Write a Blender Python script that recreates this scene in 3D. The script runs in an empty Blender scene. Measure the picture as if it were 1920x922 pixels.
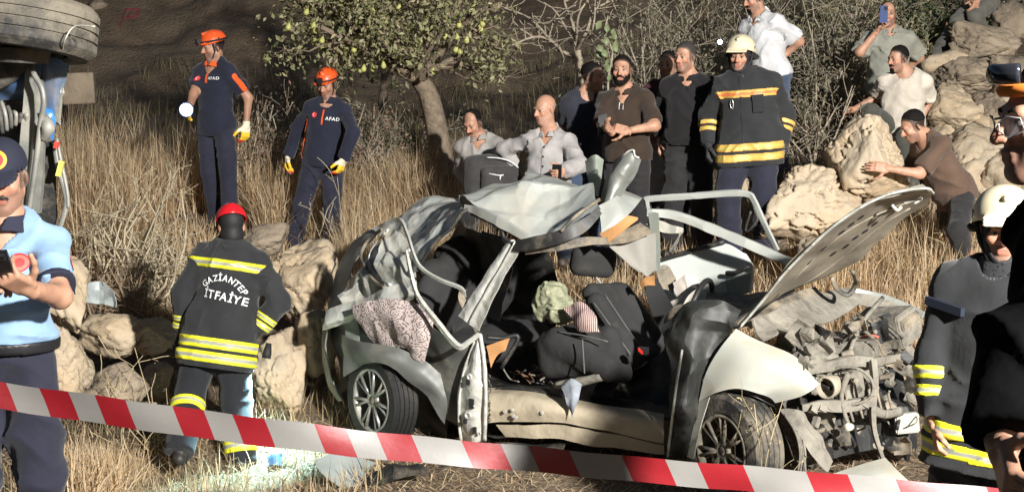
import bpy, bmesh, math, random
import numpy as np
from mathutils import Vector, Matrix
from mathutils.bvhtree import BVHTree
# ------------------------------------------------------------------ camera, world, light, exposure
scene = bpy.context.scene
COL = scene.collection
F, CAMZ = 2600.0, 2.35
PITCH = math.atan(317 / F)
cam_d = bpy.data.cameras.new('camera'); cam = bpy.data.objects.new('camera', cam_d); COL.objects.link(cam)
cam.location = (0, 0, CAMZ); cam.rotation_euler = (math.pi / 2 - PITCH, 0, 0)
cam_d.sensor_fit = 'HORIZONTAL'; cam_d.sensor_width = 36; cam_d.lens = 36 * F / 1920
cam_d.clip_start = .05; cam_d.clip_end = 400
scene.camera = cam
world = bpy.data.worlds.new('World'); scene.world = world; world.use_nodes = True
wn = world.node_tree; wn.nodes.clear()
sky = wn.nodes.new('ShaderNodeTexSky'); sky.sky_type = 'NISHITA'; sky.sun_disc = False
sky.sun_elevation = math.radians(16); sky.sun_rotation = math.radians(150); sky.altitude = 900
bg = wn.nodes.new('ShaderNodeBackground'); bg.inputs['Strength'].default_value = .035      # night: only a trace of sky light
wo = wn.nodes.new('ShaderNodeOutputWorld')
wn.links.new(sky.outputs['Color'], bg.inputs['Color']); wn.links.new(bg.outputs['Background'], wo.inputs['Surface'])
# the rescue team's floodlight, on a mast right of and behind the photographer (takes the sun's place at night)
FLOOD = Vector((5.1, -2.6, 5.5))
fl_d = bpy.data.lights.new('floodlight', 'SPOT'); fl = bpy.data.objects.new('floodlight', fl_d); COL.objects.link(fl)
fl.location = FLOOD; fl_d.energy = 18500; fl_d.color = (1.0, .975, .925); fl_d.shadow_soft_size = .22
fl_d.spot_size = math.radians(74); fl_d.spot_blend = .8
fl.rotation_euler = (Vector((.5, 12.0, 1.6)) - FLOOD).to_track_quat('-Z', 'Y').to_euler()
scene.view_settings.view_transform = 'Standard'; scene.view_settings.look = 'None'
scene.view_settings.exposure = 0; scene.view_settings.gamma = 1; scene.view_settings.use_curve_mapping = False
scene.cycles.max_bounces = 6; scene.cycles.use_denoising = True
# ------------------------------------------------------------------ geometry helpers
CAM = np.array([0, 0, CAMZ]); CP, SP = math.cos(PITCH), math.sin(PITCH)
UP = np.array([0., 0, 1])
def ray(px, py):
    x, v = (px - 960) / F, -(py - 461) / F
    return np.array([x, CP + v * SP, -SP + v * CP])
def at(px, py, Y):                      # the point of the place seen at a pixel of the photo, Y metres away
    r = ray(px, py); return CAM + r * (Y / r[1])
def nrm(v):
    v = np.asarray(v, float); return v / (np.linalg.norm(v) + 1e-12)
def V3(*a): return np.array(a, float)
RNG = np.random.default_rng(7)
_T = np.random.default_rng(3).random((32, 32, 32))
def vnoise(P, s=1.0, off=0.0):          # value noise, 0..1
    P = np.asarray(P) * s + off + 1000.0
    i = np.floor(P).astype(int); f = P - i; f = f * f * (3 - 2 * f); i &= 31; j = (i + 1) & 31
    x0, y0, z0 = i[..., 0], i[..., 1], i[..., 2]; x1, y1, z1 = j[..., 0], j[..., 1], j[..., 2]
    fx, fy, fz = f[..., 0], f[..., 1], f[..., 2]
    def L(a, b, t): return a + (b - a) * t
    return L(L(L(_T[x0, y0, z0], _T[x1, y0, z0], fx), L(_T[x0, y1, z0], _T[x1, y1, z0], fx), fy),
             L(L(_T[x0, y0, z1], _T[x1, y0, z1], fx), L(_T[x0, y1, z1], _T[x1, y1, z1], fx), fy), fz)
def fbm(P, s=1.0, o=4, off=0.0, g=.5):
    a, r, t = 1.0, 0, 0
    for k in range(o):
        r = r + a * vnoise(P, s * 2.03 ** k, off + 7.3 * k); t += a; a *= g
    return r / t
def tag(o, label=None, cat=None, group=None, kind=None):
    if label: o['label'] = label
    if cat: o['category'] = cat
    if group: o['group'] = group
    if kind: o['kind'] = kind
    return o
def thing(name, label, cat, loc=(0, 0, 0), group=None):
    o = bpy.data.objects.new(name, None); COL.objects.link(o); o.location = [float(c) for c in loc]
    o.empty_display_size = .1
    return tag(o, label, cat, group)
def world_loc(o):
    v = Vector(o.location)
    while o.parent: o = o.parent; v = v + Vector(o.location)
    return v
def mesh_np(name, v, faces, mat=None, parent=None, smooth=True, col=None, mats=None, midx=None):
    """one mesh object from world-space arrays; faces: (n,3) or (n,4) array or list of such arrays"""
    v = np.asarray(v, float)
    if parent is not None: v = v - np.array(world_loc(parent))
    me = bpy.data.meshes.new(name)
    fl_ = faces if isinstance(faces, list) and len(faces) and np.ndim(faces[0]) == 2 else [faces]
    fl_ = [np.asarray(f, int) for f in fl_ if len(f)]
    me.vertices.add(len(v)); me.vertices.foreach_set('co', v.astype(np.float32).ravel())
    if fl_:
        loops = np.concatenate([f.ravel() for f in fl_])
        tot = np.concatenate([np.full(len(f), f.shape[1]) for f in fl_])
        st = np.concatenate([[0], np.cumsum(tot)[:-1]])
        me.loops.add(len(loops)); me.loops.foreach_set('vertex_index', loops.astype(np.int32))
        me.polygons.add(len(tot)); me.polygons.foreach_set('loop_start', st.astype(np.int32))
        me.polygons.foreach_set('loop_total', tot.astype(np.int32))
        me.polygons.foreach_set('use_smooth', np.full(len(tot), bool(smooth)))
        if midx is not None: me.polygons.foreach_set('material_index', np.asarray(midx, np.int32))
    me.update(calc_edges=True); me.validate()
    if col is not None:
        a = me.color_attributes.new('col', 'FLOAT_COLOR', 'POINT')
        c = np.ones((len(v), 4), np.float32); c[:, :3] = col; a.data.foreach_set('color', c.ravel())
    for m in (mats or ([mat] if mat else [])): me.materials.append(m)
    o = bpy.data.objects.new(name, me); COL.objects.link(o)
    if parent is not None: o.parent = parent
    return o
class MB:                               # collects shapes, builds ONE mesh object
    def __init__(s): s.v = []; s.q = []; s.t = []; s.n = 0; s.c = []; s.cur = None
    def add(s, v, f):
        v = np.asarray(v, float).reshape(-1, 3); f = np.asarray(f, int)
        s.v.append(v); (s.q if f.shape[1] == 4 else s.t).append(f + s.n); s.n += len(v)
        if s.cur is not None: s.c.append(np.tile(s.cur, (len(v), 1)) if np.ndim(s.cur) == 1 else s.cur)
    def box(s, c, x, y, z, sx=1, sy=1, sz=1):     # centre, axes, half sizes
        x, y, z = nrm(x) * sx, nrm(y) * sy, nrm(z) * sz; c = np.asarray(c, float)
        v = [c + a * x + b * y + d * z for a in (-1, 1) for b in (-1, 1) for d in (-1, 1)]
        s.add(v, [[0, 1, 3, 2], [4, 6, 7, 5], [0, 4, 5, 1], [2, 3, 7, 6], [0, 2, 6, 4], [1, 5, 7, 3]]); return s
    def tube(s, pts, rad, n=8, ref=None, flat=1.0, cap=True, twist=0.0, sq=0.0):   # swept (optionally flattened) section
        pts = np.asarray(pts, float); m = len(pts); rad = np.broadcast_to(np.asarray(rad, float), (m,))
        T = np.gradient(pts, axis=0); T /= np.linalg.norm(T, axis=1, keepdims=True) + 1e-12
        a = np.asarray(ref, float) if ref is not None else (UP if abs(T[0][2]) < .9 else V3(1, 0, 0))
        ang = np.linspace(0, 2 * math.pi, n, endpoint=False); V = []
        for i in range(m):
            a = a - T[i] * a.dot(T[i]); a = nrm(a); b = np.cross(T[i], a); an = ang + twist * i / max(1, m - 1)
            g_ = 1 / (np.abs(np.cos(an)) ** 12 + np.abs(np.sin(an)) ** 12) ** (1 / 12) if sq else np.ones(n)
            V.append(pts[i] + (rad[i] * g_)[:, None] * (np.cos(an)[:, None] * a + flat * np.sin(an)[:, None] * b))
        V = np.concatenate(V); q = []
        for i in range(m - 1):
            for k in range(n):
                k2 = (k + 1) % n; q.append([i * n + k, i * n + k2, (i + 1) * n + k2, (i + 1) * n + k])
        base = s.n; s.add(V, q)
        if cap:
            c0, c1 = pts[0], pts[-1]; s.add([c0, c1], np.zeros((0, 3), int))
            i0, i1 = s.n - 2, s.n - 1; L = (m - 1) * n
            s.t.append(np.array([[i0, base + (k + 1) % n, base + k] for k in range(n)] + [[i1, base + L + k, base + L + (k + 1) % n] for k in range(n)]))
        return s
    def lathe(s, c, ax, prof, n=24, ref=None, arc=None):   # profile of (radius, height along axis)
        ax = nrm(ax); a = np.asarray(ref, float) if ref is not None else (UP if abs(ax[2]) < .9 else V3(1, 0, 0))
        a = nrm(a - ax * a.dot(ax)); b = np.cross(ax, a); closed = arc is None
        ang = np.linspace(0, 2 * math.pi, n, endpoint=False) if closed else np.linspace(arc[0], arc[1], n)
        V = np.concatenate([np.asarray(c) + ax * h + r * (np.cos(ang)[:, None] * a + np.sin(ang)[:, None] * b) for r, h in prof])
        q = [[i * n + k, i * n + (k + 1) % n, (i + 1) * n + (k + 1) % n, (i + 1) * n + k] for i in range(len(prof) - 1) for k in range(n if closed else n - 1)]
        s.add(V, q); return s
    def build(s, name, mat, parent=None, smooth=False, mats=None):
        f = []
        if s.q: f.append(np.concatenate(s.q))
        if s.t: f.append(np.concatenate([x for x in s.t if len(x)]) if any(len(x) for x in s.t) else np.zeros((0, 3), int))
        return mesh_np(name, np.concatenate(s.v), f, mat, parent, smooth, col=np.concatenate(s.c) if s.c else None, mats=mats)
def smooth_path(pts, n=8):              # Catmull-Rom through points
    P = np.asarray(pts, float); P = np.vstack([2 * P[0] - P[1], P, 2 * P[-1] - P[-2]]); out = []
    for i in range(1, len(P) - 2):
        t = np.linspace(0, 1, n, endpoint=False)[:, None]; a, b, c, d = P[i - 1:i + 3]
        out.append(.5 * (2 * b + (c - a) * t + (2 * a - 5 * b + 4 * c - d) * t ** 2 + (3 * b - a - 3 * c + d) * t ** 3))
    return np.vstack(out + [P[-2][None]])
# ------------------------------------------------------------------ materials
MATS = {}
def mat(name, color=(.5, .5, .5), rough=.6, metal=0.0, vcol=False, var=.12, vscale=6.0, bump=0.0, bscale=40.0, bdist=.01,
        spec=.5, emit=None, coat=0.0, dust=None, dscale=3.0, damt=.5, sub=0.0, sheen=0.0, transl=0.0, alpha=1.0, detail=6, bdet=7, facet=0.0, fscale=6.0):
    if name in MATS: return MATS[name]
    m = bpy.data.materials.new(name); m.use_nodes = True; N, L = m.node_tree.nodes, m.node_tree.links
    p = N['Principled BSDF']; MATS[name] = m
    p.inputs['Roughness'].default_value = rough; p.inputs['Metallic'].default_value = metal
    p.inputs['Specular IOR Level'].default_value = spec
    if coat: p.inputs['Coat Weight'].default_value = coat
    if sheen: p.inputs['Sheen Weight'].default_value = sheen
    if sub:
        p.inputs['Subsurface Weight'].default_value = sub; p.inputs['Subsurface Radius'].default_value = (1, .35, .2); p.inputs['Subsurface Scale'].default_value = .012
    if alpha < 1: p.inputs['Alpha'].default_value = alpha
    tc = N.new('ShaderNodeTexCoord').outputs['Object']
    if vcol:
        c = N.new('ShaderNodeAttribute'); c.attribute_name = 'col'; src = c.outputs['Color']
    else:
        c = N.new('ShaderNodeRGB'); c.outputs[0].default_value = (*color, 1); src = c.outputs[0]
    if var:
        nz = N.new('ShaderNodeTexNoise'); nz.inputs['Scale'].default_value = vscale; nz.inputs['Detail'].default_value = detail
        L.new(tc, nz.inputs['Vector'])
        mr = N.new('ShaderNodeMapRange'); mr.inputs['From Min'].default_value = .3; mr.inputs['From Max'].default_value = .7
        mr.inputs['To Min'].default_value = 1 - var; mr.inputs['To Max'].default_value = 1 + var
        L.new(nz.outputs['Fac'], mr.inputs['Value'])
        mx = N.new('ShaderNodeVectorMath'); mx.operation = 'SCALE'; L.new(src, mx.inputs[0]); L.new(mr.outputs[0], mx.inputs['Scale']); src = mx.outputs[0]
    if dust is not None:
        nd = N.new('ShaderNodeTexNoise'); nd.inputs['Scale'].default_value = dscale; nd.inputs['Detail'].default_value = 8; nd.inputs['Roughness'].default_value = .7
        L.new(tc, nd.inputs['Vector'])
        md = N.new('ShaderNodeMapRange'); md.inputs['From Min'].default_value = .62 - damt * .45; md.inputs['From Max'].default_value = .78 - damt * .35
        md.inputs['To Max'].default_value = min(1, .45 + damt * .6)
        L.new(nd.outputs['Fac'], md.inputs['Value'])
        mm = N.new('ShaderNodeMix'); mm.data_type = 'RGBA'; L.new(md.outputs[0], mm.inputs['Factor']); L.new(src, mm.inputs[6]); mm.inputs[7].default_value = (*dust, 1); src = mm.outputs[2]
        rr = N.new('ShaderNodeMapRange'); rr.inputs['To Min'].default_value = rough; rr.inputs['To Max'].default_value = .9; L.new(md.outputs[0], rr.inputs['Value']); L.new(rr.outputs[0], p.inputs['Roughness'])
        if metal:
            r2 = N.new('ShaderNodeMapRange'); r2.inputs['To Min'].default_value = metal; r2.inputs['To Max'].default_value = 0; L.new(md.outputs[0], r2.inputs['Value']); L.new(r2.outputs[0], p.inputs['Metallic'])
    L.new(src, p.inputs['Base Color'])
    if bump:
        nb = N.new('ShaderNodeTexNoise'); nb.inputs['Scale'].default_value = bscale; nb.inputs['Detail'].default_value = bdet; L.new(tc, nb.inputs['Vector'])
        b = N.new('ShaderNodeBump'); b.inputs['Strength'].default_value = bump; b.inputs['Distance'].default_value = bdist
        L.new(nb.outputs['Fac'], b.inputs['Height']); L.new(b.outputs[0], p.inputs['Normal'])
        if facet:                       # small dents with sharp creases
            vf = N.new('ShaderNodeTexVoronoi'); vf.inputs['Scale'].default_value = fscale; wn_ = N.new('ShaderNodeTexNoise'); wn_.inputs['Scale'].default_value = fscale * .7; wm = N.new('ShaderNodeMix'); wm.data_type = 'VECTOR'; wm.inputs['Factor'].default_value = .12
            L.new(tc, wn_.inputs['Vector']); L.new(tc, wm.inputs[4]); L.new(wn_.outputs['Color'], wm.inputs[5]); L.new(wm.outputs[1], vf.inputs['Vector'])
            b2 = N.new('ShaderNodeBump'); b2.inputs['Strength'].default_value = facet; b2.inputs['Distance'].default_value = .28 / fscale; L.new(vf.outputs['Distance'], b2.inputs['Height']); L.new(b.outputs[0], b2.inputs['Normal']); L.new(b2.outputs[0], p.inputs['Normal'])
    if emit:
        p.inputs['Emission Color'].default_value = (*emit[0], 1); p.inputs['Emission Strength'].default_value = emit[1]
    if transl:
        tr = N.new('ShaderNodeBsdfTranslucent'); L.new(src, tr.inputs['Color']); ms = N.new('ShaderNodeMixShader'); ms.inputs[0].default_value = transl
        L.new(p.outputs[0], ms.inputs[1]); L.new(tr.outputs[0], ms.inputs[2]); L.new(ms.outputs[0], N['Material Output'].inputs['Surface'])
    return m
# ------------------------------------------------------------------ ground
GY = np.array([-8, 0, 3, 5, 7, 8.5, 10, 11, 12.5, 14, 17, 20, 23, 30, 60, 110.])
GX = np.array([-60, -8, -3, -1.8, 0, 2, 4, 8, 60.])
GZ = np.array([
 [.6, .6, .5, .35, .1, -.1, .2, .5, .95, 1.2, 1.65, 2.05, 3.7, 6.2, 16, 30],
 [.6, .6, .5, .35, .1, -.1, .2, .5, .95, 1.2, 1.65, 2.05, 3.7, 6.2, 16, 30],
 [.6, .6, .5, .35, .0, -.2, .0, .4, 1.0, 1.2, 1.65, 2.05, 3.7, 6.2, 16, 30],
 [.6, .6, .5, .30, .0, -.2, .1, .5, .75, 1.0, 1.6, 2.05, 3.7, 6.2, 16, 30],
 [.6, .6, .45, .25, .0, .0, .1, .5, .80, 1.0, 1.6, 2.05, 3.7, 6.2, 16, 30],
 [.6, .6, .4, .15, .0, .0, .3, .8, 1.2, 1.5, 2.0, 2.6, 4.0, 6.4, 16, 30],
 [.6, .6, .4, .10, .0, .25, .75, .88, 1.15, 1.65, 2.8, 3.9, 5.0, 7.0, 16, 30],
 [.6, .6, .4, .10, .0, .3, .8, .95, 1.3, 1.85, 3.0, 4.2, 5.4, 7.4, 16, 30],
 [.6, .6, .4, .10, .0, .3, .8, .95, 1.3, 1.85, 3.0, 4.2, 5.4, 7.4, 16, 30]])
def sst(t): return t * t * (3 - 2 * t)
def ground(x, y):
    x, y = np.asarray(x, float), np.asarray(y, float)
    i = np.clip(np.searchsorted(GX, x) - 1, 0, len(GX) - 2); j = np.clip(np.searchsorted(GY, y) - 1, 0, len(GY) - 2)
    u = sst(np.clip((x - GX[i]) / (GX[i + 1] - GX[i]), 0, 1)); w = np.clip((y - GY[j]) / (GY[j + 1] - GY[j]), 0, 1)
    z = (GZ[i, j] * (1 - u) + GZ[i + 1, j] * u) * (1 - w) + (GZ[i, j + 1] * (1 - u) + GZ[i + 1, j + 1] * u) * w
    P = np.stack([x, y, np.zeros_like(x)], -1)
    far = np.clip((y - 15) / 6, 0, 1)
    z = z + (fbm(P, .9, 3) - .5) * .16 + (fbm(P, 4.0, 2, 5) - .5) * .06 + far * ((fbm(P, .5, 5, 9) - .5) * 1.1 + (fbm(P * V3(.35, 1.2, 1), 1.3, 3, 4) - .5) * .7)
    return z
def gz(x, y): return float(ground(np.array([x]), np.array([y]))[0])
def axis_(segs):
    out = []
    for a, b, n in segs: out += list(np.linspace(a, b, n, endpoint=False))
    return np.array(out + [segs[-1][1]])
gx = axis_([(-60, -12, 24), (-12, -6, 40), (-6, 6, 110), (6, 12, 40), (12, 60, 24)])
gy = axis_([(-8, 3, 14), (3, 16, 120), (16, 32, 100), (32, 110, 50)])
XX, YY = np.meshgrid(gx, gy, indexing='ij'); ZZ = ground(XX, YY)
nx, ny = XX.shape; idx = np.arange(nx * ny).reshape(nx, ny)
quads = np.stack([idx[:-1, :-1], idx[1:, :-1], idx[1:, 1:], idx[:-1, 1:]], -1).reshape(-1, 4)
m_ground = mat('dry earth', (.125, .087, .056), .95, var=.35, vscale=3.0, bump=.9, bscale=22, bdist=.05, dust=(.20, .152, .102), dscale=1.3, damt=.45)
ground_obj = tag(mesh_np('ground', np.stack([XX, YY, ZZ], -1).reshape(-1, 3), quads, m_ground), kind='structure')
# ------------------------------------------------------------------ rocks
def ico(n):
    bm = bmesh.new(); bmesh.ops.create_icosphere(bm, subdivisions=n, radius=1)
    v = np.array([x.co[:] for x in bm.verts]); f = np.array([[q.index for q in p.verts] for p in bm.faces]); bm.free(); return v, f
ICO = {n: ico(n) for n in (2, 3, 4, 5, 6)}
def rock_shape(seed, lvl=4, cuts=22, rough=.16, pits=.0, flat=1.0):
    r = np.random.default_rng(seed); v, f = ICO[lvl]
    n = r.normal(size=(cuts, 3)); n /= np.linalg.norm(n, axis=1, keepdims=True); d = r.uniform(.62, 1.0, cuts)
    t = np.full(len(v), 1.25); dots = v @ n.T
    cand = np.where(dots > .05, d / np.maximum(dots, .05), 9)
    k = 60.0; t = -np.log(np.exp(-k * cand).sum(1) + np.exp(-k * 1.25)) / k; st_ = v @ nrm(r.normal(size=3) * V3(.4, .4, 1)) * 3.2 + fbm(v, 1.5, 3, seed) * 2.4; t = t * (1 + .030 * (np.abs(st_ % 1 - .5) * 2 - .5))
    P = v * t[:, None]
    n1 = fbm(P, 1.7, 5, seed * 1.7, .45) - .5
    rid = 1 - np.abs(2 * fbm(P * V3(1, 1, 1.8), 1.8, 4, seed * 2.9 + 4) - 1)
    t = t * (1 + rough * 1.1 * n1 * 2 - rough * 1.5 * np.clip(rid - .90, 0, 1) * 8)
    if pits:
        pn = fbm(P, 7.5, 2, seed + 40); t = t * (1 - pits * np.clip(pn - .56, 0, 1) * 3)
    P = v * t[:, None]
    P += (np.stack([fbm(P, 5, 3, seed + 11), fbm(P, 5, 3, seed + 22), fbm(P, 5, 3, seed + 33)], -1) - .5) * rough * .28
    return P, f
def rotm(rx, ry, rz): return np.array(Matrix.Rotation(rz, 3, 'Z') @ Matrix.Rotation(ry, 3, 'Y') @ Matrix.Rotation(rx, 3, 'X'))
m_lime = mat('pale limestone', (.47, .39, .285), .9, var=.24, vscale=2.6, bump=.8, bscale=7, bdist=.05, dust=(.36, .25, .145), dscale=1.4, damt=.48, detail=10)
m_tan = mat('tan limestone', (.44, .335, .215), .92, var=.22, vscale=3.2, bump=.9, bscale=11, bdist=.035, dust=(.50, .42, .31), dscale=1.3, damt=.45, detail=10)
m_grey = mat('grey brown stone', (.27, .215, .155), .93, var=.3, vscale=3, bump=1, bscale=9, bdist=.05, dust=(.36, .29, .21), dscale=2, damt=.35, detail=10)
def rock(label, px, py, Y, wpx, hpx, seed, m=None, lvl=4, dep=None, rz=0., ry=0., rough=.16, pits=0., cuts=22, group='boulders around the wreck', name='boulder', sink=0):
    s = Y / F; c = at(px, py, Y); P, f = rock_shape(seed, lvl, cuts, rough, pits)
    P = P @ rotm(0, ry, rz).T
    lo, hi = P.min(0), P.max(0); P = (P - (lo + hi) / 2) / (hi - lo) * 2
    hw, hh = wpx * s / 2, hpx * s / 2
    P = P * V3(hw, dep if dep else (hw + hh) * .5, hh) + c + V3(0, 0, -sink)
    o = mesh_np(name, P - V3(c[0], c[1], P[:, 2].min()), f, m or m_lime, None, True)
    o.location = (c[0], c[1], P[:, 2].min())
    return tag(o, label, 'rock', group)
def V(*a): return V3(*a)
# ------------------------------------------------------------------ smooth solids on a grid (bodies, clothes, helmets)
def cone(a, b, r1, r2=None, cut0=False, cut1=False):
    a, b = np.asarray(a, float), np.asarray(b, float); r2 = r1 if r2 is None else r2; ab = b - a; L = np.linalg.norm(ab) + 1e-9; d = ab / L
    def fn(P):
        pa = P - a; s = pa @ d; t = np.clip(s / L, 0, 1)
        v = np.sqrt(np.maximum(((pa - (t * L)[..., None] * d) ** 2).sum(-1), 1e-12)) - (r1 + (r2 - r1) * t)
        if cut1: v = np.maximum(v, s - L)
        if cut0: v = np.maximum(v, -s)
        return v
    return (np.minimum(a - r1, b - r2), np.maximum(a + r1, b + r2), fn)
def ell(c, R, rad, cut=None):           # cut: (point, normal) keeps the side against the normal
    c = np.asarray(c, float); R = np.asarray(R, float); rad = np.asarray(rad, float); e = np.sqrt(((R * rad[:, None]) ** 2).sum(0))
    def fn(P):
        q = (P - c) @ R.T; k0 = np.sqrt(((q / rad) ** 2).sum(-1)) + 1e-9; k1 = np.sqrt(((q / rad ** 2) ** 2).sum(-1)) + 1e-9
        v = k0 * (k0 - 1) / k1
        for pt, n in (cut or []): v = np.maximum(v, (P - pt) @ n)
        return v
    return (c - e, c + e, fn)
def rbox(c, R, half, r):
    c = np.asarray(c, float); R = np.asarray(R, float); half = np.asarray(half, float); e = np.abs(R * half[:, None]).sum(0)
    def fn(P):
        q = np.abs((P - c) @ R.T) - (half - r); return np.sqrt((np.maximum(q, 0) ** 2).sum(-1)) + np.minimum(q.max(-1), 0) - r
    return (c - e, c + e, fn)
class Field:
    def __init__(s, lo, hi, h):
        s.lo = np.asarray(lo, float); s.h = h; n = np.ceil((np.asarray(hi) - s.lo) / h).astype(int) + 2
        s.ax = [s.lo[i] + h * np.arange(n[i]) for i in range(3)]; s.V = np.full(n, 9.0)
    def sl(s, lo, hi, m):
        r = []
        for i in range(3):
            a = int(np.clip(np.floor((lo[i] - m - s.lo[i]) / s.h), 0, s.V.shape[i])); b = int(np.clip(np.ceil((hi[i] + m - s.lo[i]) / s.h) + 1, 0, s.V.shape[i]))
            r.append(slice(a, max(a, b)))
        return tuple(r)
    def pts(s, sl=(slice(None),) * 3): return np.stack(np.meshgrid(*[s.ax[i][sl[i]] for i in range(3)], indexing='ij'), -1)
    def add(s, prim, k=.02, grow=0.0):
        sl = s.sl(prim[0], prim[1], k + grow + 2 * s.h + .02); A = s.V[sl]
        if A.size == 0: return s
        B = prim[2](s.pts(sl)) - grow; hh = np.maximum(k - np.abs(A - B), 0) / k; s.V[sl] = np.minimum(A, B) - hh * hh * k * .25; return s
    def sub(s, prim, k=.01):
        sl = s.sl(prim[0], prim[1], k + 2 * s.h + .01); A = s.V[sl]
        if A.size == 0: return s
        B = -prim[2](s.pts(sl)); hh = np.maximum(k - np.abs(A - B), 0) / k; s.V[sl] = np.maximum(A, B) + hh * hh * k * .25; return s
    def keep(s, pt, n):                 # cut away what lies along n beyond pt
        n = nrm(n); d = sum(((s.ax[i] - pt[i]) * n[i]).reshape([-1 if j == i else 1 for j in range(3)]) for i in range(3)); s.V = np.maximum(s.V, d); return s
    def disp(s, fn):
        m = np.abs(s.V) < max(.022, 1.5 * s.h); I = np.argwhere(m)
        if len(I): s.V[m] += fn(s.lo + I * s.h)
        return s
    def nets(s):
        V, h = s.V, s.h; S = (V < 0); c = np.zeros(np.array(V.shape) - 1, np.int8)
        offs = [(a, b, d) for a in (0, 1) for b in (0, 1) for d in (0, 1)]
        sh = V.shape
        for o in offs: c += S[o[0]:sh[0] - 1 + o[0], o[1]:sh[1] - 1 + o[1], o[2]:sh[2] - 1 + o[2]]
        A = np.argwhere((c > 0) & (c < 8)); ids = np.full(c.shape, -1, int); ids[A[:, 0], A[:, 1], A[:, 2]] = np.arange(len(A))
        val = {o: V[A[:, 0] + o[0], A[:, 1] + o[1], A[:, 2] + o[2]] for o in offs}; sm = np.zeros((len(A), 3)); cn = np.zeros(len(A))
        for o in offs:
            for ax in range(3):
                if o[ax]: continue
                o2 = list(o); o2[ax] = 1; a, b = val[o], val[tuple(o2)]; x = (a < 0) != (b < 0)
                t = np.where(x, a / np.where(x, a - b, 1), 0); p = np.tile(np.array(o, float), (len(A), 1)); p[:, ax] += t; sm += p * x[:, None]; cn += x
        v = s.lo + (A + sm / np.maximum(cn, 1)[:, None]) * h; Q = []
        for ax in range(3):
            b1, b2 = (ax + 1) % 3, (ax + 2) % 3
            S0 = np.take(S, range(sh[ax] - 1), ax); S1 = np.take(S, range(1, sh[ax]), ax); E = np.argwhere(S0 != S1)
            E = E[(E[:, b1] > 0) & (E[:, b2] > 0) & (E[:, b1] < sh[b1] - 1) & (E[:, b2] < sh[b2] - 1)]
            if not len(E): continue
            ins = S[E[:, 0], E[:, 1], E[:, 2]]; q = []
            for d1, d2 in ((1, 1), (0, 1), (0, 0), (1, 0)):
                G = E.copy(); G[:, b1] -= d1; G[:, b2] -= d2; q.append(ids[G[:, 0], G[:, 1], G[:, 2]])
            q = np.stack(q, -1); q[~ins] = q[~ins][:, ::-1]; Q.append(q)
        q = np.concatenate(Q) if Q else np.zeros((0, 4), int)
        return v, q[(q >= 0).all(1)]
def merge(parts):
    v, q, n = [], [], 0
    for a, b in parts: v.append(a); q.append(b + n); n += len(a)
    return np.concatenate(v), np.concatenate(q)
# ------------------------------------------------------------------ people
SKIN = V3(.43, .235, .155)
m_skin = mat('skin', vcol=True, rough=.5, var=.20, vscale=16, sub=.12, bump=.25, bscale=160, bdist=.002, spec=.4)
m_hair = mat('dark hair', (.008, .006, .005), .8, spec=.15, var=.4, vscale=90, bump=.8, bscale=220, bdist=.004)
m_hairg = mat('grey hair', (.26, .24, .22), .6, var=.35, vscale=90, bump=.8, bscale=220, bdist=.004)
m_hairm = mat('greying dark hair', (.045, .04, .036), .8, spec=.15, var=.45, vscale=90, bump=.8, bscale=220, bdist=.004)
m_black = mat('black webbing', (.012, .012, .013), .7)
m_shoe = mat('black shoe leather', (.02, .018, .016), .55, dust=(.2, .15, .1), damt=.35, dscale=8)
def cloth(name, c, rough=.9, **k):
    a = dict(var=.18, vscale=7, bump=.75, bscale=9, bdist=.022, bdet=3, sheen=.15, spec=.25); a.update(k); return mat(name, c, rough, **a)
def solve(par, px, py, L, sgn):         # the joint on the pixel's ray, one bone length from its parent
    r = nrm(ray(px, py)); oc = CAM - par; b = r @ oc; c = oc @ oc - L * L; D = b * b - c
    if D <= 0: p = CAM + r * (-b); return par + nrm(p - par) * L
    return CAM + r * (-b + math.copysign(math.sqrt(D), sgn))
class Person: pass
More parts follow.
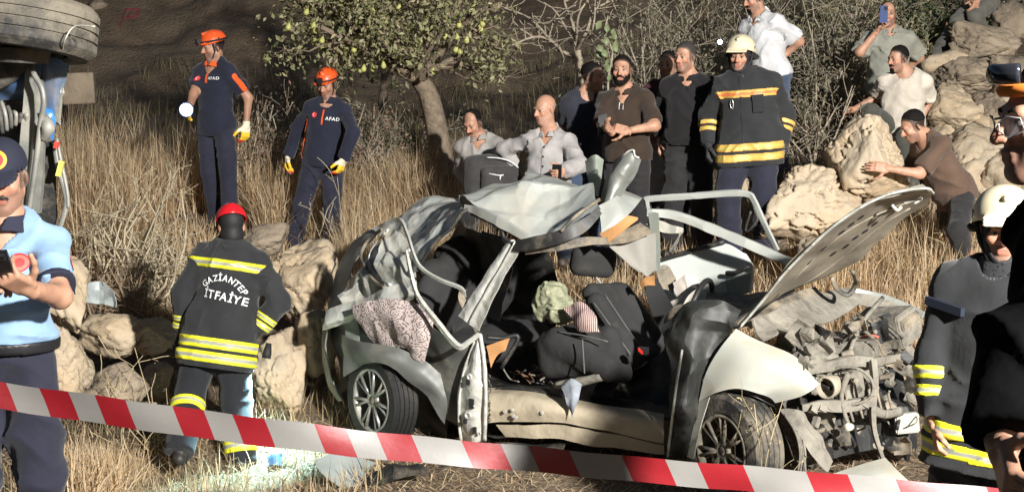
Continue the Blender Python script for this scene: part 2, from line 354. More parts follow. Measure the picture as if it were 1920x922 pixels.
def make_person(label, H=1.76, Y=10, neck=None, pel=None, dyp=0., yaw=0., syaw=None, head=None, hyaw=None, hpit=10., hroll=0., armR=None, armL=None, legR=None, legL=None,
                curl=(25, 30, 20), handR=None, handL=None, belly=0., bulk=1.0, skin=1.0, tint=None, top=None, pants=None, hair='short', hairm=None, beard=None, group='people at the crash site',
                glove=None, res=.0148, hres=.0075, foot=True, shoes=None, far_hand=.0066, base=None, name='person', brow=None, hood=None):
    S = Person(); k = H / 1.78; S.k = k
    N = at(neck[0], neck[1], Y); Pv = at(pel[0], pel[1], Y + dyp); u = nrm(N - Pv); S.N, S.P, S.u = N, Pv, u
    def frame(a): f0 = V3(math.sin(math.radians(a)), -math.cos(math.radians(a)), 0); r = nrm(np.cross(f0, u)); return r, np.cross(u, r)
    r, f = frame(yaw if syaw is None else syaw); rp, fp = frame(yaw); S.r, S.f, S.rp, S.fp = r, f, rp, fp
    S.R = np.stack([r, f, u]); S.Rp = np.stack([rp, fp, u])
    sh = {1: N - u * .062 * k + r * .160 * k * bulk, -1: N - u * .062 * k - r * .160 * k * bulk}; hip = {1: Pv + rp * .088 * k, -1: Pv - rp * .088 * k}
    S.sh, S.hip = sh, hip; el, wr, kn, an = {}, {}, {}, {}
    for sd, a in ((1, armR), (-1, armL)):
        if a is None:
            el[sd] = sh[sd] + (-u * .97 + r * sd * .16 - f * .05) * .285 * k; wr[sd] = el[sd] + (-u * .97 + f * .2 + r * sd * .02) * .25 * k
        else:
            el[sd] = solve(sh[sd], *a[0][:2], .285 * k, a[0][2]); wr[sd] = solve(el[sd], *a[1][:2], .252 * k, a[1][2])
    for sd, a in ((1, legR), (-1, legL)):
        if a is None:
            kn[sd] = hip[sd] + nrm(-UP + rp * sd * .06 + fp * .06) * .43 * k; an[sd] = kn[sd] + nrm(-UP + rp * sd * .03 - fp * .05) * .42 * k
        else:
            kn[sd] = solve(hip[sd], *a[0][:2], .43 * k, a[0][2]); an[sd] = solve(kn[sd], *a[1][:2], .42 * k, a[1][2])
    S.el, S.wr, S.kn, S.an = el, wr, kn, an
    # head frame
    hy = math.radians(yaw if hyaw is None else hyaw); hp = math.radians(hpit)
    hf = V3(math.sin(hy) * math.cos(hp), -math.cos(hy) * math.cos(hp), -math.sin(hp)); hr = nrm(np.cross(hf, UP)); hu = np.cross(hr, hf)
    if hroll: a = math.radians(hroll); hr, hu = hr * math.cos(a) + hu * math.sin(a), hu * math.cos(a) - hr * math.sin(a)
    hc = at(head[0], head[1], Y); d = hc - N; dl = .19 * k
    hc = N + nrm(d) * np.clip(np.linalg.norm(d), .16 * k, .235 * k) if not base else hc
    S.hc, S.HR = hc, np.stack([hr, hf, hu]); q = k * .97
    def hp_(x, y, z): return hc + q * (hr * x + hf * y + hu * z)
    S.hp = hp_; HR = S.HR; S.q = q
    lowest = min(an[1][2], an[-1][2]) - .09 * k
    root = thing(name, label, 'person', ((hip[1] + hip[-1])[0] / 2, (hip[1] + hip[-1])[1] / 2, lowest), group); S.root = root
    # --- body: one continuous skin
    def torso(Fd, g=0., kk=.06, hem=None):
        Fd.add(ell(N - u * .20 * k, S.R, V3(.162 * bulk, .112 * bulk, .20) * k), kk, g)
        Fd.add(cone(sh[1] - u * .015, sh[-1] - u * .015, .050 * k * bulk), kk, g)
        ab = N * .38 + Pv * .62 + f * (.012 + belly * .5) * k
        Fd.add(ell(ab, S.Rp, V3(.148 * bulk + belly * .35, .108 * bulk + belly, .19) * k), kk, g)
        Fd.add(ell(Pv + u * .05 * k - fp * .008, S.Rp, V3(.165 * bulk, .118 * bulk, .15) * k), kk, g)
        for s in (1, -1): Fd.add(cone(N + u * .03 * k - f * .015 * k, sh[s] + u * .006 * k, .05 * k, .044 * k), .04, g)
    def arm(Fd, s, g=0., kk=.03, part=2):
        Fd.add(cone(sh[s], el[s], .055 * k * bulk, .042 * k * bulk), kk, g)
        if part > 1: Fd.add(cone(el[s], wr[s], .043 * k * bulk, .029 * k), kk, g)
    def leg(Fd, s, g=0., kk=.04):
        Fd.add(cone(hip[s] - u * .02, kn[s], .088 * k * bulk, .058 * k), kk, g); Fd.add(cone(kn[s], an[s], .058 * k, .040 * k), .03, g)
        Fd.add(ell(kn[s] * .68 + an[s] * .32 - fp * .012, np.stack([rp, fp, UP]), V3(.052, .056, .12) * k), .03, g)
    pts = np.array([N, Pv, *sh.values(), *hip.values(), *el.values(), *wr.values(), *kn.values(), *an.values()]); lo, hi = pts.min(0) - .2, pts.max(0) + .2
    B = Field(lo, np.maximum(hi, hc), res * 1.7); torso(B)
    for s in (1, -1): arm(B, s); leg(B, s)
    B.add(cone(N - u * .03 * k, hp_(0, -.02, -.07), .064 * k, .056 * k), .04)
    parts = [B.nets()]
    Hd = Field(hc - .19 * k, hc + .17 * k, hres)
    def skull(Fd, g=0.):
        Fd.add(ell(hp_(0, -.018, .032), HR, V3(.076, .097, .088) * q), .02, g)
    def face(Fd, g=0.):
        Fd.add(ell(hp_(0, .026, -.040), HR, V3(.062, .066, .082) * q), .03, g)
        for s in (1, -1):
            Fd.add(cone(hp_(.050 * s, -.005, -.06), hp_(.016 * s, .070, -.104), .022 * q, .019 * q), .03, g)
    skull(Hd); face(Hd)
    Hd.add(cone(hp_(-.034, .080, .020), hp_(.034, .080, .020), .013 * q), .02)
    for s in (1, -1):
        Hd.add(ell(hp_(.043 * s, .066, -.024), HR, V3(.020, .020, .018) * q), .02)
        Hd.sub(ell(hp_(.031 * s, .105, -.001), HR, V3(.019, .018, .012) * q), .016)
        Hd.add(ell(hp_(.031 * s, .0765, -.001), HR, V3(.013, .0125, .0115) * q), .004)
        Hd.add(ell(hp_(.080 * s, -.012, -.010), np.stack([hr * .9 - hf * .43 * s, hf * .9 + hr * .43 * s, hu]), V3(.010, .021, .033) * q), .012)
    Hd.add(cone(hp_(0, .090, .010), hp_(0, .114, -.030), .0085 * q, .0135 * q), .012)
    for s in (1, -1): Hd.add(ell(hp_(.013 * s, .102, -.033), HR, V3(.010, .011, .008) * q), .008)
    Hd.add(cone(hp_(-.018, .090, -.061), hp_(.018, .090, -.061), .0075 * q), .008)
    Hd.add(cone(hp_(-.015, .088, -.074), hp_(.015, .088, -.074), .0085 * q), .008)
    Hd.sub(cone(hp_(-.022, .099, -.0675), hp_(.022, .099, -.0675), .0022 * q), .006)
    Hd.add(cone(N - u * .03 * k, hp_(0, -.02, -.07), .064 * k, .056 * k), .035)
    Hd.keep(N - u * .0, -u)
    parts.append(Hd.nets()); nh = len(parts[0][0])
    S.gl = {}
    for s, hd in ((1, handR), (-1, handL)):
        if hd == 'none': continue
        hd = hd or {}; w = wr[s]; fd = nrm(w - el[s])
        if 'to' in hd: fd = nrm(solve(w, *hd['to'][:2], .1, hd['to'][2]) - w)
        pn = nrm(np.asarray(hd.get('palm', -r * s * 1.0 + f * -.2), float)); pn = nrm(pn - fd * (pn @ fd)); sd_ = nrm(np.cross(fd, pn)) * 1.0
        th = hd.get('thumb'); th = np.asarray(th if th is not None else f, float)
        if sd_ @ th < 0: sd_ = -sd_
        cu = hd.get('curl', curl); g = .0
        Fh = Field(w - .2 * k, w + .2 * k, hd.get('res', far_hand))
        hk = k * 1.02
        def hand(Fd, g=0.):
            Fd.add(cone(w - fd * .07, w, .031 * k, .027 * k), .015, g)
            Fd.add(rbox(w + fd * .048 * hk, np.stack([sd_, fd, pn]), V3(.041, .052, .0145) * hk, .0125 * hk), .015, g)
            for i, (o, L) in enumerate(((.031, .072), (.0105, .080), (-.0105, .074), (-.0315, .058))):
                p = w + (fd * (.094 - abs(i - 1.2) * .004) + sd_ * o) * hk; a = 0.; spread = (o * 1.2)
                for j, (fr, rr) in enumerate(((.46, .0092), (.30, .0084), (.24, .0076))):
                    a += math.radians(cu[j] * (1 + .12 * i)); dv = nrm(fd * math.cos(a) + pn * math.sin(a) + sd_ * spread * (1 if j == 0 else .4)); p2 = p + dv * L * fr * hk
                    Fd.add(cone(p, p2, rr * hk, (rr - .0006) * hk), .0035, g); p = p2
            tc = hd.get('tcurl', .55); p = w + (fd * .022 + sd_ * .03 + pn * .006) * hk
            for j, (L, rr) in enumerate(((.042, .014), (.034, .0105), (.027, .0095))):
                dv = nrm(fd * (.55 + .25 * j) + sd_ * (.85 - .5 * j * tc) + pn * (.25 + .4 * j * tc)); p2 = p + dv * L * hk; Fd.add(cone(p, p2, rr * hk, rr * .9 * hk), .007, g); p = p2
        hand(Fh); Fh.keep(w - fd * .035, -fd)
        S.gl[s] = (hand, w, fd, pn, sd_, hk)
        parts.append(Fh.nets())
    v, fq = merge(parts); col = np.tile(SKIN * skin * (V3(*tint) if tint else 1), (len(v), 1))
    lq = ((v - hc) @ HR.T) / q; hm = (np.arange(len(v)) >= nh) & (np.linalg.norm(lq, axis=1) < .16)
    x, y, z = np.abs(lq[:, 0]), lq[:, 1], lq[:, 2]
    lips = hm & (x < .022) & (y > .082) & (z < -.056) & (z > -.080); col[lips] *= V3(.85, .60, .62)
    cheek = hm & (x < .06) & (y > .05) & (z < -.01) & (z > -.05); col[cheek] *= V3(1.06, .92, .9)
    eye = hm & (np.abs(x - .031) < .0135) & (y > .074) & (np.abs(z + .001) < .0075); col[eye] = V3(.24, .20, .17)
    iris = eye & (np.abs(x - .031) < .006); col[iris] = V3(.02, .012, .008)
    lid = hm & (np.abs(x - .031) < .017) & (y > .068) & (z > .005) & (z < .012); col[lid] *= .62
    stub = hm & (y > .01) & (z < -.045) & ~lips
    if beard != 'none': col[stub] *= V3(.62, .62, .66) if beard != 'grey' else V3(.95, 1.0, 1.1)
    if hair in ('short', 'thin'):       # short hair thins out to shaved sides
        vv_ = z * .70 - y * .72 - .006 - .35 * np.maximum(x - .028, 0) * np.clip((y - .02) * 25, 0, 1); vv_ = np.maximum(vv_, np.where((x > .064) & (np.abs(y - .012) < .018) & (z > -.045), .004, -1))
        if hair == 'thin': vv_ = vv_ - np.maximum(y * .9 + z * .5 - .045, 0) * 3
        t_ = np.clip((vv_ + .010) / .02, 0, 1) * np.clip((z + .062) / .02, 0, 1) * hm; t_ = (t_ * t_ * (3 - 2 * t_))[:, None] * .93; hcol = {id(m_hairm): V3(.05, .045, .04), id(m_hairg): V3(.26, .24, .22)}.get(id(hairm), V3(.011, .009, .008)); col = col * (1 - t_) + hcol * t_
    body = mesh_np('body', v, fq, m_skin, root, True, col); S.body = body
    # --- hair, brows, beard
    hmx = hairm or m_hair
    if hair in ('short', 'bald', 'thin'):
        Fh = Field(hc - .16 * k, hc + .16 * k, hres); Fh.add(ell(hp_(0, -.020, .034), HR, V3(.0795, .1005, .0915) * q), .01)
        Fh.disp(lambda P: (fbm(P, 60, 2) - .5) * .007)
        P = Fh.pts(); L = ((P - hc) @ HR.T) / q; x_, y_, z_ = np.abs(L[..., 0]), L[..., 1], L[..., 2]
        c = -(z_ * .70 - y_ * .72 - .026 - .35 * np.maximum(x_ - .028, 0) * np.clip((y_ - .02) * 25, 0, 1) + .012 * (vnoise(P, 45) - .5)); c = np.maximum(c, (.018 - z_) * .8 - .2 * np.maximum(-y_ - .03, 0))
        c = np.maximum(c, -(z_ + .055)); c = np.maximum(c, .022 - np.sqrt((y_ + .012) ** 2 + (z_ + .012) ** 2 + 1e-9) * 1.0 + 0 * x_)
        if hair == 'bald': c = np.maximum(c, z_ - .030 + .15 * np.maximum(y_ + .03, 0))
        if hair == 'thin': c = np.maximum(c, np.minimum(y_ * .9 + z_ * .5 - .055, .02))
        Fh.V = np.maximum(Fh.V, c * q); vv, qq = Fh.nets()
        if len(vv): mesh_np('hair', vv, qq, hmx, root)
    def strip(nm, segs, mt, rr=.0045, kk=.006):
        pts_ = np.array([hp_(*p) for sg in segs for p in sg]); Fb = Field(pts_.min(0) - .02, pts_.max(0) + .02, .0032)
        for sg in segs:
            for a, b in zip(sg[:-1], sg[1:]): Fb.add(cone(hp_(*a), hp_(*b), rr * q), kk)
        Fb.disp(lambda P: (fbm(P, 160, 2) - .5) * .003); vv, qq = Fb.nets()
        if len(vv): mesh_np(nm, vv, qq, mt, root)
    for s in (1, -1): strip('eyebrow', [[(.015 * s, .094, .023), (.030 * s, .091, .027), (.046 * s, .078, .021)]], brow or hmx, .0034)
    if beard in ('moustache', 'full', 'goatee'):
        strip('moustache', [[(-.027, .088, -.060), (-.012, .100, -.050), (.012, .100, -.050), (.027, .088, -.060)]], brow or hmx, .0065)
    if beard in ('full', 'goatee'):
        Fb = Field(hp_(0, .03, -.06) - .11, hp_(0, .03, -.06) + .11, .0045); face(Fb, .0030)
        P = Fb.pts(); L = ((P - hc) @ HR.T) / q; x_, y_, z_ = np.abs(L[..., 0]), L[..., 1], L[..., 2]
        c = np.maximum(z_ + .080 - np.clip((x_ - .020) * 1.5, 0, .055) if beard == 'full' else np.maximum(z_ + .078, x_ - .028), .004 - y_)
        Fb.V = np.maximum(Fb.V, c * q); Fb.disp(lambda P: (fbm(P, 120, 2) - .5) * .005); vv, qq = Fb.nets()
        if len(vv): mesh_np('beard', vv, qq, brow or hmx, root)
    # --- clothes
    def folds(P, amp, off=0.):          # soft hills, with sharper drag creases running aslant
        w_ = fbm(P, 3.5, 2, off); n2 = vnoise(P, 9, off + 5)
        c1 = 1 - np.abs(((P @ V3(2.2, 1.2, 7.5) + w_ * 3.2 + off) % 1) * 2 - 1); c2 = 1 - np.abs(((P @ V3(-4.5, 2., 5.) + w_ * 4. + off * .7) % 1) * 2 - 1)
        m1 = np.clip(vnoise(P, 4.5, off + 3) * 2.4 - .7, 0, 1); m2 = np.clip(vnoise(P, 5.5, off + 13) * 2.4 - .8, 0, 1)
        return -amp * 1.5 * (c1 ** 3 * m1 + c2 ** 3 * m2) + (n2 - .5) * amp * 1.6 + amp * .4
    if top:
        g, hem, slv, amp = top.get('g', .016), top.get('hem', -.06), top.get('sleeve', 1.), top.get('amp', .013); sg = top.get('sg', g + .006)
        def mk_t(Fd, gg=0.):
            torso(Fd, g + gg, .05); Fd.add(ell(Pv + u * (.02 + hem * .5) * k, S.Rp, V3(.175 * bulk, .126 * bulk + belly * .5, .17 + 2.2 * max(0, -hem)) * k), .05, g + gg)
            if hem < -.1:
                for s in (1, -1): Fd.add(cone(hip[s] + u * .03, hip[s] * .55 + kn[s] * .45, .112 * k * bulk, .105 * k * bulk), .06, g + gg)
        def mk_s(Fd, s, gg=0., kk=.03):
            L = np.linalg.norm(el[s] - sh[s]); e = sh[s] + (el[s] - sh[s]) * min(1, slv * 2)
            Fd.add(cone(sh[s], e, .050 * k * bulk + sg * .6, (.050 if slv < .5 else .045) * k * bulk + sg, cut1=slv < .5), kk, gg)
            if slv > .5:
                e2 = el[s] + (wr[s] - el[s]) * (slv - .5) * 2; Fd.add(cone(el[s], e2, .045 * k * bulk + sg, .034 * k + sg, cut1=True), .02, gg)
        S.mk_t, S.mk_s = mk_t, mk_s
        def finish(Fd):
            Fd.disp(lambda P: folds(P, amp, H * 7)); Fd.keep(Pv + u * hem * k, -u)
            nk = top.get('neck', .012); Fd.sub(cone(N + f * .012 - u * .02 * k, N + u * .2 + f * .03, .060 * k + nk, .075 * k + nk), .01)
            if top.get('vneck'): Fd.sub(cone(N + f * .115 * k - u * .10 * k, N + f * .05 * k + u * .02, .006, .05 * k), .015)
        S.finish = finish; S.top = top
        Ft = Field(lo, hi, res); mk_t(Ft)
        for s in (1, -1): mk_s(Ft, s)
        finish(Ft); vv, qq = Ft.nets(); S.top_arr = (vv, qq); S.shirt = mesh_np(top.get('name', 'shirt'), vv, qq, top['mat'], root)
        if top.get('collar'):
            Fc = Field(N - .16, N + .18, .0055 if res < .01 else .0075); ax = nrm(hp_(0, -.02, -.07) - N) if np.linalg.norm(hp_(0, -.02, -.07) - N) > .02 else u
            ax = nrm(ax * .6 + u * .4 - f * .12); ch = top.get('ch', .045); c0 = N - f * .006 - u * .005
            P = Fc.pts(); d_ = P - c0; s_ = d_ @ ax; rad = np.sqrt(np.maximum(((d_ - s_[..., None] * ax) ** 2).sum(-1), 1e-9)); rr = .070 * k + top.get('neck', .012) + (.25 if top['collar'] == 'fold' else .05) * np.maximum(ch - s_, 0)
            fr = (d_ @ f); dx = np.abs(d_ @ r); vv_ = np.abs(rad - rr) - .0055; vv_ = np.maximum(vv_, np.maximum(s_ - ch + .35 * np.maximum(fr, 0) * (1 if top['collar'] == 'fold' else .3), -.03 - s_))
            if top.get('open', True): vv_ = np.maximum(vv_, np.where(fr > 0, (.010 + .42 * np.maximum(s_ + .02, 0)) - dx, -1))
            Fc.V = np.minimum(vv_, 9.); a_, b_ = Fc.nets()
            if len(a_): mesh_np('collar', a_, b_, top.get('cmat', top['mat']), root)
    if pants:
        g = pants.get('g', .016); Fp = Field(lo, hi, res * 1.2)
        Fp.add(ell(Pv + u * .03 * k, S.Rp, V3(.172 * bulk, .125 * bulk, .16) * k, cut=[(Pv + u * pants.get('waist', .14) * k, u)]), .05)
        for s in (1, -1):
            Fp.add(cone(hip[s] - u * .01, kn[s], .086 * k * bulk + g, .060 * k + g * 1.4), .035); Fp.add(cone(kn[s], an[s] + nrm(an[s] - kn[s]) * .03, .060 * k + g * 1.4, .052 * k + g * 1.4, cut1=True), .03)
        Fp.disp(lambda P: folds(P, pants.get('amp', .010), H * 3))
        vv, qq = Fp.nets(); S.pants_arr = (vv, qq); S.trousers = mesh_np('trousers', vv, qq, pants['mat'], root)
    if foot:
        for s in (1, -1):
            a = an[s]; fw = nrm(V3(fp[0], fp[1], 0) + rp * s * .15 * V3(1, 1, 0)); Fs = Field(a - .3, a + .3, .015)
            b = V3(a[0], a[1], a[2] - .05 * k)
            Fs.add(cone(b - fw * .045 * k, b + fw * .13 * k - UP * .012, .042 * k, .040 * k), .03); Fs.add(cone(b, a + UP * .03, .045 * k, .048 * k), .03); Fs.keep(b - UP * .042 * k, -UP)
            vv, qq = Fs.nets(); mesh_np('shoe', vv, qq, (shoes or m_shoe), root)
    if glove:
        for s in (1, -1):
            if s not in S.gl: continue
            hand, w, fd, pn, sd_, hk = S.gl[s]; Fg = Field(w - .2 * k, w + .2 * k, far_hand); hand(Fg, .0045); Fg.keep(w - fd * .045, -fd); vv, qq = Fg.nets()
            t = ((vv - w) @ fd) / hk; c = np.tile(V3(*glove[0]), (len(vv), 1)); c[t > .055] = glove[1]; c[t > .125] = glove[2]
            mesh_np('glove', vv, qq, mat('knit work glove', vcol=True, rough=.8, var=.08, bump=.4, bscale=200, bdist=.002), root, True, c)
    if hood:
        Fd = Field(hc - .2 * k, hc + .16 * k, .0085 if res > .0095 else .006); skull(Fd, .009); face(Fd, .007); Fd.add(cone(N + u * .02 * k, hp_(0, -.02, -.07), .060 * k, .062 * k), .03)
        if hood == 'open': Fd.sub(ell(hp_(0, .09, -.025), HR, V3(.058, .075, .078) * q), .008)
        if hood == 'side': Fd.keep(hp_(0, .040, 0), hf)
        Fd.keep(N + u * .03, -u); mesh_np('fire_hood', *Fd.nets(), m_black, root)
    return S
def band(S, test, prims, mt, name, grow=.0035, res=.0065, colf=None, box=None):
    """a strip lying on a garment: the garment's surface, slightly proud, where test(P) < 0"""
    lo, hi = box; Fd = Field(lo, hi, res); prims(Fd); S.finish(Fd) if S else None
    P = Fd.pts(); Fd.V = np.maximum(Fd.V - grow, test(P)); Fd.V = np.maximum(Fd.V, -(Fd.V + .03)); vv, qq = Fd.nets()
    if not len(vv): return None
    c = colf(vv) if colf else None
    return mesh_np(name, vv, qq, mt, S.root, True, c)
def bvh(arr): return BVHTree.FromPolygons([tuple(p) for p in arr[0]], [tuple(int(i) for i in q) for q in arr[1]])
def project(vs, tree, d, off=.004):     # lay points onto a surface along direction d
    out = []
    for p in vs:
        hit = tree.ray_cast(Vector(p - d * .4), Vector(d), 1.2)
        out.append(np.array(hit[0]) - d * off if hit[0] else p)
    return np.array(out)
def lettering(S, text, c, right, up, size, mt, tree, arc=0., name='lettering', squash=1.0, bold=.02):
    """words printed on a garment: c the centre, right/up the reading directions"""
    n = len(text); d = nrm(np.cross(up, right)); V_, T_ = [], []; k = 0; x = 0.; items = []
    obs = []
    for ch in text:
        cu = bpy.data.curves.new('glyph', 'FONT'); cu.body = ch; cu.size = size; cu.offset = bold * size; o = bpy.data.objects.new('glyph', cu); COL.objects.link(o); obs.append((o, cu))
    dg = bpy.context.evaluated_depsgraph_get()
    for o, cu in obs:
        me = o.evaluated_get(dg).to_mesh()
        vs = np.array([q.co[:] for q in me.vertices]) if len(me.vertices) else np.zeros((0, 3)); me.calc_loop_triangles(); tr = np.array([t.vertices[:] for t in me.loop_triangles]) if len(me.vertices) else np.zeros((0, 3), int)
        w = (vs[:, 0].max() if len(vs) else size * .3); items.append((vs, tr, x, w)); x += w * squash + size * .07; o.evaluated_get(dg).to_mesh_clear()
    for o, cu in obs: bpy.data.objects.remove(o); bpy.data.curves.remove(cu)
    for vs, tr, x0, w in items:
        if not len(vs): continue
        lx = vs[:, 0] * squash + x0 - x / 2; ly = vs[:, 1]
        if arc: a = lx / arc; lx, ly = np.sin(a) * (arc + ly), np.cos(a) * (arc + ly) - arc
        p = c + lx[:, None] * right + ly[:, None] * up; V_.append(project(p, tree, d, .009)); T_.append(tr + k); k += len(vs)
    return mesh_np(name, np.concatenate(V_), np.concatenate(T_), mt, S.root, False)
def disc(S, c, d, up, rad, mt, tree, name, r0=0., n=24, sx=1., off=.004):
    d = nrm(d); right = nrm(np.cross(d, up)); up = np.cross(right, d); a = np.linspace(0, 2 * math.pi, n, endpoint=False)
    rings = [r0, rad] if r0 else [1e-4, rad * .5, rad]
    v = np.concatenate([c + q * (np.cos(a)[:, None] * right * sx + np.sin(a)[:, None] * up) for q in rings]); v = project(v, tree, d, off)
    f = [[i * n + j, i * n + (j + 1) % n, (i + 1) * n + (j + 1) % n, (i + 1) * n + j] for i in range(len(rings) - 1) for j in range(n)]
    return mesh_np(name, v, np.array(f)[:, ::-1], mt, S.root, True)
# ------------------------------------------------------------------ who stands where
m_orange = mat('orange helmet shell', (.80, .10, .018), .35, var=.06, coat=.3, dust=(.5, .25, .15), damt=.12, dscale=9)
m_red = mat('red helmet shell', (.62, .012, .018), .3, var=.06, coat=.4, dust=(.35, .1, .08), damt=.1, dscale=9)
m_cream = mat('cream helmet shell', (.66, .58, .40), .35, var=.06, coat=.3, dust=(.4, .33, .22), damt=.2, dscale=9)
m_orfab = cloth('orange cloth trim', (.75, .10, .02))
m_navy = cloth('navy uniform cloth', (.016, .018, .034))
m_navyp = cloth('navy trouser cloth', (.020, .021, .036))
m_fire = cloth('charcoal turnout cloth', (.023, .024, .026), bump=.35, bscale=14, bdist=.015)
m_firep = cloth('dark turnout trouser cloth', (.016, .017, .021), bump=.35, bscale=14, bdist=.015)
m_white = mat('white print', (.72, .72, .72), .7, var=.05)
m_redpr = mat('red print', (.62, .03, .03), .7, var=.05)
m_glass = mat('dark lens', (.01, .01, .012), .08, spec=.8)
m_refl = mat('reflective stripe', vcol=True, rough=.5, var=.08, vscale=25, bump=.2, bscale=90, bdist=.003)
YEL, GRY, AMB, RO = V3(.74, .72, .03), V3(.33, .33, .30), V3(.62, .36, .08), V3(.72, .16, .06)
def Hd(S, x, y, z): return S.hp(x, y, z)
def head_field(S, res=.005, g=.2): return Field(S.hc - g * S.k, S.hc + g * S.k, res)
def helmet(S, m, kind='climb', lamp=False, strap=True):
    F_ = head_field(S, .0065); q, HR, hp = S.q, S.HR, S.hp; hu, hf, hr = HR[2], HR[1], HR[0]
    if kind == 'climb':
        F_.add(ell(hp(0, -.020, .042), HR, V3(.104, .128, .112) * q), .01); tilt = nrm(-hu * .98 - hf * .10); F_.keep(hp(0, 0, .036), tilt)
        F_.sub(ell(hp(0, -.020, .030), HR, V3(.094, .118, .098) * q), .004)
        F_.add(rbox(hp(0, .112, .046), np.stack([hr, nrm(hf - hu * .25), nrm(hu + hf * .25)]), V3(.070, .026, .006) * q, .005), .018)
        F_.add(cone(hp(0, -.10, .11), hp(0, .075, .135), .012 * q, .010 * q), .03)
    elif kind == 'cap':
        F_.add(ell(hp(0, -.018, .036), HR, V3(.090, .110, .104) * q), .01); F_.keep(hp(0, 0, .030), nrm(-hu - hf * .1)); F_.sub(ell(hp(0, -.018, .022), HR, V3(.084, .104, .096) * q), .004)
        a = nrm(hf - hu * .38); b = nrm(hu + hf * .38); F_.add(ell(hp(0, .105, .034), np.stack([hr, a, b]), V3(.078, .075, .007) * q, cut=[(hp(0, .075, .034), -a)]), .01)
    else:
        F_.add(ell(hp(0, -.025, .040), HR, V3(.118, .142, .122) * q), .01); F_.keep(hp(0, 0, .020), nrm(-hu * .93 - hf * -.35)); F_.sub(ell(hp(0, -.025, .026), HR, V3(.108, .130, .108) * q), .004)
        F_.add(rbox(hp(0, .118, .052), np.stack([hr, nrm(hf - hu * .35), nrm(hu + hf * .35)]), V3(.080, .030, .007) * q, .006), .02)
        F_.add(cone(hp(0, -.12, .115), hp(0, .09, .135), .010 * q), .02)
    v, f = F_.nets(); o = mesh_np('cap' if kind == 'cap' else 'helmet', v, f, m, S.root); o.name = 'cap' if kind == 'cap' else 'helmet'
    arr = (v, f)
    def sub(nm, b, mt): return b.build(nm, mt, S.root, True)
    if kind == 'climb':
        if strap:
            b = MB()
            for s in (1, -1): b.tube([hp(.090 * s, .03, .03), hp(.082 * s, .02, -.03), hp(.062 * s, .045, -.09), hp(.02 * s, .075, -.124), hp(0, .078, -.126)], .0065 * q, 6); b.tube([hp(.086 * s, -.06, .02), hp(.080 * s, 0, -.05)], .0055 * q, 6)
            sub('chin_strap', b, m_black)
        for s in (1, -1):
            b = MB(); c = hp(.100 * s, -.03, .062); b.add([c + hf * .022 - hu * .012 + hr * s * .006, c - hf * .014 - hu * .016 + hr * s * .006, c - hf * .004 + hu * .022 + hr * s * .0, c - hr * s * .02], [[0, 1, 2], [0, 1, 3], [1, 2, 3], [0, 2, 3]]); sub('vent', b, m_black)
    if kind == 'fire':
        b = MB(); b.tube([hp(.105 * s_, -.03 - .0 * s_, -.0) for s_ in (1,)] + [hp(.10, -.11, -.03), hp(0, -.15, -.05), hp(-.10, -.11, -.03), hp(-.105, -.03, 0)], [.012, .016, .018, .016, .012], 8, flat=2.4); sub('neck_guard', b, m_fire)
        b = MB()
        for s in (1, -1): b.tube([hp(.100 * s, .01, .02), hp(.084 * s, .015, -.05), hp(.05 * s, .065, -.11), hp(0, .082, -.125)], .009 * q, 6)
        sub('chin_strap', b, m_black)
        for dz, dy, rr in ((.055, -.005, .016), (.018, -.01, .011)):
            for s in (1, -1): b = MB(); b.lathe(hp(.104 * s, dy, dz), hr * s, [(.001, .012), (rr, .012), (rr, -.01)], 12); sub('knob', b, m_black)
    return o, arr
def headlamp(S, on=None):
    hp, q = S.hp, S.q; b = MB(); ang = np.linspace(0, 2 * math.pi, 30); b.tube([hp(.110 * math.sin(t), -.020 + .134 * math.cos(t), .058) for t in ang], .009 * q, 6, cap=False); b.build('headlamp_band', m_black, S.root, True)
    b = MB(); b.box(hp(0, .128, .070), *S.HR, .024 * q, .018 * q, .026 * q); b.lathe(hp(0, .145, .070), S.HR[1], [(.018, 0), (.018, .008), (.001, .008)], 12); b.build('headlamp', m_black, S.root)
def jacket_bands(S, rows, sleeve=((.55, .70), (.74, .86)), cols=(YEL, GRY, YEL), chest=None, rs=.0085, sides=(1, -1)):
    def cf(c0, c1):
        def fn(v, coord):
            t = (coord - c0) / (c1 - c0); c = np.tile(cols[0], (len(v), 1)); c[(t > .34) & (t < .66)] = cols[1]; c[t >= .66] = cols[2]; return c
        return fn
    pts = np.array([S.sh[1], S.sh[-1], S.P]); lo, hi = pts.min(0) - .26, pts.max(0) + .26
    for s0, s1, *tl in rows:
        tv = S.u + (S.f * tl[0] if tl else 0)
        band(S, lambda P: np.maximum((P - S.P) @ tv - s1, s0 - (P - S.P) @ tv), S.mk_t, m_refl, 'reflective_stripe', .004, rs, lambda v: cf(s0, s1)(v, (v - S.P) @ tv), (lo, hi))
    for s in sides:
        a, b = S.el[s], S.wr[s]; d = nrm(b - a); L = np.linalg.norm(b - a)
        for t0, t1 in sleeve:
            band(S, lambda P: np.maximum((P - a) @ d / L - t1, t0 - (P - a) @ d / L) * L, lambda Fd: S.mk_s(Fd, s), m_refl, 'reflective_stripe', .004, rs, lambda v: cf(t0, t1)(v, (v - a) @ d / L), (np.minimum(a, b) - .12, np.maximum(a, b) + .12))
def chest_point(S, x, z): return S.N + S.r * x * S.k + S.u * z * S.k + S.f * .02
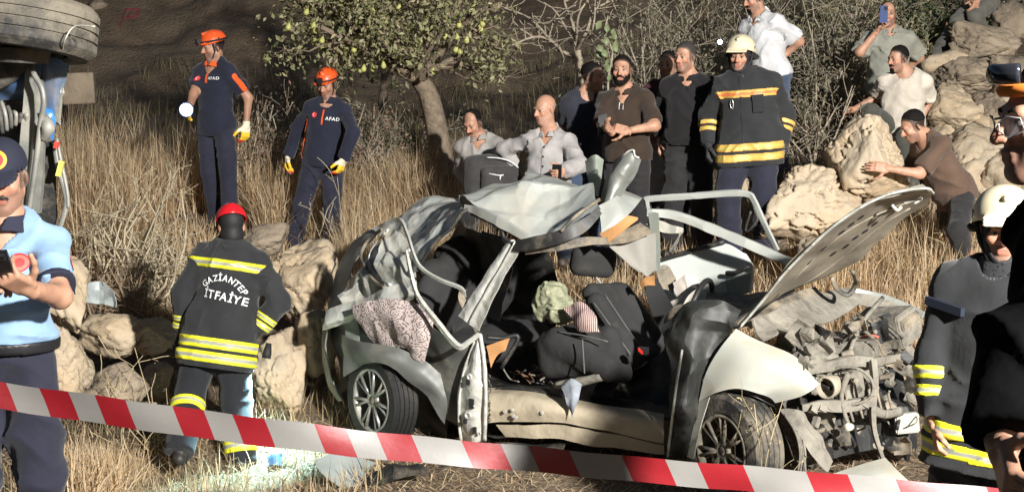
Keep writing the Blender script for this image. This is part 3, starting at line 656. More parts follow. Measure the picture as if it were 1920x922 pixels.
def pants_band(S, s, t0, t1, rs=.0085):
    a, b = S.kn[s], S.an[s]; d = nrm(b - a); L = np.linalg.norm(b - a); k = S.k; Fd = Field(np.minimum(a, b) - .16, np.maximum(a, b) + .16, rs)
    Fd.add(cone(a, b + d * .03, .060 * k + .056, .052 * k + .056), .03); P = Fd.pts(); t = (P - a) @ d / L
    Fd.V = np.maximum(np.maximum(Fd.V, np.maximum(t - t1, t0 - t) * L), -(Fd.V + .03)); v, f = Fd.nets(); tt = ((v - a) @ d / L - t0) / (t1 - t0)
    c = np.tile(YEL, (len(v), 1)); c[(tt > .36) & (tt < .64)] = GRY; mesh_np('reflective_stripe', v, f, m_refl, S.root, True, c)
def phone(label, c, w, up, n, m=None, cams=True, size=(.038, .079, .0045)):
    w, up, n = nrm(w), nrm(up), nrm(n); root = thing('phone', label, 'phone', c); b = MB(); b.box(c, w, up, n, *size); b.build('phone_body', m or mat('black phone', (.012, .012, .014), .25), root)
    if cams:
        b = MB(); cc = c + w * size[0] * .42 + up * size[1] * .68 + n * (size[2] + .002); b.box(cc, w, up, n, .016, .017, .002)
        b.build('camera_bump', mat('phone camera bump', (.03, .03, .033), .3), root)
        for dx, dy in ((-.007, .007), (-.007, -.007), (.007, 0)): b = MB(); b.lathe(cc + w * dx + up * dy, n, [(.0062, 0), (.0062, .004), (.0001, .004)], 10); b.build('lens', m_glass, root)
    return root
def emblem_flag(S, c, d, rad, tree):
    disc(S, c, d, S.u, rad, m_redpr, tree, 'flag_badge', off=.004)
    rt = nrm(np.cross(d, S.u)); a = np.linspace(.5, 2 * math.pi - .5, 18); ro, ri = rad * .55, rad * .45
    v = np.concatenate([c + ro * (np.cos(a)[:, None] * rt + np.sin(a)[:, None] * S.u), c + rt * rad * .14 + ri * (np.cos(a)[:, None] * rt + np.sin(a)[:, None] * S.u)]); n = len(a)
    mesh_np('crescent', project(v, tree, nrm(d), .0055), [[i, i + 1, n + i + 1, n + i] for i in range(n - 1)], m_white, S.root, False)
def zip_strip(S, z0, z1, w, mt, tree, name='zip', x=0.):
    zs = np.linspace(z0, z1, 10); L = [chest_point(S, x - w, z) for z in zs] + [chest_point(S, x + w, z) for z in zs]; v = project(np.array(L), tree, -S.f, .004)
    mesh_np(name, v, [[i, i + 1, 11 + i, 10 + i] for i in range(9)], mt, S.root)
BY = 'bystanders behind the wreck'; RES = 'rescuers at the crash site'
GLV = ((.72, .66, .5), (.80, .52, .03), (.70, .06, .02))

# --- rescuer with the torch
p2 = make_person('rescuer in short-sleeved navy polo and orange helmet pointing a lit torch', 1.80, 12.7, (402, 122), (404, 236), yaw=-28, head=(399, 88), hyaw=-55, hpit=12,
    armR=[(362, 178, -1), (354, 207, -1)], armL=[(467, 186, 1), (461, 240, -1)], legR=[(392, 322, -1), (406, 405, 1)], legL=[(428, 322, -1), (430, 412, 1)], group=RES,
    handR=dict(to=(349, 205, -1), curl=(70, 60, 40)), handL=dict(curl=(28, 25, 15)), glove=GLV, skin=.9,
    top=dict(mat=m_navy, sleeve=.36, sg=.026, hem=-.09, collar='fold', cmat=m_orfab, name='polo_shirt', vneck=True), pants=dict(mat=m_navyp))
helmet(p2, m_orange); headlamp(p2)
t2 = bvh(p2.top_arr); emblem_flag(p2, chest_point(p2, .085, -.12), -p2.f, .022, t2)
lettering(p2, 'AFAD', chest_point(p2, -.075, -.13), -p2.r, p2.u, .036, m_white, t2); zip_strip(p2, -.03, -.16, .012, m_orfab, t2, 'placket')
for s_ in (-1,):
    a_, b_ = p2.sh[s_], p2.el[s_]; d_ = nrm(b_ - a_); n_ = nrm(np.cross(d_, np.cross(p2.r * s_ - p2.f * -.6, d_)))
    band(p2, lambda P: np.maximum(np.abs((P - a_) @ np.cross(d_, n_)) - .026, -((P - a_) @ n_)), lambda Fd: p2.mk_s(Fd, s_), m_orfab, 'sleeve_panel', .004, .007, None, (np.minimum(a_, b_) - .12, np.maximum(a_, b_) + .1))
# --- rescuer in long sleeves
p3 = make_person('rescuer in long-sleeved navy uniform and orange helmet standing under the pear tree', 1.76, 12.5, (615, 192), (606, 300), yaw=-10, head=(613, 158), hyaw=-20, hpit=18,
    armR=[(557, 245, 1), (540, 294, -1)], armL=[(662, 250, -1), (643, 300, -1)], legR=[(566, 385, -1), (549, 462, 1)], legL=[(622, 392, -1), (624, 474, 1)], group=RES,
    handR=dict(to=(534, 335, -1), curl=(22, 20, 15)), handL=dict(to=(632, 342, -1), curl=(30, 30, 20)), glove=GLV, skin=.9,
    top=dict(mat=m_navy, sleeve=1., hem=-.06, collar='stand', name='uniform_top', amp=.007), pants=dict(mat=m_navyp, g=.02))
helmet(p3, m_orange); headlamp(p3); t3 = bvh(p3.top_arr)
emblem_flag(p3, chest_point(p3, .085, -.12), -p3.f, .025, t3); lettering(p3, 'AFAD', chest_point(p3, -.09, -.155), -p3.r, p3.u, .042, m_white, t3); zip_strip(p3, .0, -.20, .007, m_orfab, t3)
band(p3, lambda P: np.maximum(np.maximum(np.abs((P - p3.P) @ p3.f - .02) - .022, -((P - p3.P) @ p3.r)), (P - p3.P) @ p3.u - .36), p3.mk_t, m_orfab, 'side_panel', .004, .008, None, (p3.P - .25, p3.N + .2))
# --- firefighter seen from behind
p4 = make_person('firefighter in charcoal turnout gear and red helmet seen from behind', 1.78, 9.1, (436, 470), (412, 622), dyp=-.12, yaw=172, head=(434, 424), hyaw=195, hpit=22,
    armL=[(340, 560, 1), (345, 622, 1)], armR=[(530, 575, 1), (478, 628, 1)], legL=[(356, 738, 1), (338, 842, -1)], legR=[(440, 742, 1), (453, 860, -1)], group=RES, hair='none', hood='closed', bulk=1.12,
    handL=dict(to=(330, 660, -1), curl=(30, 30, 20)), handR=dict(to=(470, 640, 1)), glove=((.02, .02, .02),) * 3, res=.010,
    top=dict(mat=m_fire, g=.030, sg=.034, hem=-.24, collar='stand', open=False, ch=.075, neck=.025, name='turnout_jacket', amp=.011, sleeve=.97), pants=dict(mat=m_firep, g=.034, amp=.012))
helmet(p4, m_red, strap=False)
jacket_bands(p4, [(-.205, -.135), (-.115, -.045), (.405, .468, -.0)], sleeve=((.50, .66), (.70, .86)), rs=.0075)
pants_band(p4, -1, .16, .32); pants_band(p4, 1, .70, .90)
t4 = bvh(p4.top_arr); c4 = p4.N - p4.u * .235 - p4.f * .1 + p4.r * .035; lt = nrm(p4.r * 1.0 + p4.u * -.09)
lettering(p4, 'GAZİANTEP', c4 + p4.u * .020, lt, nrm(p4.u + p4.r * .09), .058, m_white, t4, arc=.15, squash=.8); lettering(p4, 'İTFAİYE', c4 - p4.u * .105 + lt * .015, lt, nrm(p4.u + p4.r * .09), .074, m_white, t4, squash=.9)
# --- bystanders behind the car
m_greysh = cloth('grey cotton shirt', (.30, .28, .26)); m_greysh2 = cloth('pale grey striped shirt', (.36, .34, .33))
m_dktr = cloth('dark trousers', (.022, .021, .022)); m_jean = cloth('blue jeans', (.05, .075, .13), bscale=120)
p5 = make_person('dark-haired man with moustache in grey shirt crouching behind the backpack', 1.72, 12.0, (899, 262), (908, 372), yaw=-15, head=(887, 233), hyaw=-28, hpit=28, armR=[(866, 318, 1), (884, 355, -1)], armL=[(948, 312, -1), (922, 350, -1)],
    legR=[(880, 405, -1), (885, 455, 1)], legL=[(940, 405, -1), (935, 455, 1)], beard='moustache', group=BY, hair='thin', top=dict(mat=m_greysh, sleeve=1., g=.02, collar='fold', vneck=True), pants=dict(mat=m_dktr))
p6 = make_person('bald old man in pale grey button shirt holding a phone', 1.74, 11.3, (1030, 252), (1027, 368), yaw=-22, head=(1021, 205), hyaw=-48, hpit=10, armR=[(948, 278, 1), (972, 325, 1)], armL=[(1088, 308, -1), (1056, 322, -1)],
    legR=[(1000, 415, -1), (1005, 475, 1)], legL=[(1062, 415, -1), (1060, 475, 1)], beard='grey', hair='bald', hairm=m_hairg, group=BY, handL=dict(curl=(55, 50, 30)), top=dict(mat=m_greysh2, sleeve=1., g=.022, sg=.03, collar='fold', vneck=True, amp=.017), pants=dict(mat=m_jean))
t6 = bvh(p6.top_arr)
for z_ in (-.10, -.18, -.26, -.34): disc(p6, chest_point(p6, 0, z_), -p6.f, p6.u, .009, m_black, t6, 'button', n=10)
zip_strip(p6, -.06, -.42, .003, mat('shirt placket seam', (.2, .19, .185), .9), t6, 'placket_seam', x=.012)
phone('dark phone in the hand of the bald old man', (p6.wr[-1] + nrm(p6.wr[-1] - p6.el[-1]) * .09), p6.r, p6.u, p6.f, cams=False)
p7 = make_person('man in navy t-shirt and jeans turning his face away behind the wreck', 1.76, 11.8, (1098, 180), (1096, 298), yaw=22, head=(1112, 143), hyaw=62, hpit=6, group=BY, armR=[(1058, 240, 1), (1062, 292, -1)], armL=[(1140, 236, 1), (1150, 285, -1)],
    top=dict(mat=cloth('navy t-shirt', (.028, .029, .042)), sleeve=.4, hem=-.05), pants=dict(mat=m_jean))
p8 = make_person('bearded man in brown polo shirt holding a phone at his waist', 1.78, 11.2, (1172, 174), (1176, 292), yaw=-20, head=(1166, 131), hyaw=-14, hpit=2, armR=[(1130, 234, -1), (1145, 246, -1)], armL=[(1228, 236, -1), (1176, 246, -1)], beard='full', belly=.03, bulk=1.05, group=BY,
    handL=dict(to=(1140, 236, -1), curl=(35, 35, 20)), handR=dict(to=(1135, 232, -1)), top=dict(mat=cloth('brown polo', (.040, .026, .018)), sleeve=.44, sg=.026, g=.02, collar='fold', vneck=True, hem=-.04, name='polo_shirt'), pants=dict(mat=m_dktr))
phone('dark phone held by the man in the brown polo', at(1130, 234, 10.95), V(1, .2, .3), V(0, .3, 1), V(.2, -1, .3), cams=False)
t8 = bvh(p8.top_arr)
for s_ in (.016, -.016): zip_strip(p8, -.0, -.13, .0022, m_white, t8, 'placket_piping', x=s_)
p9 = make_person('man in dark maroon shirt half hidden behind the man in black', 1.74, 12.0, (1254, 158), (1256, 268), yaw=0, head=(1252, 121), hyaw=-25, hpit=4, group=BY, armR=[(1230, 215, 1), (1232, 262, -1)], top=dict(mat=cloth('maroon shirt', (.055, .016, .018)), sleeve=1.), pants=dict(mat=m_dktr))
p10 = make_person('grey-haired man in black polo shirt beside the cream-helmeted firefighter', 1.79, 11.4, (1291, 148), (1292, 266), yaw=-20, head=(1284, 106), hyaw=-40, hpit=6, armR=[(1241, 214, 1), (1238, 268, -1)], armL=[(1348, 210, 1), (1340, 268, -1)], belly=.035, bulk=1.10, group=BY, hairm=m_hairm,
    top=dict(mat=cloth('black polo', (.013, .012, .013)), sleeve=.9, g=.02, collar='fold', vneck=True, hem=-.02, name='polo_shirt'), pants=dict(mat=m_dktr, g=.024))
p11 = make_person('person in dusty white shirt crouching low behind the roof of the wreck', 1.66, 11.9, (1222, 272), (1222, 376), yaw=10, head=(1226, 243), hyaw=30, hpit=20, group=BY, armR=[(1202, 322, 1), (1212, 362, -1)], armL=[(1245, 322, 1), (1240, 362, -1)], legR=[(1200, 400, -1), (1205, 460, 1)], legL=[(1245, 400, -1), (1240, 460, 1)],
    top=dict(mat=cloth('dusty white shirt', (.50, .42, .35)), sleeve=.4, g=.024), pants=dict(mat=m_dktr))
# --- firefighter facing the camera
p12 = make_person('firefighter in dark turnout coat and cream helmet facing the wreck', 1.84, 10.9, (1401, 142), (1408, 262), yaw=-10, head=(1388, 104), hyaw=-22, hpit=8, armR=[(1330, 218, 1), (1328, 276, -1)], armL=[(1470, 216, 1), (1462, 274, -1)], group=RES, hair='none', hood='open', bulk=1.12,
    handR=dict(curl=(35, 35, 20)), handL=dict(to=(1455, 325, -1), curl=(35, 35, 20)), glove=((.035, .035, .037),) * 3, legR=[(1364, 362, -1), (1368, 462, 1)], legL=[(1432, 362, -1), (1436, 462, 1)],
    top=dict(mat=m_fire, g=.030, sg=.034, hem=-.19, collar='stand', open=False, ch=.06, neck=.022, name='turnout_jacket', amp=.009, sleeve=.97), pants=dict(mat=m_navyp, g=.03))
helmet(p12, m_cream, 'fire'); jacket_bands(p12, [(-.155, -.095), (-.075, -.015)], sleeve=((.20, .34), (.40, .54)), cols=(AMB, V3(.5, .42, .1), AMB))
jacket_bands(p12, [(.335, .395)], sleeve=(), cols=(AMB, RO, AMB)); t12 = bvh(p12.top_arr)
b_ = MB(); pc = project(np.array([chest_point(p12, -.07, -.22)]), t12, -p12.f, .012)[0]; b_.box(pc, p12.r, p12.u, p12.f, .042, .055, .014); b_.box(pc + p12.u * .06 + p12.f * .004, p12.r, p12.u, p12.f, .045, .02, .014); b_.build('chest_pocket', m_fire, p12.root)
b_ = MB(); a_ = np.linspace(0, 2 * math.pi, 14); kc = project(np.array([chest_point(p12, .125, -.2)]), t12, -p12.f, .012)[0]; b_.tube([kc + p12.r * .012 * math.cos(t) + p12.u * .034 * math.sin(t) for t in a_], .0035, 5, cap=False); b_.build('carabiner', mat('steel hook', (.6, .6, .6), .3, 1.), p12.root, True)
zip_strip(p12, -.0, -.62, .006, m_black, t12, 'storm_flap_edge', x=.055)
# --- people on the right slope
p13 = make_person('man in white polo shirt with hands behind his back on the slope', 1.78, 12.6, (1424, 36), (1446, 144), yaw=-48, head=(1412, -4), hyaw=-60, hpit=22, armR=[(1402, 95, 1), (1440, 128, 1)], armL=[(1499, 78, 1), (1462, 112, 1)], group=BY, beard='goatee', bulk=1.05,
    top=dict(mat=cloth('white polo', (.52, .52, .53)), sleeve=.42, sg=.028, g=.022, collar='fold', vneck=True, hem=-.01, name='polo_shirt', amp=.014), pants=dict(mat=m_jean))
p14 = make_person('man in sage grey polo filming with a raised blue phone', 1.76, 13.6, (1668, 60), (1664, 164), yaw=-8, head=(1664, 26), hyaw=-10, hpit=4, armR=[(1612, 98, -1), (1650, 52, -1)], armL=[(1724, 108, 1), (1690, 140, 1)], group=BY, hair='thin', belly=.03, bulk=1.08,
    handR=dict(to=(1655, 32, -1), curl=(60, 60, 30)), top=dict(mat=cloth('sage grey polo', (.25, .25, .21)), sleeve=.45, sg=.03, g=.022, collar='fold', vneck=True, hem=-.08, name='polo_shirt'), pants=dict(mat=m_dktr))
phone('blue phone raised before the face of the filming man', at(1657, 27, 13.2), V(1, .1, 0), V(0, -.1, 1), V(0, -1, -.1), m=mat('blue phone case', (.02, .05, .16), .4))
p15 = make_person('man in cream t-shirt sitting on the pile of rocks', 1.76, 12.6, (1698, 140), (1692, 242), dyp=.05, yaw=-28, head=(1684, 110), hyaw=-62, hpit=8, armR=[(1642, 184, 1), (1600, 206, -1)], armL=[(1744, 186, 1), (1722, 232, -1)], legR=[(1630, 212, -1), (1648, 296, 1)], legL=[(1695, 262, -1), (1708, 345, 1)], group=BY, bulk=1.06, beard='goatee',
    top=dict(mat=cloth('cream t-shirt', (.50, .45, .38)), sleeve=.4, sg=.028, g=.02, hem=-.04, amp=.014, name='t_shirt'), pants=dict(mat=cloth('grey green trousers', (.06, .06, .05))))
p16 = make_person('man in brown t-shirt bending over to push the big pale boulder', 1.76, 10.7, (1738, 262), (1792, 368), yaw=-78, head=(1712, 236), hyaw=-82, hpit=30, armL=[(1724, 326, -1), (1664, 316, -1)], armR=[(1708, 318, 1), (1656, 322, 1)], legL=[(1796, 432, -1), (1812, 500, 1)], legR=[(1775, 430, 1), (1790, 498, 1)], group=BY,
    handL=dict(to=(1640, 312, -1), curl=(12, 10, 8), palm=(-.4, .8, -.2)), handR=dict(to=(1640, 320, -1), curl=(12, 10, 8)), top=dict(mat=cloth('mocha t-shirt', (.10, .062, .044)), sleeve=.44, sg=.028, g=.020, hem=-.06, amp=.013, name='t_shirt'), pants=dict(mat=m_dktr))
p17 = make_person('man in grey trousers crouching at the top of the rock pile', 1.76, 15.5, (1818, -72), (1842, 6), yaw=-40, head=(1805, -105), hyaw=-40, legR=[(1795, 42, -1), (1757, 100, 1)], legL=[(1828, 30, -1), (1850, 80, 1)], armR=[(1795, -30, -1), (1815, 2, -1)], armL=[(1850, -30, -1), (1832, 4, -1)], group=BY,
    top=dict(mat=m_greysh, sleeve=.4), pants=dict(mat=cloth('faded grey trousers', (.11, .105, .09))))
# --- near figures
m_sky = cloth('light blue polo', (.235, .365, .54), bump=.4, bscale=8); m_navyc = mat('navy cap cloth', (.012, .014, .03), .85, bump=.3, bscale=200, bdist=.002)
p1 = make_person('moustached officer in light blue polo and navy cap looking at his phone', 1.76, 4.9, (6, 424), (8, 676), yaw=8, head=(4, 330), hyaw=10, hpit=14, armL=[(112, 556, -1), (52, 540, -1)], armR=[(-102, 560, -1), (-60, 545, -1)], beard='moustache', hair='short', hairm=m_hairm, belly=.02, group=RES, res=.009, hres=.0042, far_hand=.004, bulk=.94, brow=m_hairm,
    handL=dict(to=(14, 520, -1), curl=(48, 45, 25), palm=(-.3, .5, .8), thumb=(0, -.5, 1)), handR=dict(to=(0, 520, -1), curl=(40, 40, 25)), top=dict(mat=m_sky, sleeve=.40, sg=.021, g=.017, collar='fold', cmat=m_navyc, vneck=True, hem=.084, name='polo_shirt', ch=.05, amp=.012), pants=dict(mat=m_navyp, waist=.10, g=.02))
_, capa = helmet(p1, m_navyc, 'cap'); t1 = bvh(p1.top_arr)
ct = bvh(capa); cd = nrm(-p1.HR[1] - p1.HR[2] * .25); cc = p1.hp(0, .09, .088)
for rr, mm in ((.034, mat('gold thread', (.75, .33, .02), .6)), (.023, m_redpr), (.012, mat('gold thread', (.75, .33, .02), .6)), (.007, m_redpr)): disc(p1, cc, cd, p1.HR[2], rr, mm, ct, 'cap_badge', off=.003 + .0015 * (.034 - rr) / .01)
bc = p1.N - p1.r * .075 - p1.u * .115
m_pink = mat('coral embroidery', (.72, .16, .12), .8)
for i_, (ro, ri) in enumerate(((.034, .028), (.025, .019), (.016, .0))): disc(p1, bc, -p1.f, p1.u, ro, m_redpr if i_ != 1 else m_pink, t1, 'chest_badge', r0=ri, off=.004)
disc(p1, bc, -p1.f, p1.u, .034, m_pink, t1, 'chest_badge', off=.003)
disc(p1, p1.sh[-1] * .66 + p1.el[-1] * .34 - p1.r * .03, p1.r + p1.f * -.25, p1.u, .03, m_redpr, t1, 'sleeve_badge')
a_, b_ = p1.sh[-1], p1.el[-1]; d_ = nrm(b_ - a_); L_ = np.linalg.norm(b_ - a_)
band(p1, lambda P: np.maximum((P - a_) @ d_ - L_ * .80, L_ * .70 - (P - a_) @ d_), lambda Fd: p1.mk_s(Fd, -1), m_navyc, 'sleeve_cuff', .004, .006, None, (np.minimum(a_, b_) - .12, np.maximum(a_, b_) + .12))
Fb_ = Field(p1.P - .3, p1.P + .4, .008); Fb_.add(ell(p1.P + p1.u * .10 - p1.f * -.002, p1.Rp, V3(.196, .160, .3)), .01); Fb_.keep(p1.P + p1.u * .090, p1.u); Fb_.keep(p1.P + p1.u * .048, -p1.u); mesh_np('belt', *Fb_.nets(), mat('black belt', (.012, .012, .014), .4), p1.root)
phone('dark phone with three camera lenses in the officer\'s hand', at(-2, 498, 4.36), V(1, .1, .06), V(.1, -.75, .66), V(0, -.66, -.75), size=(.039, .08, .005))
p18 = make_person('firefighter in dark coat and cream helmet partly hidden at the right edge', 1.82, 5.2, (1884, 512), (1862, 778), yaw=-38, head=(1882, 428), hyaw=-18, hpit=8, armR=[(1752, 688, -1), (1752, 808, 1)], armL=[(1985, 690, 1), (1970, 800, -1)], group=RES, hair='none', hood='open', bulk=1.12, res=.010, hres=.0045, far_hand=.0045,
    handR=dict(to=(1768, 870, -1), curl=(45, 45, 25)), top=dict(mat=m_fire, g=.03, sg=.034, hem=-.20, collar='stand', open=False, ch=.07, neck=.022, name='turnout_jacket', amp=.010, sleeve=.94), pants=dict(mat=m_firep, g=.03))
helmet(p18, m_cream, 'fire'); jacket_bands(p18, [(-.16, -.10), (-.08, -.02)], sleeve=((.14, .34), (.42, .60)), rs=.0075)
t18 = bvh(p18.top_arr); fp_ = [t18.ray_cast(Vector(CAM), Vector(nrm(ray(x_, y_))))[0] for x_, y_ in ((1748, 566), (1770, 572), (1795, 582))]; fp_ = [np.array(p) for p in fp_ if p]
if len(fp_) > 1: b_ = MB(); fa_ = nrm(fp_[-1] - fp_[0]); b_.box((fp_[0] + fp_[-1]) / 2 - nrm(ray(1775, 574)) * .02, fa_, UP, np.cross(fa_, UP), .085, .016, .012); b_.build('shoulder_flap', mat('dark blue flap', (.012, .016, .03), .6), p18.root)
p19 = make_person('person in black with glasses and goggles in profile at the right edge', 1.78, 2.75, (2062, 392), (2085, 870), yaw=-80, head=(1968, 225), hyaw=-84, hpit=4, armL=[(1872, 690, -1), (1880, 846, -1)], armR=[(2080, 700, 1), (2000, 880, 1)], group=RES, res=.009, hres=.004, far_hand=.004, hair='short', beard='x', base=True, hood='side', skin=.7,  # skin tone darkened to stand for the shade on the face
    handL=dict(to=(1898, 915, -1), curl=(40, 40, 25), palm=(.9, .3, .2)), top=dict(mat=cloth('black jacket', (.0022, .0022, .0025), sheen=0., spec=.06), g=.04, sg=.045, hem=-.15, collar='stand', open=False, ch=.09, neck=.03, name='jacket', sleeve=.95), pants=dict(mat=m_dktr))
hp = p19.hp; b_ = MB(); a_ = np.linspace(-1.5, 1.5, 24)
b_.tube([hp(.084 * math.sin(t), -.02 + .112 * math.cos(t), .066) for t in np.linspace(-3.1, 3.1, 40)], .013, 8, cap=False); b_.build('headband', mat('orange elastic band', (.7, .2, .02), .8), p19.root, True)
b_ = MB(); b_.tube([hp(.070 * math.sin(t), .030 + .085 * math.cos(t), .100) for t in np.linspace(-.85, .85, 20)], .020, 12, flat=.55); b_.build('goggles', mat('goggle lens', (.02, .022, .028), .08, spec=.9), p19.root, True)
for s_ in (1, -1):
    b_ = MB(); b_.tube([hp(.008 * s_, .112, .002), hp(.035 * s_, .110, .016), hp(.062 * s_, .092, .012), hp(.066 * s_, .086, -.012), hp(.04 * s_, .108, -.028), hp(.012 * s_, .113, -.014), hp(.008 * s_, .112, .002)], .0014, 6, cap=False); b_.tube([hp(.066 * s_, .086, .006), hp(.079 * s_, 0, .012), hp(.080 * s_, -.03, -.004)], .0025, 6); b_.build('glasses_frame', mat('clear plastic frame', (.28, .28, .30), .15, spec=.8), p19.root, True)
    b_ = MB(); b_.add([hp(.008 * s_, .112, .002), hp(.035 * s_, .111, .016), hp(.062 * s_, .092, .012), hp(.066 * s_, .086, -.012), hp(.04 * s_, .109, -.028), hp(.012 * s_, .113, -.014)], [[0, 1, 5], [1, 4, 5], [1, 2, 4], [2, 3, 4]]); b_.build('glasses_lens', mat('clear lens', (.8, .8, .85), .05, alpha=.18, spec=.9, var=0), p19.root)
# torch of the left rescuer, with its real light
tc = at(351, 205, 12.25); td = nrm(V3(-.9, -12.25, .15) - (tc - V3(0, 0, 2.2))); td = nrm(CAM + V3(-1.0, 0, -.6) - tc)
tc = tc + td * .09
troot = thing('torch', 'black hand torch shining bright white at the camera', 'torch', tc)
b_ = MB(); b_.lathe(tc, td, [(.0001, -.16), (.020, -.16), (.020, -.07), (.066, -.015), (.066, .012), (.06, .012)], 16); b_.build('torch_body', m_black, troot, True)
b_ = MB(); b_.lathe(tc, td, [(.0625, .008), (.026, -.010)], 20); b_.build('torch_halo_reflector', mat('reflector with halo glow', (.5, .6, .8), .3, emit=((.14, .32, 1.0), 1.1), var=0), troot, True)  # blue emission on the reflector imitates the halo round the lit lens
b_ = MB(); b_.lathe(tc, td, [(.028, -.008), (.016, .002), (.0001, .004)], 16); b_.build('torch_lens', mat('lit torch lens', (1, 1, 1), emit=((.80, .92, 1.0), 60.), var=0), troot, True)
# ------------------------------------------------------------------ the wrecked car
CPR, CPF = at(717, 747, 8.8), at(1375, 838, 7.6)                    # the two hubs of the near side
CD = nrm((CPF - CPR) * V3(1, 1, 0)); CN = V3(-CD[1], CD[0], 0)      # forward along the car; away from the camera
def cp(px, py, w):                                                  # a point seen at a pixel, w metres inside the near flank
    r = ray(px, py); p0 = CPR + CN * w; return CAM + r * ((p0 - CAM) @ CN / (r @ CN))
DUST = (.36, .295, .21)
m_silver = mat('silver car paint', (.47, .485, .445), .30, .30, var=.08, vscale=4, coat=.25, dust=DUST, dscale=2.6, damt=.22, bump=.08, bscale=12, bdist=.02, facet=.55, fscale=4.5)
m_silverd = mat('scraped silver panel', (.46, .47, .43), .36, .2, var=.22, vscale=5, dust=DUST, dscale=4, damt=.33, bump=.25, bscale=20, bdist=.015, facet=.75, fscale=8)
m_bare = mat('torn bare steel', (.60, .595, .55), .30, .35, var=.15, vscale=8, bump=.15, bscale=18, bdist=.012, facet=.5, fscale=14, dust=DUST, dscale=6, damt=.22)
m_sage = mat('sage grey trim', (.235, .26, .225), .6, var=.12, dust=DUST, dscale=4, damt=.2)
m_seat = mat('charcoal seat fabric', (.022, .022, .022), .9, var=.2, bump=.3, bscale=80, dust=(.07, .06, .05), dscale=5, damt=.1)
m_plas = mat('black plastic', (.018, .018, .018), .5, var=.2, dust=(.17, .14, .10), dscale=6, damt=.25, bump=.2, bscale=30)
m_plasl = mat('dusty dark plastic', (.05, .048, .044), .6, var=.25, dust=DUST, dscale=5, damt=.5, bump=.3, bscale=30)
m_dusty = mat('dust caked metal', (.16, .145, .12), .8, .1, var=.35, vscale=9, dust=(.28, .255, .21), dscale=5, damt=.5, bump=.5, bscale=40, bdist=.01, facet=.5, fscale=16)
m_tanb = mat('tan fibre board', (.40, .20, .075), .85, var=.2, bump=.3, bscale=60)
m_sillm = mat('dusty sill paint', (.40, .345, .25), .6, .05, var=.25, vscale=6, dust=(.46, .38, .27), dscale=4, damt=.5, bump=.35, bscale=18, bdist=.02)
m_cream_p = mat('pale fender paint', (.43, .44, .39), .38, .05, var=.07, coat=.3, dust=(.36, .31, .23), dscale=3, damt=.42, bump=.05, bscale=10, facet=.12, fscale=3)
m_tyre = mat('dusty tyre rubber', (.022, .021, .020), .75, var=.25, dust=(.21, .18, .135), dscale=5, damt=.45, bump=.4, bscale=60)
m_alloy = mat('alloy wheel', (.33, .33, .31), .35, .55, var=.12, dust=(.28, .24, .18), dscale=7, damt=.35)
def up_(rows, n):
    A = np.array([smooth_path(r, n) if len(r) > 2 else np.linspace(r[0], r[1], n + 1) for r in rows])
    return np.array([smooth_path(A[:, j], n) if len(A) > 2 else np.linspace(A[0, j], A[1, j], n + 1) for j in range(A.shape[1])]).transpose(1, 0, 2)
_H2 = np.random.default_rng(17).random((64, 64)) * 2 - 1
def tri2(a, b):                         # flat triangular facets over a random lattice
    i = np.floor(a).astype(int); j = np.floor(b).astype(int); f, g = a - i, b - j; h = lambda x, y: _H2[(i + x) & 63, (j + y) & 63]
    return np.where(f + g < 1, h(0, 0) + (h(1, 0) - h(0, 0)) * f + (h(0, 1) - h(0, 0)) * g, h(1, 1) + (h(0, 1) - h(1, 1)) * (1 - f) + (h(1, 0) - h(1, 1)) * (1 - g))
def crumple(P, amp, fr, seed):          # dented sheet metal: flat facets meeting in sharp creases
    Q = P.reshape(-1, 3); Q = Q - Q.mean(0); _, _, vt = np.linalg.svd(Q[::max(1, len(Q) // 400)], full_matrices=False); ab = (P - P.reshape(-1, 3).mean(0)) @ vt[:2].T
    wv_ = .05 * np.stack([fbm(P, 3, 2, seed), fbm(P, 3, 2, seed + 9)], -1); ab = ab + wv_; z = 0
    for k, (sc, am) in enumerate(((1., 1.), (2.1, .4))):
        t = seed * 1.7 + k * 1.1; c, s_ = math.cos(t), math.sin(t); z = z + am * tri2((ab[..., 0] * c - ab[..., 1] * s_) * fr * sc + seed * 3.3, (ab[..., 0] * s_ + ab[..., 1] * c) * fr * sc * .8 + seed * 1.9)
    return z * amp
def grid_mesh(name, G, m, parent, thick=.004, cr=None, smooth=True, sharp=19.):
    nu, nv = G.shape[:2]; du = np.gradient(G, axis=0); dv = np.gradient(G, axis=1); N = np.cross(du, dv); N /= np.linalg.norm(N, axis=2, keepdims=True) + 1e-12
    if cr: G = G + N * crumple(G, *cr)[..., None]
    du = np.gradient(G, axis=0); dv = np.gradient(G, axis=1); N = np.cross(du, dv); N /= np.linalg.norm(N, axis=2, keepdims=True) + 1e-12
    if (N.mean((0, 1)) @ (CAM - G.mean((0, 1)))) < 0: N = -N; fl = True
    else: fl = False
    v = np.concatenate([G.reshape(-1, 3), (G - N * thick).reshape(-1, 3)]); n = nu * nv; I = np.arange(n).reshape(nu, nv)
    q = np.stack([I[:-1, :-1], I[1:, :-1], I[1:, 1:], I[:-1, 1:]], -1).reshape(-1, 4)
    if fl: q = q[:, ::-1]
    e = np.concatenate([I[0, :], I[1:, -1], I[-1, -2::-1], I[-2:0:-1, 0]]); e2 = np.roll(e, -1); rim = np.stack([e, e2, e2 + n, e + n], -1)
    o = mesh_np(name, v, np.concatenate([q, q[:, ::-1] + n, rim if fl else rim[:, ::-1]]), m, parent, smooth)
    if smooth: o.data.set_sharp_from_angle(angle=math.radians(sharp))
    return o
def P3(rows, w=None): return [[cp(*p) if len(p) == 3 else cp(p[0], p[1], w) for p in r] for r in rows]
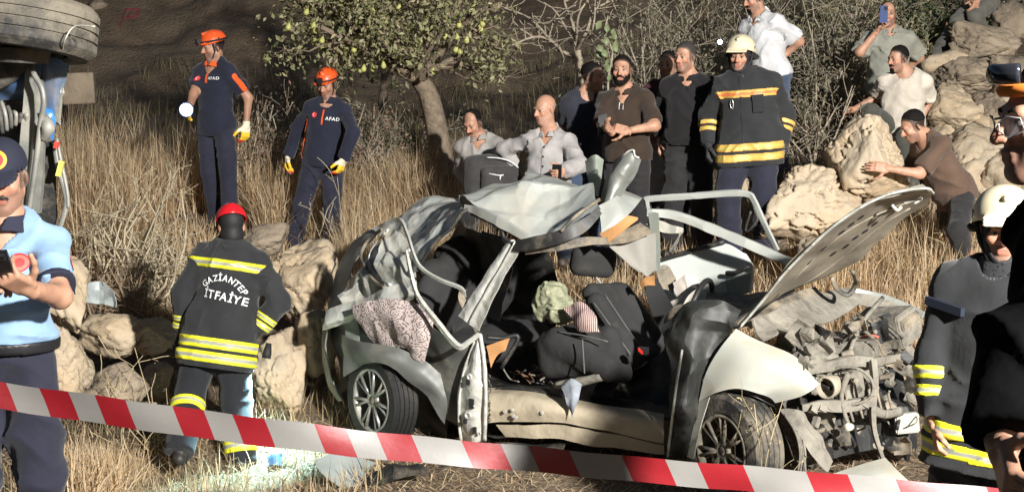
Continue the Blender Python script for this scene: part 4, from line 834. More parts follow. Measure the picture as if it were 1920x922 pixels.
def panel(name, m, rows, w=None, n=8, cr=(.02, 3, 1), thick=.004, parent=None, smooth=True): return grid_mesh(name, up_(P3(rows, w), n), m, parent or car, thick, cr, smooth)
SQ = ('far_window_frame', 'front_pillar', 'door_window_frame', 'roof_rail', 'upper_crossmember', 'front_post', 'lower_beam', 'torn_rail', 'bent_rail', 'far_wing_rail', 'roof_edge_trim')
def bar(name, m, pts, r, w=None, flat=1., n=6, sides=8, cr=.15, parent=None, ref=None, sq=0.):
    if name in SQ: sq, sides = 1., 16
    P = smooth_path(P3([pts], w)[0], n); rr = np.interp(np.linspace(0, 1, len(P)), np.linspace(0, 1, np.size(r)), np.atleast_1d(r)) * (1 + cr * (fbm(P, 14, 2) - .5) * 2)
    b = MB(); b.tube(P, rr, sides, flat=flat, ref=ref, sq=sq); o = b.build(name, m, parent or car, True)
    if sq: o.data.set_sharp_from_angle(angle=math.radians(20))
    return o
def cbox(name, m, c, s, yaw=0., tilt=0., parent=None, bev=.008, roll=0.):
    x = CD * math.cos(yaw) + CN * math.sin(yaw); y = np.cross(UP, x); z = UP
    x, z = x * math.cos(tilt) + z * math.sin(tilt), z * math.cos(tilt) - x * math.sin(tilt); y, z = y * math.cos(roll) + z * math.sin(roll), z * math.cos(roll) - y * math.sin(roll)
    bm = bmesh.new(); bmesh.ops.create_cube(bm, size=2); M = Matrix(((*(x * s[0]), 0), (*(y * s[1]), 0), (*(z * s[2]), 0), (0, 0, 0, 1))).transposed()
    M = Matrix([[x[i] * s[0], y[i] * s[1], z[i] * s[2], cp(*c)[i]] for i in range(3)] + [[0, 0, 0, 1]]); bmesh.ops.transform(bm, matrix=M, verts=bm.verts)
    if bev: bmesh.ops.bevel(bm, geom=bm.edges[:], offset=bev, segments=2, affect='EDGES')
    bm.verts.index_update(); v = np.array([q.co[:] for q in bm.verts]); b = MB(); b.v = [v]; b.n = len(v)
    b.q = [np.array([[q.index for q in f.verts] for f in bm.faces if len(f.verts) == 4])]; t = [[q.index for q in f.verts] for f in bm.faces if len(f.verts) == 3]; b.t = [np.array(t)] if t else []
    bm.free(); return b.build(name, m, parent or car)
def blob(name, m, prims, res=.012, k=.03, wr=.0, parent=None, seed=0):
    lo = np.min([p[0] for p in prims], 0) - .04; hi = np.max([p[1] for p in prims], 0) + .04; Fd = Field(lo, hi, res)
    for p in prims: Fd.add(p, k)
    if wr: Fd.disp(lambda P: (np.abs((fbm(P, 7, 3, seed) * 6) % 1 - .5) - .25) * wr + (fbm(P, 16, 2, seed) - .5) * wr)
    return mesh_np(name, *Fd.nets(), m, parent or car, True)
m_alloyd = mat('dusty shade darkened alloy', (.17, .15, .12), .6, .3, var=.2, dust=(.22, .19, .14), dscale=7, damt=.5)  # front rim: real dust, plus shade put into the darker colour
m_tyred = mat('shade darkened tyre rubber', (.012, .012, .012), .7, var=.25, dust=(.07, .06, .045), dscale=6, damt=.2, bump=.4, bscale=60)  # rear tyre: cleaner rubber, darkened so its colour carries the shade there
def wheel(c, ax, R=.305, rim=.205, wid=.19, flatv=0., name='wheel', mt=None, ma=None):
    root = bpy.data.objects.new(name, None); COL.objects.link(root); root.parent = car; root.location = Vector(c) - Vector(car.location)
    h = wid / 2; b = MB(); pr = [(rim - .004, -h * .9), (rim + .02, -h), (R - .03, -h), (R - .008, -h * .8)]
    for i in range(4): z0, z1 = -h * .74 + i * h * .37, -h * .74 + (i + 1) * h * .37; pr += [(R, z0 + .004), (R, z1 - .006), (R - .009, z1 - .004), (R - .009, z1 + .002)]
    pr += [(R - .008, h * .8), (R - .03, h), (rim + .02, h), (rim - .004, h * .9)]; b.lathe(c, ax, pr, 56); b.build('tyre', mt or m_tyre, root, False)
    b = MB(); b.lathe(c, ax, [(rim + .006, h * .95), (rim + .006, h * .99), (rim - .010, h * .99), (rim - .018, h * .8), (rim - .022, h * .2), (rim - .02, -h * .9)], 48)
    ax = nrm(ax); a0 = nrm(UP - ax * ax[2]); b0 = np.cross(ax, a0)
    for i in range(7):
        for dlt in (-.13, .13):
            t = i * 2 * math.pi / 7 + dlt; rd = math.cos(t) * a0 + math.sin(t) * b0; t0 = i * 2 * math.pi / 7 + dlt * .5; r0 = math.cos(t0) * a0 + math.sin(t0) * b0
            b.tube([c + ax * h * .72 + r0 * .045, c + ax * h * .80 + (r0 + rd) * .5 * .11, c + ax * h * .82 + rd * (rim - .012)], [.021, .016, .019], 6, ref=ax, flat=.6)
    b.lathe(c, ax, [(.062, h * .55), (.058, h * .86), (.034, h * .90), (.030, h * .84), (.0001, h * .84)], 24); b.build('rim', ma or m_alloy, root, True)
    b = MB(); b.lathe(c, ax, [(.028, h * .84), (.026, h * .89), (.0001, h * .89)], 18); b.build('hub_cap', m_plasl, root, True)
    b = MB(); b.lathe(c, ax, [(rim - .03, -h * .1), (.0001, -h * .1)], 24); b.build('brake_disc', mat('rusty brake disc', (.10, .075, .055), .7, .4), root)
    return root
car = thing('wrecked_car', 'crushed silver saloon car with torn roof and raised bonnet', 'car', CPR * .5 + CPF * .5 + CN * .8 - V3(0, 0, .31))
# roof and rear pillars
panel('roof_panel', m_silver, [[(874, 392, .15), (938, 420, .12), (1000, 447, .10), (1050, 434, .12), (1122, 386, .2)], [(866, 384, .35), (930, 396, .24), (998, 424, .16), (1052, 400, .28), (1116, 372, .38)],
    [(862, 374, .6), (930, 364, .48), (1000, 372, .36), (1052, 362, .44), (1114, 356, .55)], [(860, 366, .95), (926, 346, .9), (994, 318, .72), (1038, 319, .74), (1104, 337, .8)]], n=20, cr=(.085, 3.2, 11), thick=.005)
panel('roof_corner', m_silver, [[(1122, 386, .3), (1150, 372, .4), (1164, 356, .7)], [(1126, 412, .25), (1165, 396, .35), (1186, 366, .7)], [(1128, 436, .2), (1172, 408, .35), (1204, 374, .7)]], n=7, cr=(.02, 4, 5))
panel('rear_pillar', m_silverd, [[(862, 367, 1.0), (830, 366, 1.0), (802, 368, .98), (765, 388, .9), (732, 412, .85), (698, 428, .8)], [(866, 380, .7), (836, 380, .7), (806, 392, .68), (776, 418, .6), (752, 440, .55), (728, 452, .55)],
    [(870, 392, .4), (842, 402, .35), (812, 424, .3), (786, 452, .25), (770, 470, .25), (752, 482, .3)], [(874, 398, .12), (848, 428, .08), (820, 450, .05), (798, 480, .03), (786, 502, .02), (772, 512, .05)]], n=11, cr=(.045, 4.5, 3))
bar('window_seal', m_plas, [(888, 392, .1), (868, 398, .06), (846, 428, .03), (822, 448, .0), (798, 480, -.02), (784, 506, -.03)], .012, flat=.6)
bar('roof_rail', m_silver, [(872, 388, .1), (905, 400, .05), (945, 420, .02), (985, 444, .0), (1002, 452, .02)], [.016, .028, .030, .026, .018], flat=.55, cr=.3)
bar('roof_seal', m_plas, [(884, 400, .1), (915, 414, .06), (938, 428, .03), (945, 446, .03), (962, 458, .02)], .014, flat=.7)
bar('roof_edge_trim', m_plas, [(962, 462, .02), (990, 458, .0), (1050, 444, .02), (1092, 424, .1), (1124, 396, .2)], [.03, .04, .042, .040, .02], flat=.5)
bar('roof_edge_trim', m_plasl, [(985, 470, .06), (1045, 462, .08), (1100, 452, .15), (1140, 452, .2)], [.022, .028, .026, .02], flat=.5)
bar('rubber_seal', m_plasl, [(1052, 434, .0), (1066, 418, .02), (1086, 400, .06), (1124, 374, .2)], .012)
panel('trunk_lid', mat('scuffed pale plastic', (.30, .30, .27), .6, var=.2, dust=DUST, damt=.3), [[(712, 430, .8), (682, 440, 1.0), (656, 466, 1.05), (634, 508, 1.0), (618, 560, .9), (602, 600, .6)], [(716, 438, .6), (694, 456, .7), (676, 480, .75), (656, 522, .7), (636, 570, .6), (618, 604, .35)]], n=8, cr=(.03, 5, 8))
panel('rear_quarter_panel', m_silverd, [[(730, 424, .30), (712, 452, .22), (702, 492, .14), (716, 536, .06)], [(750, 436, .24), (738, 468, .16), (736, 505, .08), (748, 540, .03)], [(764, 456, .18), (770, 488, .10), (778, 515, .05), (788, 548, .0)]], n=10, cr=(.05, 7, 21))
panel('rear_quarter_panel', m_silverd, [[(632, 548, .30), (660, 512, .36), (684, 472, .40), (704, 448, .42)], [(642, 566, .18), (676, 536, .24), (700, 500, .28), (716, 462, .30)], [(652, 584, .08), (690, 562, .10), (716, 534, .14), (728, 486, .18)]], n=10, cr=(.06, 8, 33))
for k_, (pts_, r_) in enumerate([([(716, 430, .3), (690, 450, .35), (677, 478, .32), (684, 500, .25), (702, 526, .15), (722, 540, .06)], .012), ([(722, 436, .28), (700, 462, .3), (692, 488, .28), (704, 514, .2), (732, 534, .06)], .009), ([(668, 515, .5), (690, 530, .3), (712, 538, .15)], .014), ([(728, 428, .3), (716, 470, .3), (735, 492, .25), (768, 468, .1)], .011)]): bar('bent_trim', (m_plasl, m_silverd)[k_ % 2], pts_, r_)
panel('belt_panel', m_silverd, [[(612, 584, .12), (655, 566, .1), (715, 544, .06), (768, 526, .03)], [(606, 606, .06), (655, 590, .05), (715, 566, .02), (776, 548, .0)], [(604, 620, .1), (650, 606, .1), (712, 584, .08), (776, 560, .06)]], n=8, cr=(.03, 5, 4))
bar('door_window_frame', m_silver, [(712, 424, .2), (748, 412, .1), (764, 440, .02), (776, 478, -.04), (790, 502, -.06), (824, 524, -.06), (864, 540, -.03), (872, 556, 0)], [.010, .015, .014, .013, .013, .013, .013, .010], flat=.55)
bar('door_window_frame', m_bare, [(762, 470, .0), (770, 510, -.05), (784, 556, -.09), (820, 604, -.14), (858, 648, -.16), (880, 640, -.12), (898, 626, -.08)], [.013, .016, .018, .020, .020, .016, .013], flat=.6)
bar('door_window_frame', m_plasl, [(868, 542, .0), (866, 560, -.01), (880, 590, -.02), (896, 622, -.04)], [.022, .024, .02, .016], flat=.6)
# middle pillar
panel('middle_pillar', m_bare, [[(954, 450, .03), (926, 492, .01), (898, 530, -.02), (876, 566, -.04), (860, 592, -.04)], [(961, 449, .015), (934, 492, -.005), (908, 534, -.035), (886, 572, -.06), (871, 600, -.06)], [(969, 452, .03), (947, 495, .01), (922, 540, -.02), (900, 580, -.045), (884, 610, -.045)], [(978, 456, .01), (958, 498, -.01), (934, 544, -.04), (912, 588, -.065), (897, 620, -.06)]], n=5, cr=(.012, 9, 6), thick=.006)
bar('pillar_crease', m_silver, [(966, 452, .0), (943, 494, -.02), (917, 538, -.05), (894, 578, -.075), (880, 606, -.075)], .006, cr=.4)
for a_ in ((884, 756, .016, .03), (878, 716, .012, .016), (890, 806, .010, .02), (872, 790, .010, .012)): b_ = MB(); b_.box(cp(a_[0], a_[1], -.062), CD, CN, UP, a_[2], .008, a_[3]); b_.build('pillar_slot', m_black, car)
bar('pillar_flange', m_bare, [(900, 626, -.04), (908, 680, -.04), (911, 740, -.05), (910, 790, -.04), (909, 826, -.01)], .012, cr=.3, flat=.5); bar('pillar_flange', m_silverd, [(890, 640, -.02), (872, 690, -.01), (862, 740, -.02), (861, 790, -.01), (865, 826, .02)], .010, cr=.3, flat=.6)
panel('pillar_base', m_bare, [[(888, 626, .02), (870, 690, .02), (860, 740, .0), (860, 790, .02), (864, 826, .04)], [(896, 624, -.04), (888, 690, -.05), (884, 740, -.06), (884, 790, -.05), (886, 828, -.02)], [(906, 628, .0), (912, 690, .0), (914, 740, -.02), (913, 790, .0), (912, 826, .03)]], n=6, cr=(.018, 9, 14), thick=.02)
for px_, py_, r_ in ((881, 706, .02), (886, 760, .014), (878, 778, .026), (900, 812, .01)):
    b_ = MB(); b_.lathe(cp(px_, py_, -.055), -CN, [(r_, 0), (r_, .008), (r_ * .6, .012), (r_ * .5, -.004), (.0001, -.004)], 14); b_.build('pillar_boss', m_bare, car, True)
panel('rear_door_skin', mat('grey door with painted shade', (.11, .115, .105), .5, .2, var=.2, dust=DUST, damt=.25), [[(796, 600, .1), (830, 626, .0), (862, 650, -.02), (888, 640, .0)], [(776, 680, .14), (812, 684, .08), (845, 688, .04), (872, 690, .04)], [(772, 720, .16), (806, 752, .12), (840, 784, .1), (866, 800, .08)]], n=7, cr=(.03, 4, 9))  # door colour darkened to stand for the shade behind the pillar
# rear wheel arch and bumper
panel('rear_bumper', mat('dull green grey bumper', (.13, .14, .12), .5, var=.2, dust=DUST, damt=.3), [[(603, 598, .45), (601, 640, .4), (606, 690, .35), (620, 730, .3), (634, 752, .28)], [(616, 590, .2), (611, 640, .25), (616, 690, .22), (630, 732, .2), (640, 752, .2)]], n=7, cr=(.02, 5, 2), thick=.01)
panel('wheel_arch_liner', m_plas, [[(618, 606, .5), (640, 598, .15), (668, 600, .12), (700, 640, .1)], [(622, 660, .5), (650, 650, .2), (676, 650, .2), (712, 672, .2)], [(640, 740, .5), (668, 700, .3), (690, 676, .35), (740, 690, .3)]], n=6, cr=(.05, 5, 12))
panel('wheel_arch_liner', m_sage, [[(634, 600, .1), (652, 596, .08), (668, 600, .08)], [(646, 632, .1), (662, 628, .08), (678, 636, .08)], [(654, 672, .14), (664, 668, .1), (670, 680, .12)]], n=5, cr=(.03, 6, 13))
panel('inner_panel', m_plas, [[(800, 620, .25), (830, 640, .2), (858, 660, .15)], [(760, 660, .3), (800, 690, .25), (850, 690, .15)], [(690, 680, .45), (760, 720, .4), (850, 800, .2)], [(690, 800, .5), (760, 820, .45), (850, 826, .25)]], n=5, cr=(.05, 4, 15))
bar('shock_absorber', m_sage, [(738, 656, .12), (728, 690, .1), (722, 726, .08)], [.03, .028, .03])
panel('rear_wheel_arch', mat('dark arch panel', (.12, .125, .115), .5, .1, var=.2, dust=(.2, .18, .14), damt=.25), [[(632, 628, .02), (676, 640, -.06), (736, 650, -.08), (790, 672, -.04), (826, 700, .0)], [(640, 672, .0), (680, 660, -.10), (734, 668, -.12), (790, 704, -.08), (838, 752, -.02)], [(646, 706, .02), (684, 682, -.09), (732, 682, -.11), (784, 730, -.06), (836, 792, .0)]], n=7, cr=(.03, 6, 16))
RA = nrm(-CN * .93 - CD * .36 + UP * .03); FA = nrm(-CN * .90 - CD * .46 + UP * .05)
wheel(cp(717, 747, .05), RA, mt=m_tyred); wheel(cp(1376, 842, .04), FA, R=.325, rim=.20, wid=.21, ma=m_alloyd)
# sill and floor
panel('door_sill', m_sillm, [[(912, 726, .16), (980, 728, .16), (1040, 738, .14), (1125, 756, .12), (1245, 778, .12)], [(914, 736, .03), (980, 742, .02), (1040, 752, .02), (1125, 770, .04), (1245, 790, .05)], [(914, 766, -.02), (980, 768, -.02), (1040, 770, -.02), (1125, 788, .02), (1245, 808, .04)], [(915, 792, .01), (980, 791, .0), (1050, 792, .0), (1125, 806, .03), (1245, 830, .05)]], n=8, cr=(.018, 4, 7), thick=.01)
panel('sill_flange', m_sillm, [[(930, 796, .03), (1000, 796, .02), (1060, 800, .02), (1130, 812, .04), (1245, 834, .06)], [(950, 816, .06), (1000, 820, .04), (1060, 822, .05), (1130, 838, .06), (1245, 852, .08)]], n=7, cr=(.03, 5, 18))
for px_, py_ in ((947, 771), (961, 768), (963, 779), (968, 782), (1017, 773)): b_ = MB(); b_.lathe(cp(px_, py_, -.03), -CN, [(.012, 0), (.012, .006), (.0001, .008)], 10); b_.build('bolt', m_bare, car)
panel('floor_pan', m_plas, [[(920, 730, .12), (1080, 745, .12), (1240, 780, .12), (1400, 800, .2)], [(880, 690, .8), (1050, 700, .8), (1250, 700, .8), (1400, 720, .8)], [(860, 640, 1.5), (1040, 640, 1.5), (1230, 640, 1.5), (1400, 640, 1.5)]], n=5, cr=(.04, 3, 19), thick=.02)
panel('underbody', m_plas, [[(650, 800, .35), (850, 806, .3), (1060, 812, .2), (1260, 840, .2)], [(650, 770, 1.4), (850, 770, 1.4), (1060, 770, 1.4), (1260, 780, 1.4)]], n=5, cr=(.04, 3, 29), thick=.02)
# cabin
def ax3(t): return np.stack([CD, CN, UP])
blob('back_seat', m_seat, [ell(cp(880, 540, .75), ax3(0), (.16, .62, .30)), ell(cp(930, 640, .7), ax3(0), (.26, .6, .12)), ell(cp(880, 470, .9), ax3(0), (.12, .4, .12))], .022, .08, .02)
blob('seat_headrest', m_seat, [ell(cp(812, 505, .35), ax3(0), (.09, .12, .07)), ell(cp(858, 528, .45), ax3(0), (.09, .10, .06))], .014, .03)
panel('rear_inner_trim', m_plas, [[(960, 462, .15), (905, 440, .5), (860, 420, .9)], [(955, 520, .3), (890, 500, .6), (830, 488, 1.0)], [(940, 600, .5), (880, 580, .7), (820, 560, 1.0)]], n=5, cr=(.03, 4, 41))
panel('far_rear_door', m_plas, [[(905, 432, 1.45), (975, 452, 1.45), (1028, 470, 1.45)], [(890, 540, 1.5), (970, 540, 1.5), (1046, 540, 1.5)], [(890, 650, 1.55), (970, 660, 1.55), (1040, 660, 1.55)]], n=5, cr=(.03, 3, 42))
sx0_ = nrm(cp(1118, 530, .7) - cp(1206, 668, .62)); sy0_ = nrm(CN - sx0_ * (CN @ sx0_)); sz0_ = np.cross(sx0_, sy0_); SR_ = np.stack([sx0_, sy0_, sz0_])
blob('front_seat_back', m_seat, [rbox(cp(1166, 604, .66), SR_, (.29, .19, .06), .05), cone(cp(1118, 566, .44), cp(1186, 668, .40), .06, .08), cone(cp(1168, 548, .86), cp(1226, 640, .84), .06, .08)], .015, .05, .006, seed=2)
hx_ = nrm(CD + CN * .9 - UP * .15); hz_ = nrm(UP + CD * .25 - hx_ * ((UP + CD * .25) @ hx_)); blob('headrest', m_seat, [rbox(cp(1112, 490, .72), np.stack([hx_, np.cross(hz_, hx_), hz_]), (.15, .065, .10), .06)], .012, .03)
bar('headrest_post', m_bare, [(1118, 520, .72), (1138, 545, .7)], .008)
blob('seat_cushion', m_seat, [rbox(cp(1090, 655, .40), np.stack([nrm(CD + UP * .15), CN, nrm(UP - CD * .15)]), (.22, .24, .15), .09), cone(cp(1050, 640, .22), cp(1140, 690, .18), .09, .085), cone(cp(1142, 630, .3), cp(1168, 700, .26), .07, .06)], .014, .05, .008, seed=5)
for pts_ in ([(1112, 566, .36), (1140, 604, .32), (1182, 664, .30)], [(1134, 552, .48), (1166, 600, .44), (1206, 660, .42)], [(1046, 622, .16), (1090, 628, .12), (1140, 640, .12)], [(1092, 636, .06), (1094, 670, .05), (1096, 700, .06)]): bar('seat_piping', mat('grey seat piping', (.09, .09, .088), .7), pts_, .005, cr=0)
bar('seat_rail', m_dusty, [(1040, 722, .15), (1085, 716, .12), (1128, 706, .12)], [.02, .03, .025])
b_ = MB(); b_.box(cp(1206, 657, .1), CD, CN, UP, .028, .02, .02); b_.build('seat_belt_buckle', m_plas, car); b_ = MB(); b_.box(cp(1201, 658, .07), nrm(CD - UP * .8), CN, UP, .016, .006, .008); b_.build('buckle_button', mat('red button', (.65, .03, .02), .4), car)
panel('orange_trim', m_tanb, [[(912, 648, .12), (935, 640, .16), (956, 634, .2)], [(922, 690, .14), (935, 664, .18), (948, 656, .2)]], n=4, cr=(.02, 6, 2))
bar('seat_frame', m_plas, [(912, 632, .15), (940, 634, .2), (972, 632, .25), (940, 690, .2)], .014)
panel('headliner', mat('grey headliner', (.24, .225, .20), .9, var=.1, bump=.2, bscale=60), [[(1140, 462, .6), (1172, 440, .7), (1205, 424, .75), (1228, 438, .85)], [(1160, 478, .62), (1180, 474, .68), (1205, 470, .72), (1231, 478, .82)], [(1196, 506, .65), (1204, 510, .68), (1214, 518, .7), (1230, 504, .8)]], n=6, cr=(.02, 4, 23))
panel('headliner_dark_side', m_plasl, [[(1128, 440, .5), (1160, 436, .55), (1200, 416, .6)], [(1142, 460, .55), (1176, 456, .6), (1226, 436, .7)]], n=6, cr=(.02, 4, 24))  # dark dusty strip beside the grey headliner
panel('roof_lining_board', m_tanb, [[(1122, 436, .42), (1150, 414, .45), (1174, 404, .5), (1196, 408, .55)], [(1138, 456, .40), (1160, 440, .43), (1180, 424, .48), (1196, 412, .54)]], n=5, cr=(.008, 5, 25))
panel('side_trim', m_sage, [[(1214, 400, .9), (1226, 398, .9), (1234, 400, .9)], [(1222, 450, .9), (1230, 450, .9), (1238, 452, .9)], [(1226, 508, .85), (1234, 508, .85), (1238, 504, .85)]], n=5, cr=(.01, 5, 26))
panel('trim_fragment', m_tanb, [[(1200, 528, .7), (1214, 520, .7), (1228, 516, .7)], [(1204, 542, .68), (1216, 536, .68), (1230, 536, .68)]], n=4, cr=(.02, 8, 3))
panel('seat_side', m_seat, [[(1205, 530, .75), (1232, 520, .8)], [(1222, 590, .7), (1262, 575, .7)], [(1255, 640, .6), (1290, 600, .6)]], n=6, cr=(.02, 5, 27))
# torn posts standing above the roof
panel('torn_door_post', m_sage, [[(1098, 302, .9), (1116, 290, .84), (1132, 300, .9)], [(1102, 330, .9), (1116, 328, .85), (1131, 330, .92)], [(1108, 366, .85), (1114, 366, .82), (1122, 368, .86)]], n=6, cr=(.012, 8, 31), thick=.012)
panel('torn_roof_post', mat('dull grey channel', (.15, .155, .14), .45, .2, var=.2, bump=.2, bscale=20, facet=.4, fscale=10), [[(1150, 300, .62), (1166, 290, .55), (1186, 288, .55), (1200, 300, .6)], [(1138, 336, .56), (1150, 330, .48), (1168, 328, .48), (1184, 338, .54)], [(1126, 378, .5), (1136, 374, .42), (1148, 374, .42), (1158, 384, .46)], [(1124, 410, .42), (1130, 412, .36), (1136, 412, .36), (1142, 418, .4)]], n=7, cr=(.02, 8, 32), thick=.01)
bar('torn_edge', m_bare, [(1170, 292, .54), (1178, 284, .54), (1188, 282, .54), (1190, 292, .54), (1198, 296, .56)], .006)
# far side: window frame, front pillar, far door
bar('far_window_frame', m_silver, [(1216, 398, 1.1), (1213, 382, 1.15), (1216, 373, 1.2), (1290, 368, 1.4), (1368, 362, 1.5), (1402, 364, 1.55), (1414, 376, 1.55), (1432, 416, 1.55), (1458, 470, 1.5)], [.022, .022, .020, .020, .020, .018, .018, .018, .015], n=8, flat=.6)
bar('far_window_seal', m_plas, [(1408, 372, 1.56), (1416, 396, 1.56), (1420, 412, 1.56), (1404, 432, 1.56), (1398, 428, 1.56), (1408, 396, 1.56)], .01)
bar('front_pillar', m_silver, [(1214, 398, 1.0), (1268, 404, 1.05), (1338, 430, 1.1), (1410, 460, 1.15), (1492, 496, 1.2)], [.026, .030, .031, .031, .028], flat=.7, n=8)
bar('torn_rail', m_silverd, [(1216, 412, .95), (1250, 428, 1.0), (1280, 432, 1.0)], [.03, .03, .016], flat=.6, cr=.5)
for k_ in range(5): bar('loose_wire', m_dusty, [(1274 + 2 * k_, 432, 1.0), (1272 - 4 * k_, 450 + 5 * k_, .98), (1262 + 3 * k_, 470, .97)], .003)
panel('far_door_panel', mat('pale sage door card', (.47, .50, .47), .6, var=.08, dust=DUST, damt=.15), [[(1232, 490, 1.35), (1290, 474, 1.4), (1356, 456, 1.45), (1400, 478, 1.45)], [(1240, 530, 1.35), (1300, 520, 1.4), (1360, 500, 1.42), (1412, 500, 1.42)], [(1250, 570, 1.3), (1310, 570, 1.35), (1370, 560, 1.4), (1410, 545, 1.4)]], n=6, cr=(.010, 2, 35), thick=.03)
bar('far_door_sill_rubber', m_plas, [(1230, 490, 1.33), (1290, 472, 1.38), (1358, 453, 1.42)], .016, flat=.7)
bar('door_pull', m_plas, [(1362, 512, 1.34), (1384, 510, 1.32), (1404, 498, 1.33)], .016); panel('door_armrest', m_sage, [[(1360, 524, 1.35), (1410, 510, 1.35)], [(1366, 556, 1.32), (1406, 548, 1.32)]], n=5, cr=(.01, 5, 3), thick=.03)
panel('seat_bolster', m_plasl, [[(1230, 500, 1.1), (1252, 496, 1.15), (1268, 522, 1.15)], [(1240, 540, 1.05), (1258, 545, 1.1), (1262, 548, 1.1)]], n=5, cr=(.02, 5, 37))
b_ = MB(); sc_ = cp(1312, 582, .95); sx_, sy_ = nrm(UP * .92 + CD * .40), CN
sx_ = nrm(ray(1352, 505) * 0 + (cp(1338, 508, 1.05) - sc_)); sy_ = nrm(np.cross(CD * .9 - UP * .35, sx_)); a_ = np.linspace(0, 2 * math.pi, 40)
b_.tube([sc_ + .20 * (math.cos(t) * sx_ + math.sin(t) * sy_) for t in a_], .018, 10, cap=False); b_.build('steering_wheel', m_plas, car, True)
# dashboard, cowl, crushed front door
panel('dashboard', m_plasl, [[(1325, 545, 1.1), (1400, 548, 1.2), (1480, 524, 1.3)], [(1322, 575, .85), (1400, 580, .8), (1490, 545, 1.0)], [(1340, 610, .5), (1400, 612, .35), (1470, 575, .6)]], n=8, cr=(.05, 3.5, 43), thick=.02)
panel('crushed_front_door', mat('crumpled dark door skin', (.026, .027, .025), .55, var=.2, bump=.15, bscale=12, bdist=.02, dust=(.09, .085, .07), dscale=4, damt=.2, facet=.9, fscale=6), [[(1240, 610, .16), (1290, 566, .12), (1345, 562, .10), (1388, 582, .12)], [(1258, 660, .08), (1296, 640, .0), (1338, 640, .06), (1360, 640, .08)], [(1266, 730, .04), (1286, 720, -.06), (1306, 710, .02), (1322, 700, .06)], [(1256, 790, .04), (1274, 790, -.05), (1290, 790, .0), (1300, 780, .05)], [(1246, 852, .04), (1262, 856, -.04), (1278, 858, .0), (1290, 856, .05)]], n=12, cr=(.05, 6, 44), thick=.006)
bar('door_edge_trim', m_bare, [(1279, 655, -.06), (1266, 740, -.10), (1252, 856, -.10)], .0075, cr=0)
panel('torn_lining', m_plasl, [[(1240, 620, .5), (1262, 580, .5), (1290, 570, .5)], [(1245, 690, .35), (1262, 660, .3), (1285, 640, .3)], [(1250, 760, .25), (1262, 740, .2), (1275, 720, .2)]], n=6, cr=(.05, 4, 45))
panel('footwell', m_plas, [[(1130, 700, .4), (1200, 680, .5), (1260, 640, .6)], [(1110, 745, .3), (1190, 750, .3), (1260, 770, .3)]], n=6, cr=(.05, 4, 46))
# front fender, wheel arch, bonnet
panel('front_fender', m_cream_p, [[(1380, 616, .10), (1410, 632, .10), (1450, 650, .11), (1490, 668, .13), (1512, 692, .14), (1536, 720, .16)], [(1352, 652, .04), (1395, 664, .0), (1440, 678, .0), (1476, 692, .03), (1500, 712, .06), (1520, 732, .1)], [(1324, 700, .03), (1370, 702, -.03), (1414, 708, -.04), (1450, 718, -.01), (1478, 730, .03), (1496, 744, .08)], [(1310, 752, .02), (1342, 736, -.03), (1384, 728, -.05), (1424, 738, -.03), (1444, 746, .02), (1454, 756, .06)]], n=8, cr=(.012, 3, 51), thick=.006)
panel('fender_lip', m_cream_p, [[(1311, 752, .02), (1300, 800, .02), (1288, 856, .04)], [(1330, 744, -.03), (1313, 800, -.01), (1300, 860, .02)]], n=6, cr=None, thick=.006)
panel('wheel_arch_liner', m_plas, [[(1320, 760, .06), (1345, 742, .02), (1385, 734, .0), (1425, 744, .02), (1452, 760, .08)], [(1310, 830, .3), (1350, 770, .4), (1400, 760, .45), (1440, 780, .4), (1475, 820, .3)], [(1310, 900, .4), (1350, 860, .5), (1400, 850, .5), (1450, 860, .5), (1490, 880, .4)]], n=6, cr=(.02, 5, 52))
panel('torn_arch_liner', m_dusty, [[(1460, 764, .04), (1488, 764, .06), (1508, 776, .1)], [(1490, 800, .0), (1520, 802, .04), (1540, 812, .1)], [(1514, 840, .0), (1544, 836, .04), (1560, 846, .1)], [(1540, 872, .0), (1552, 884, .04), (1566, 864, .1)]], n=7, cr=(.03, 9, 53))
for k_ in range(4): bar('torn_strip', m_dusty, [(1470 + 12 * k_, 775 + 16 * k_, -.02), (1492 + 6 * k_, 812 + 12 * k_, -.03), (1500 + 3 * k_, 850 + 6 * k_, -.03), (1496 + 5 * k_, 884, -.02)], .006, flat=.4)
bon_ = panel('bonnet', mat('dusty bonnet underside', (.21, .185, .145), .65, .05, var=.25, vscale=5, dust=(.31, .27, .20), dscale=4, damt=.4, bump=.2, bscale=16), [[(1388, 612, .12), (1428, 566, .10), (1474, 510, .05), (1545, 441, .0), (1605, 396, .0), (1668, 366, .02), (1732, 354, .05)], [(1410, 592, .35), (1450, 555, .32), (1500, 508, .28), (1570, 446, .24), (1628, 404, .22), (1690, 374, .22), (1746, 362, .24)],
    [(1434, 574, .6), (1478, 545, .6), (1534, 508, .55), (1596, 462, .48), (1646, 424, .45), (1696, 394, .42), (1744, 372, .4)], [(1460, 560, .85), (1502, 536, .85), (1556, 516, .8), (1608, 494, .75), (1652, 452, .7), (1690, 418, .62), (1738, 384, .55)]], n=9, cr=(.014, 5, 54), thick=.018)
bar('bonnet_edge', m_silverd, [(1386, 615, .1), (1428, 566, .08), (1474, 509, .03), (1545, 439, -.02), (1605, 394, -.02), (1668, 364, .0), (1734, 353, .03), (1750, 362, .12)], .008, n=8)
bm_ = BVHTree.FromPolygons([Vector(q.co) + car.location for q in bon_.data.vertices], [tuple(q.vertices) for q in bon_.data.polygons])
def on_bonnet(px, py, off=.004):
    h = bm_.ray_cast(Vector(CAM), Vector(nrm(ray(px, py)))); return (np.array(h[0]) - nrm(ray(px, py)) * off) if h[0] else None
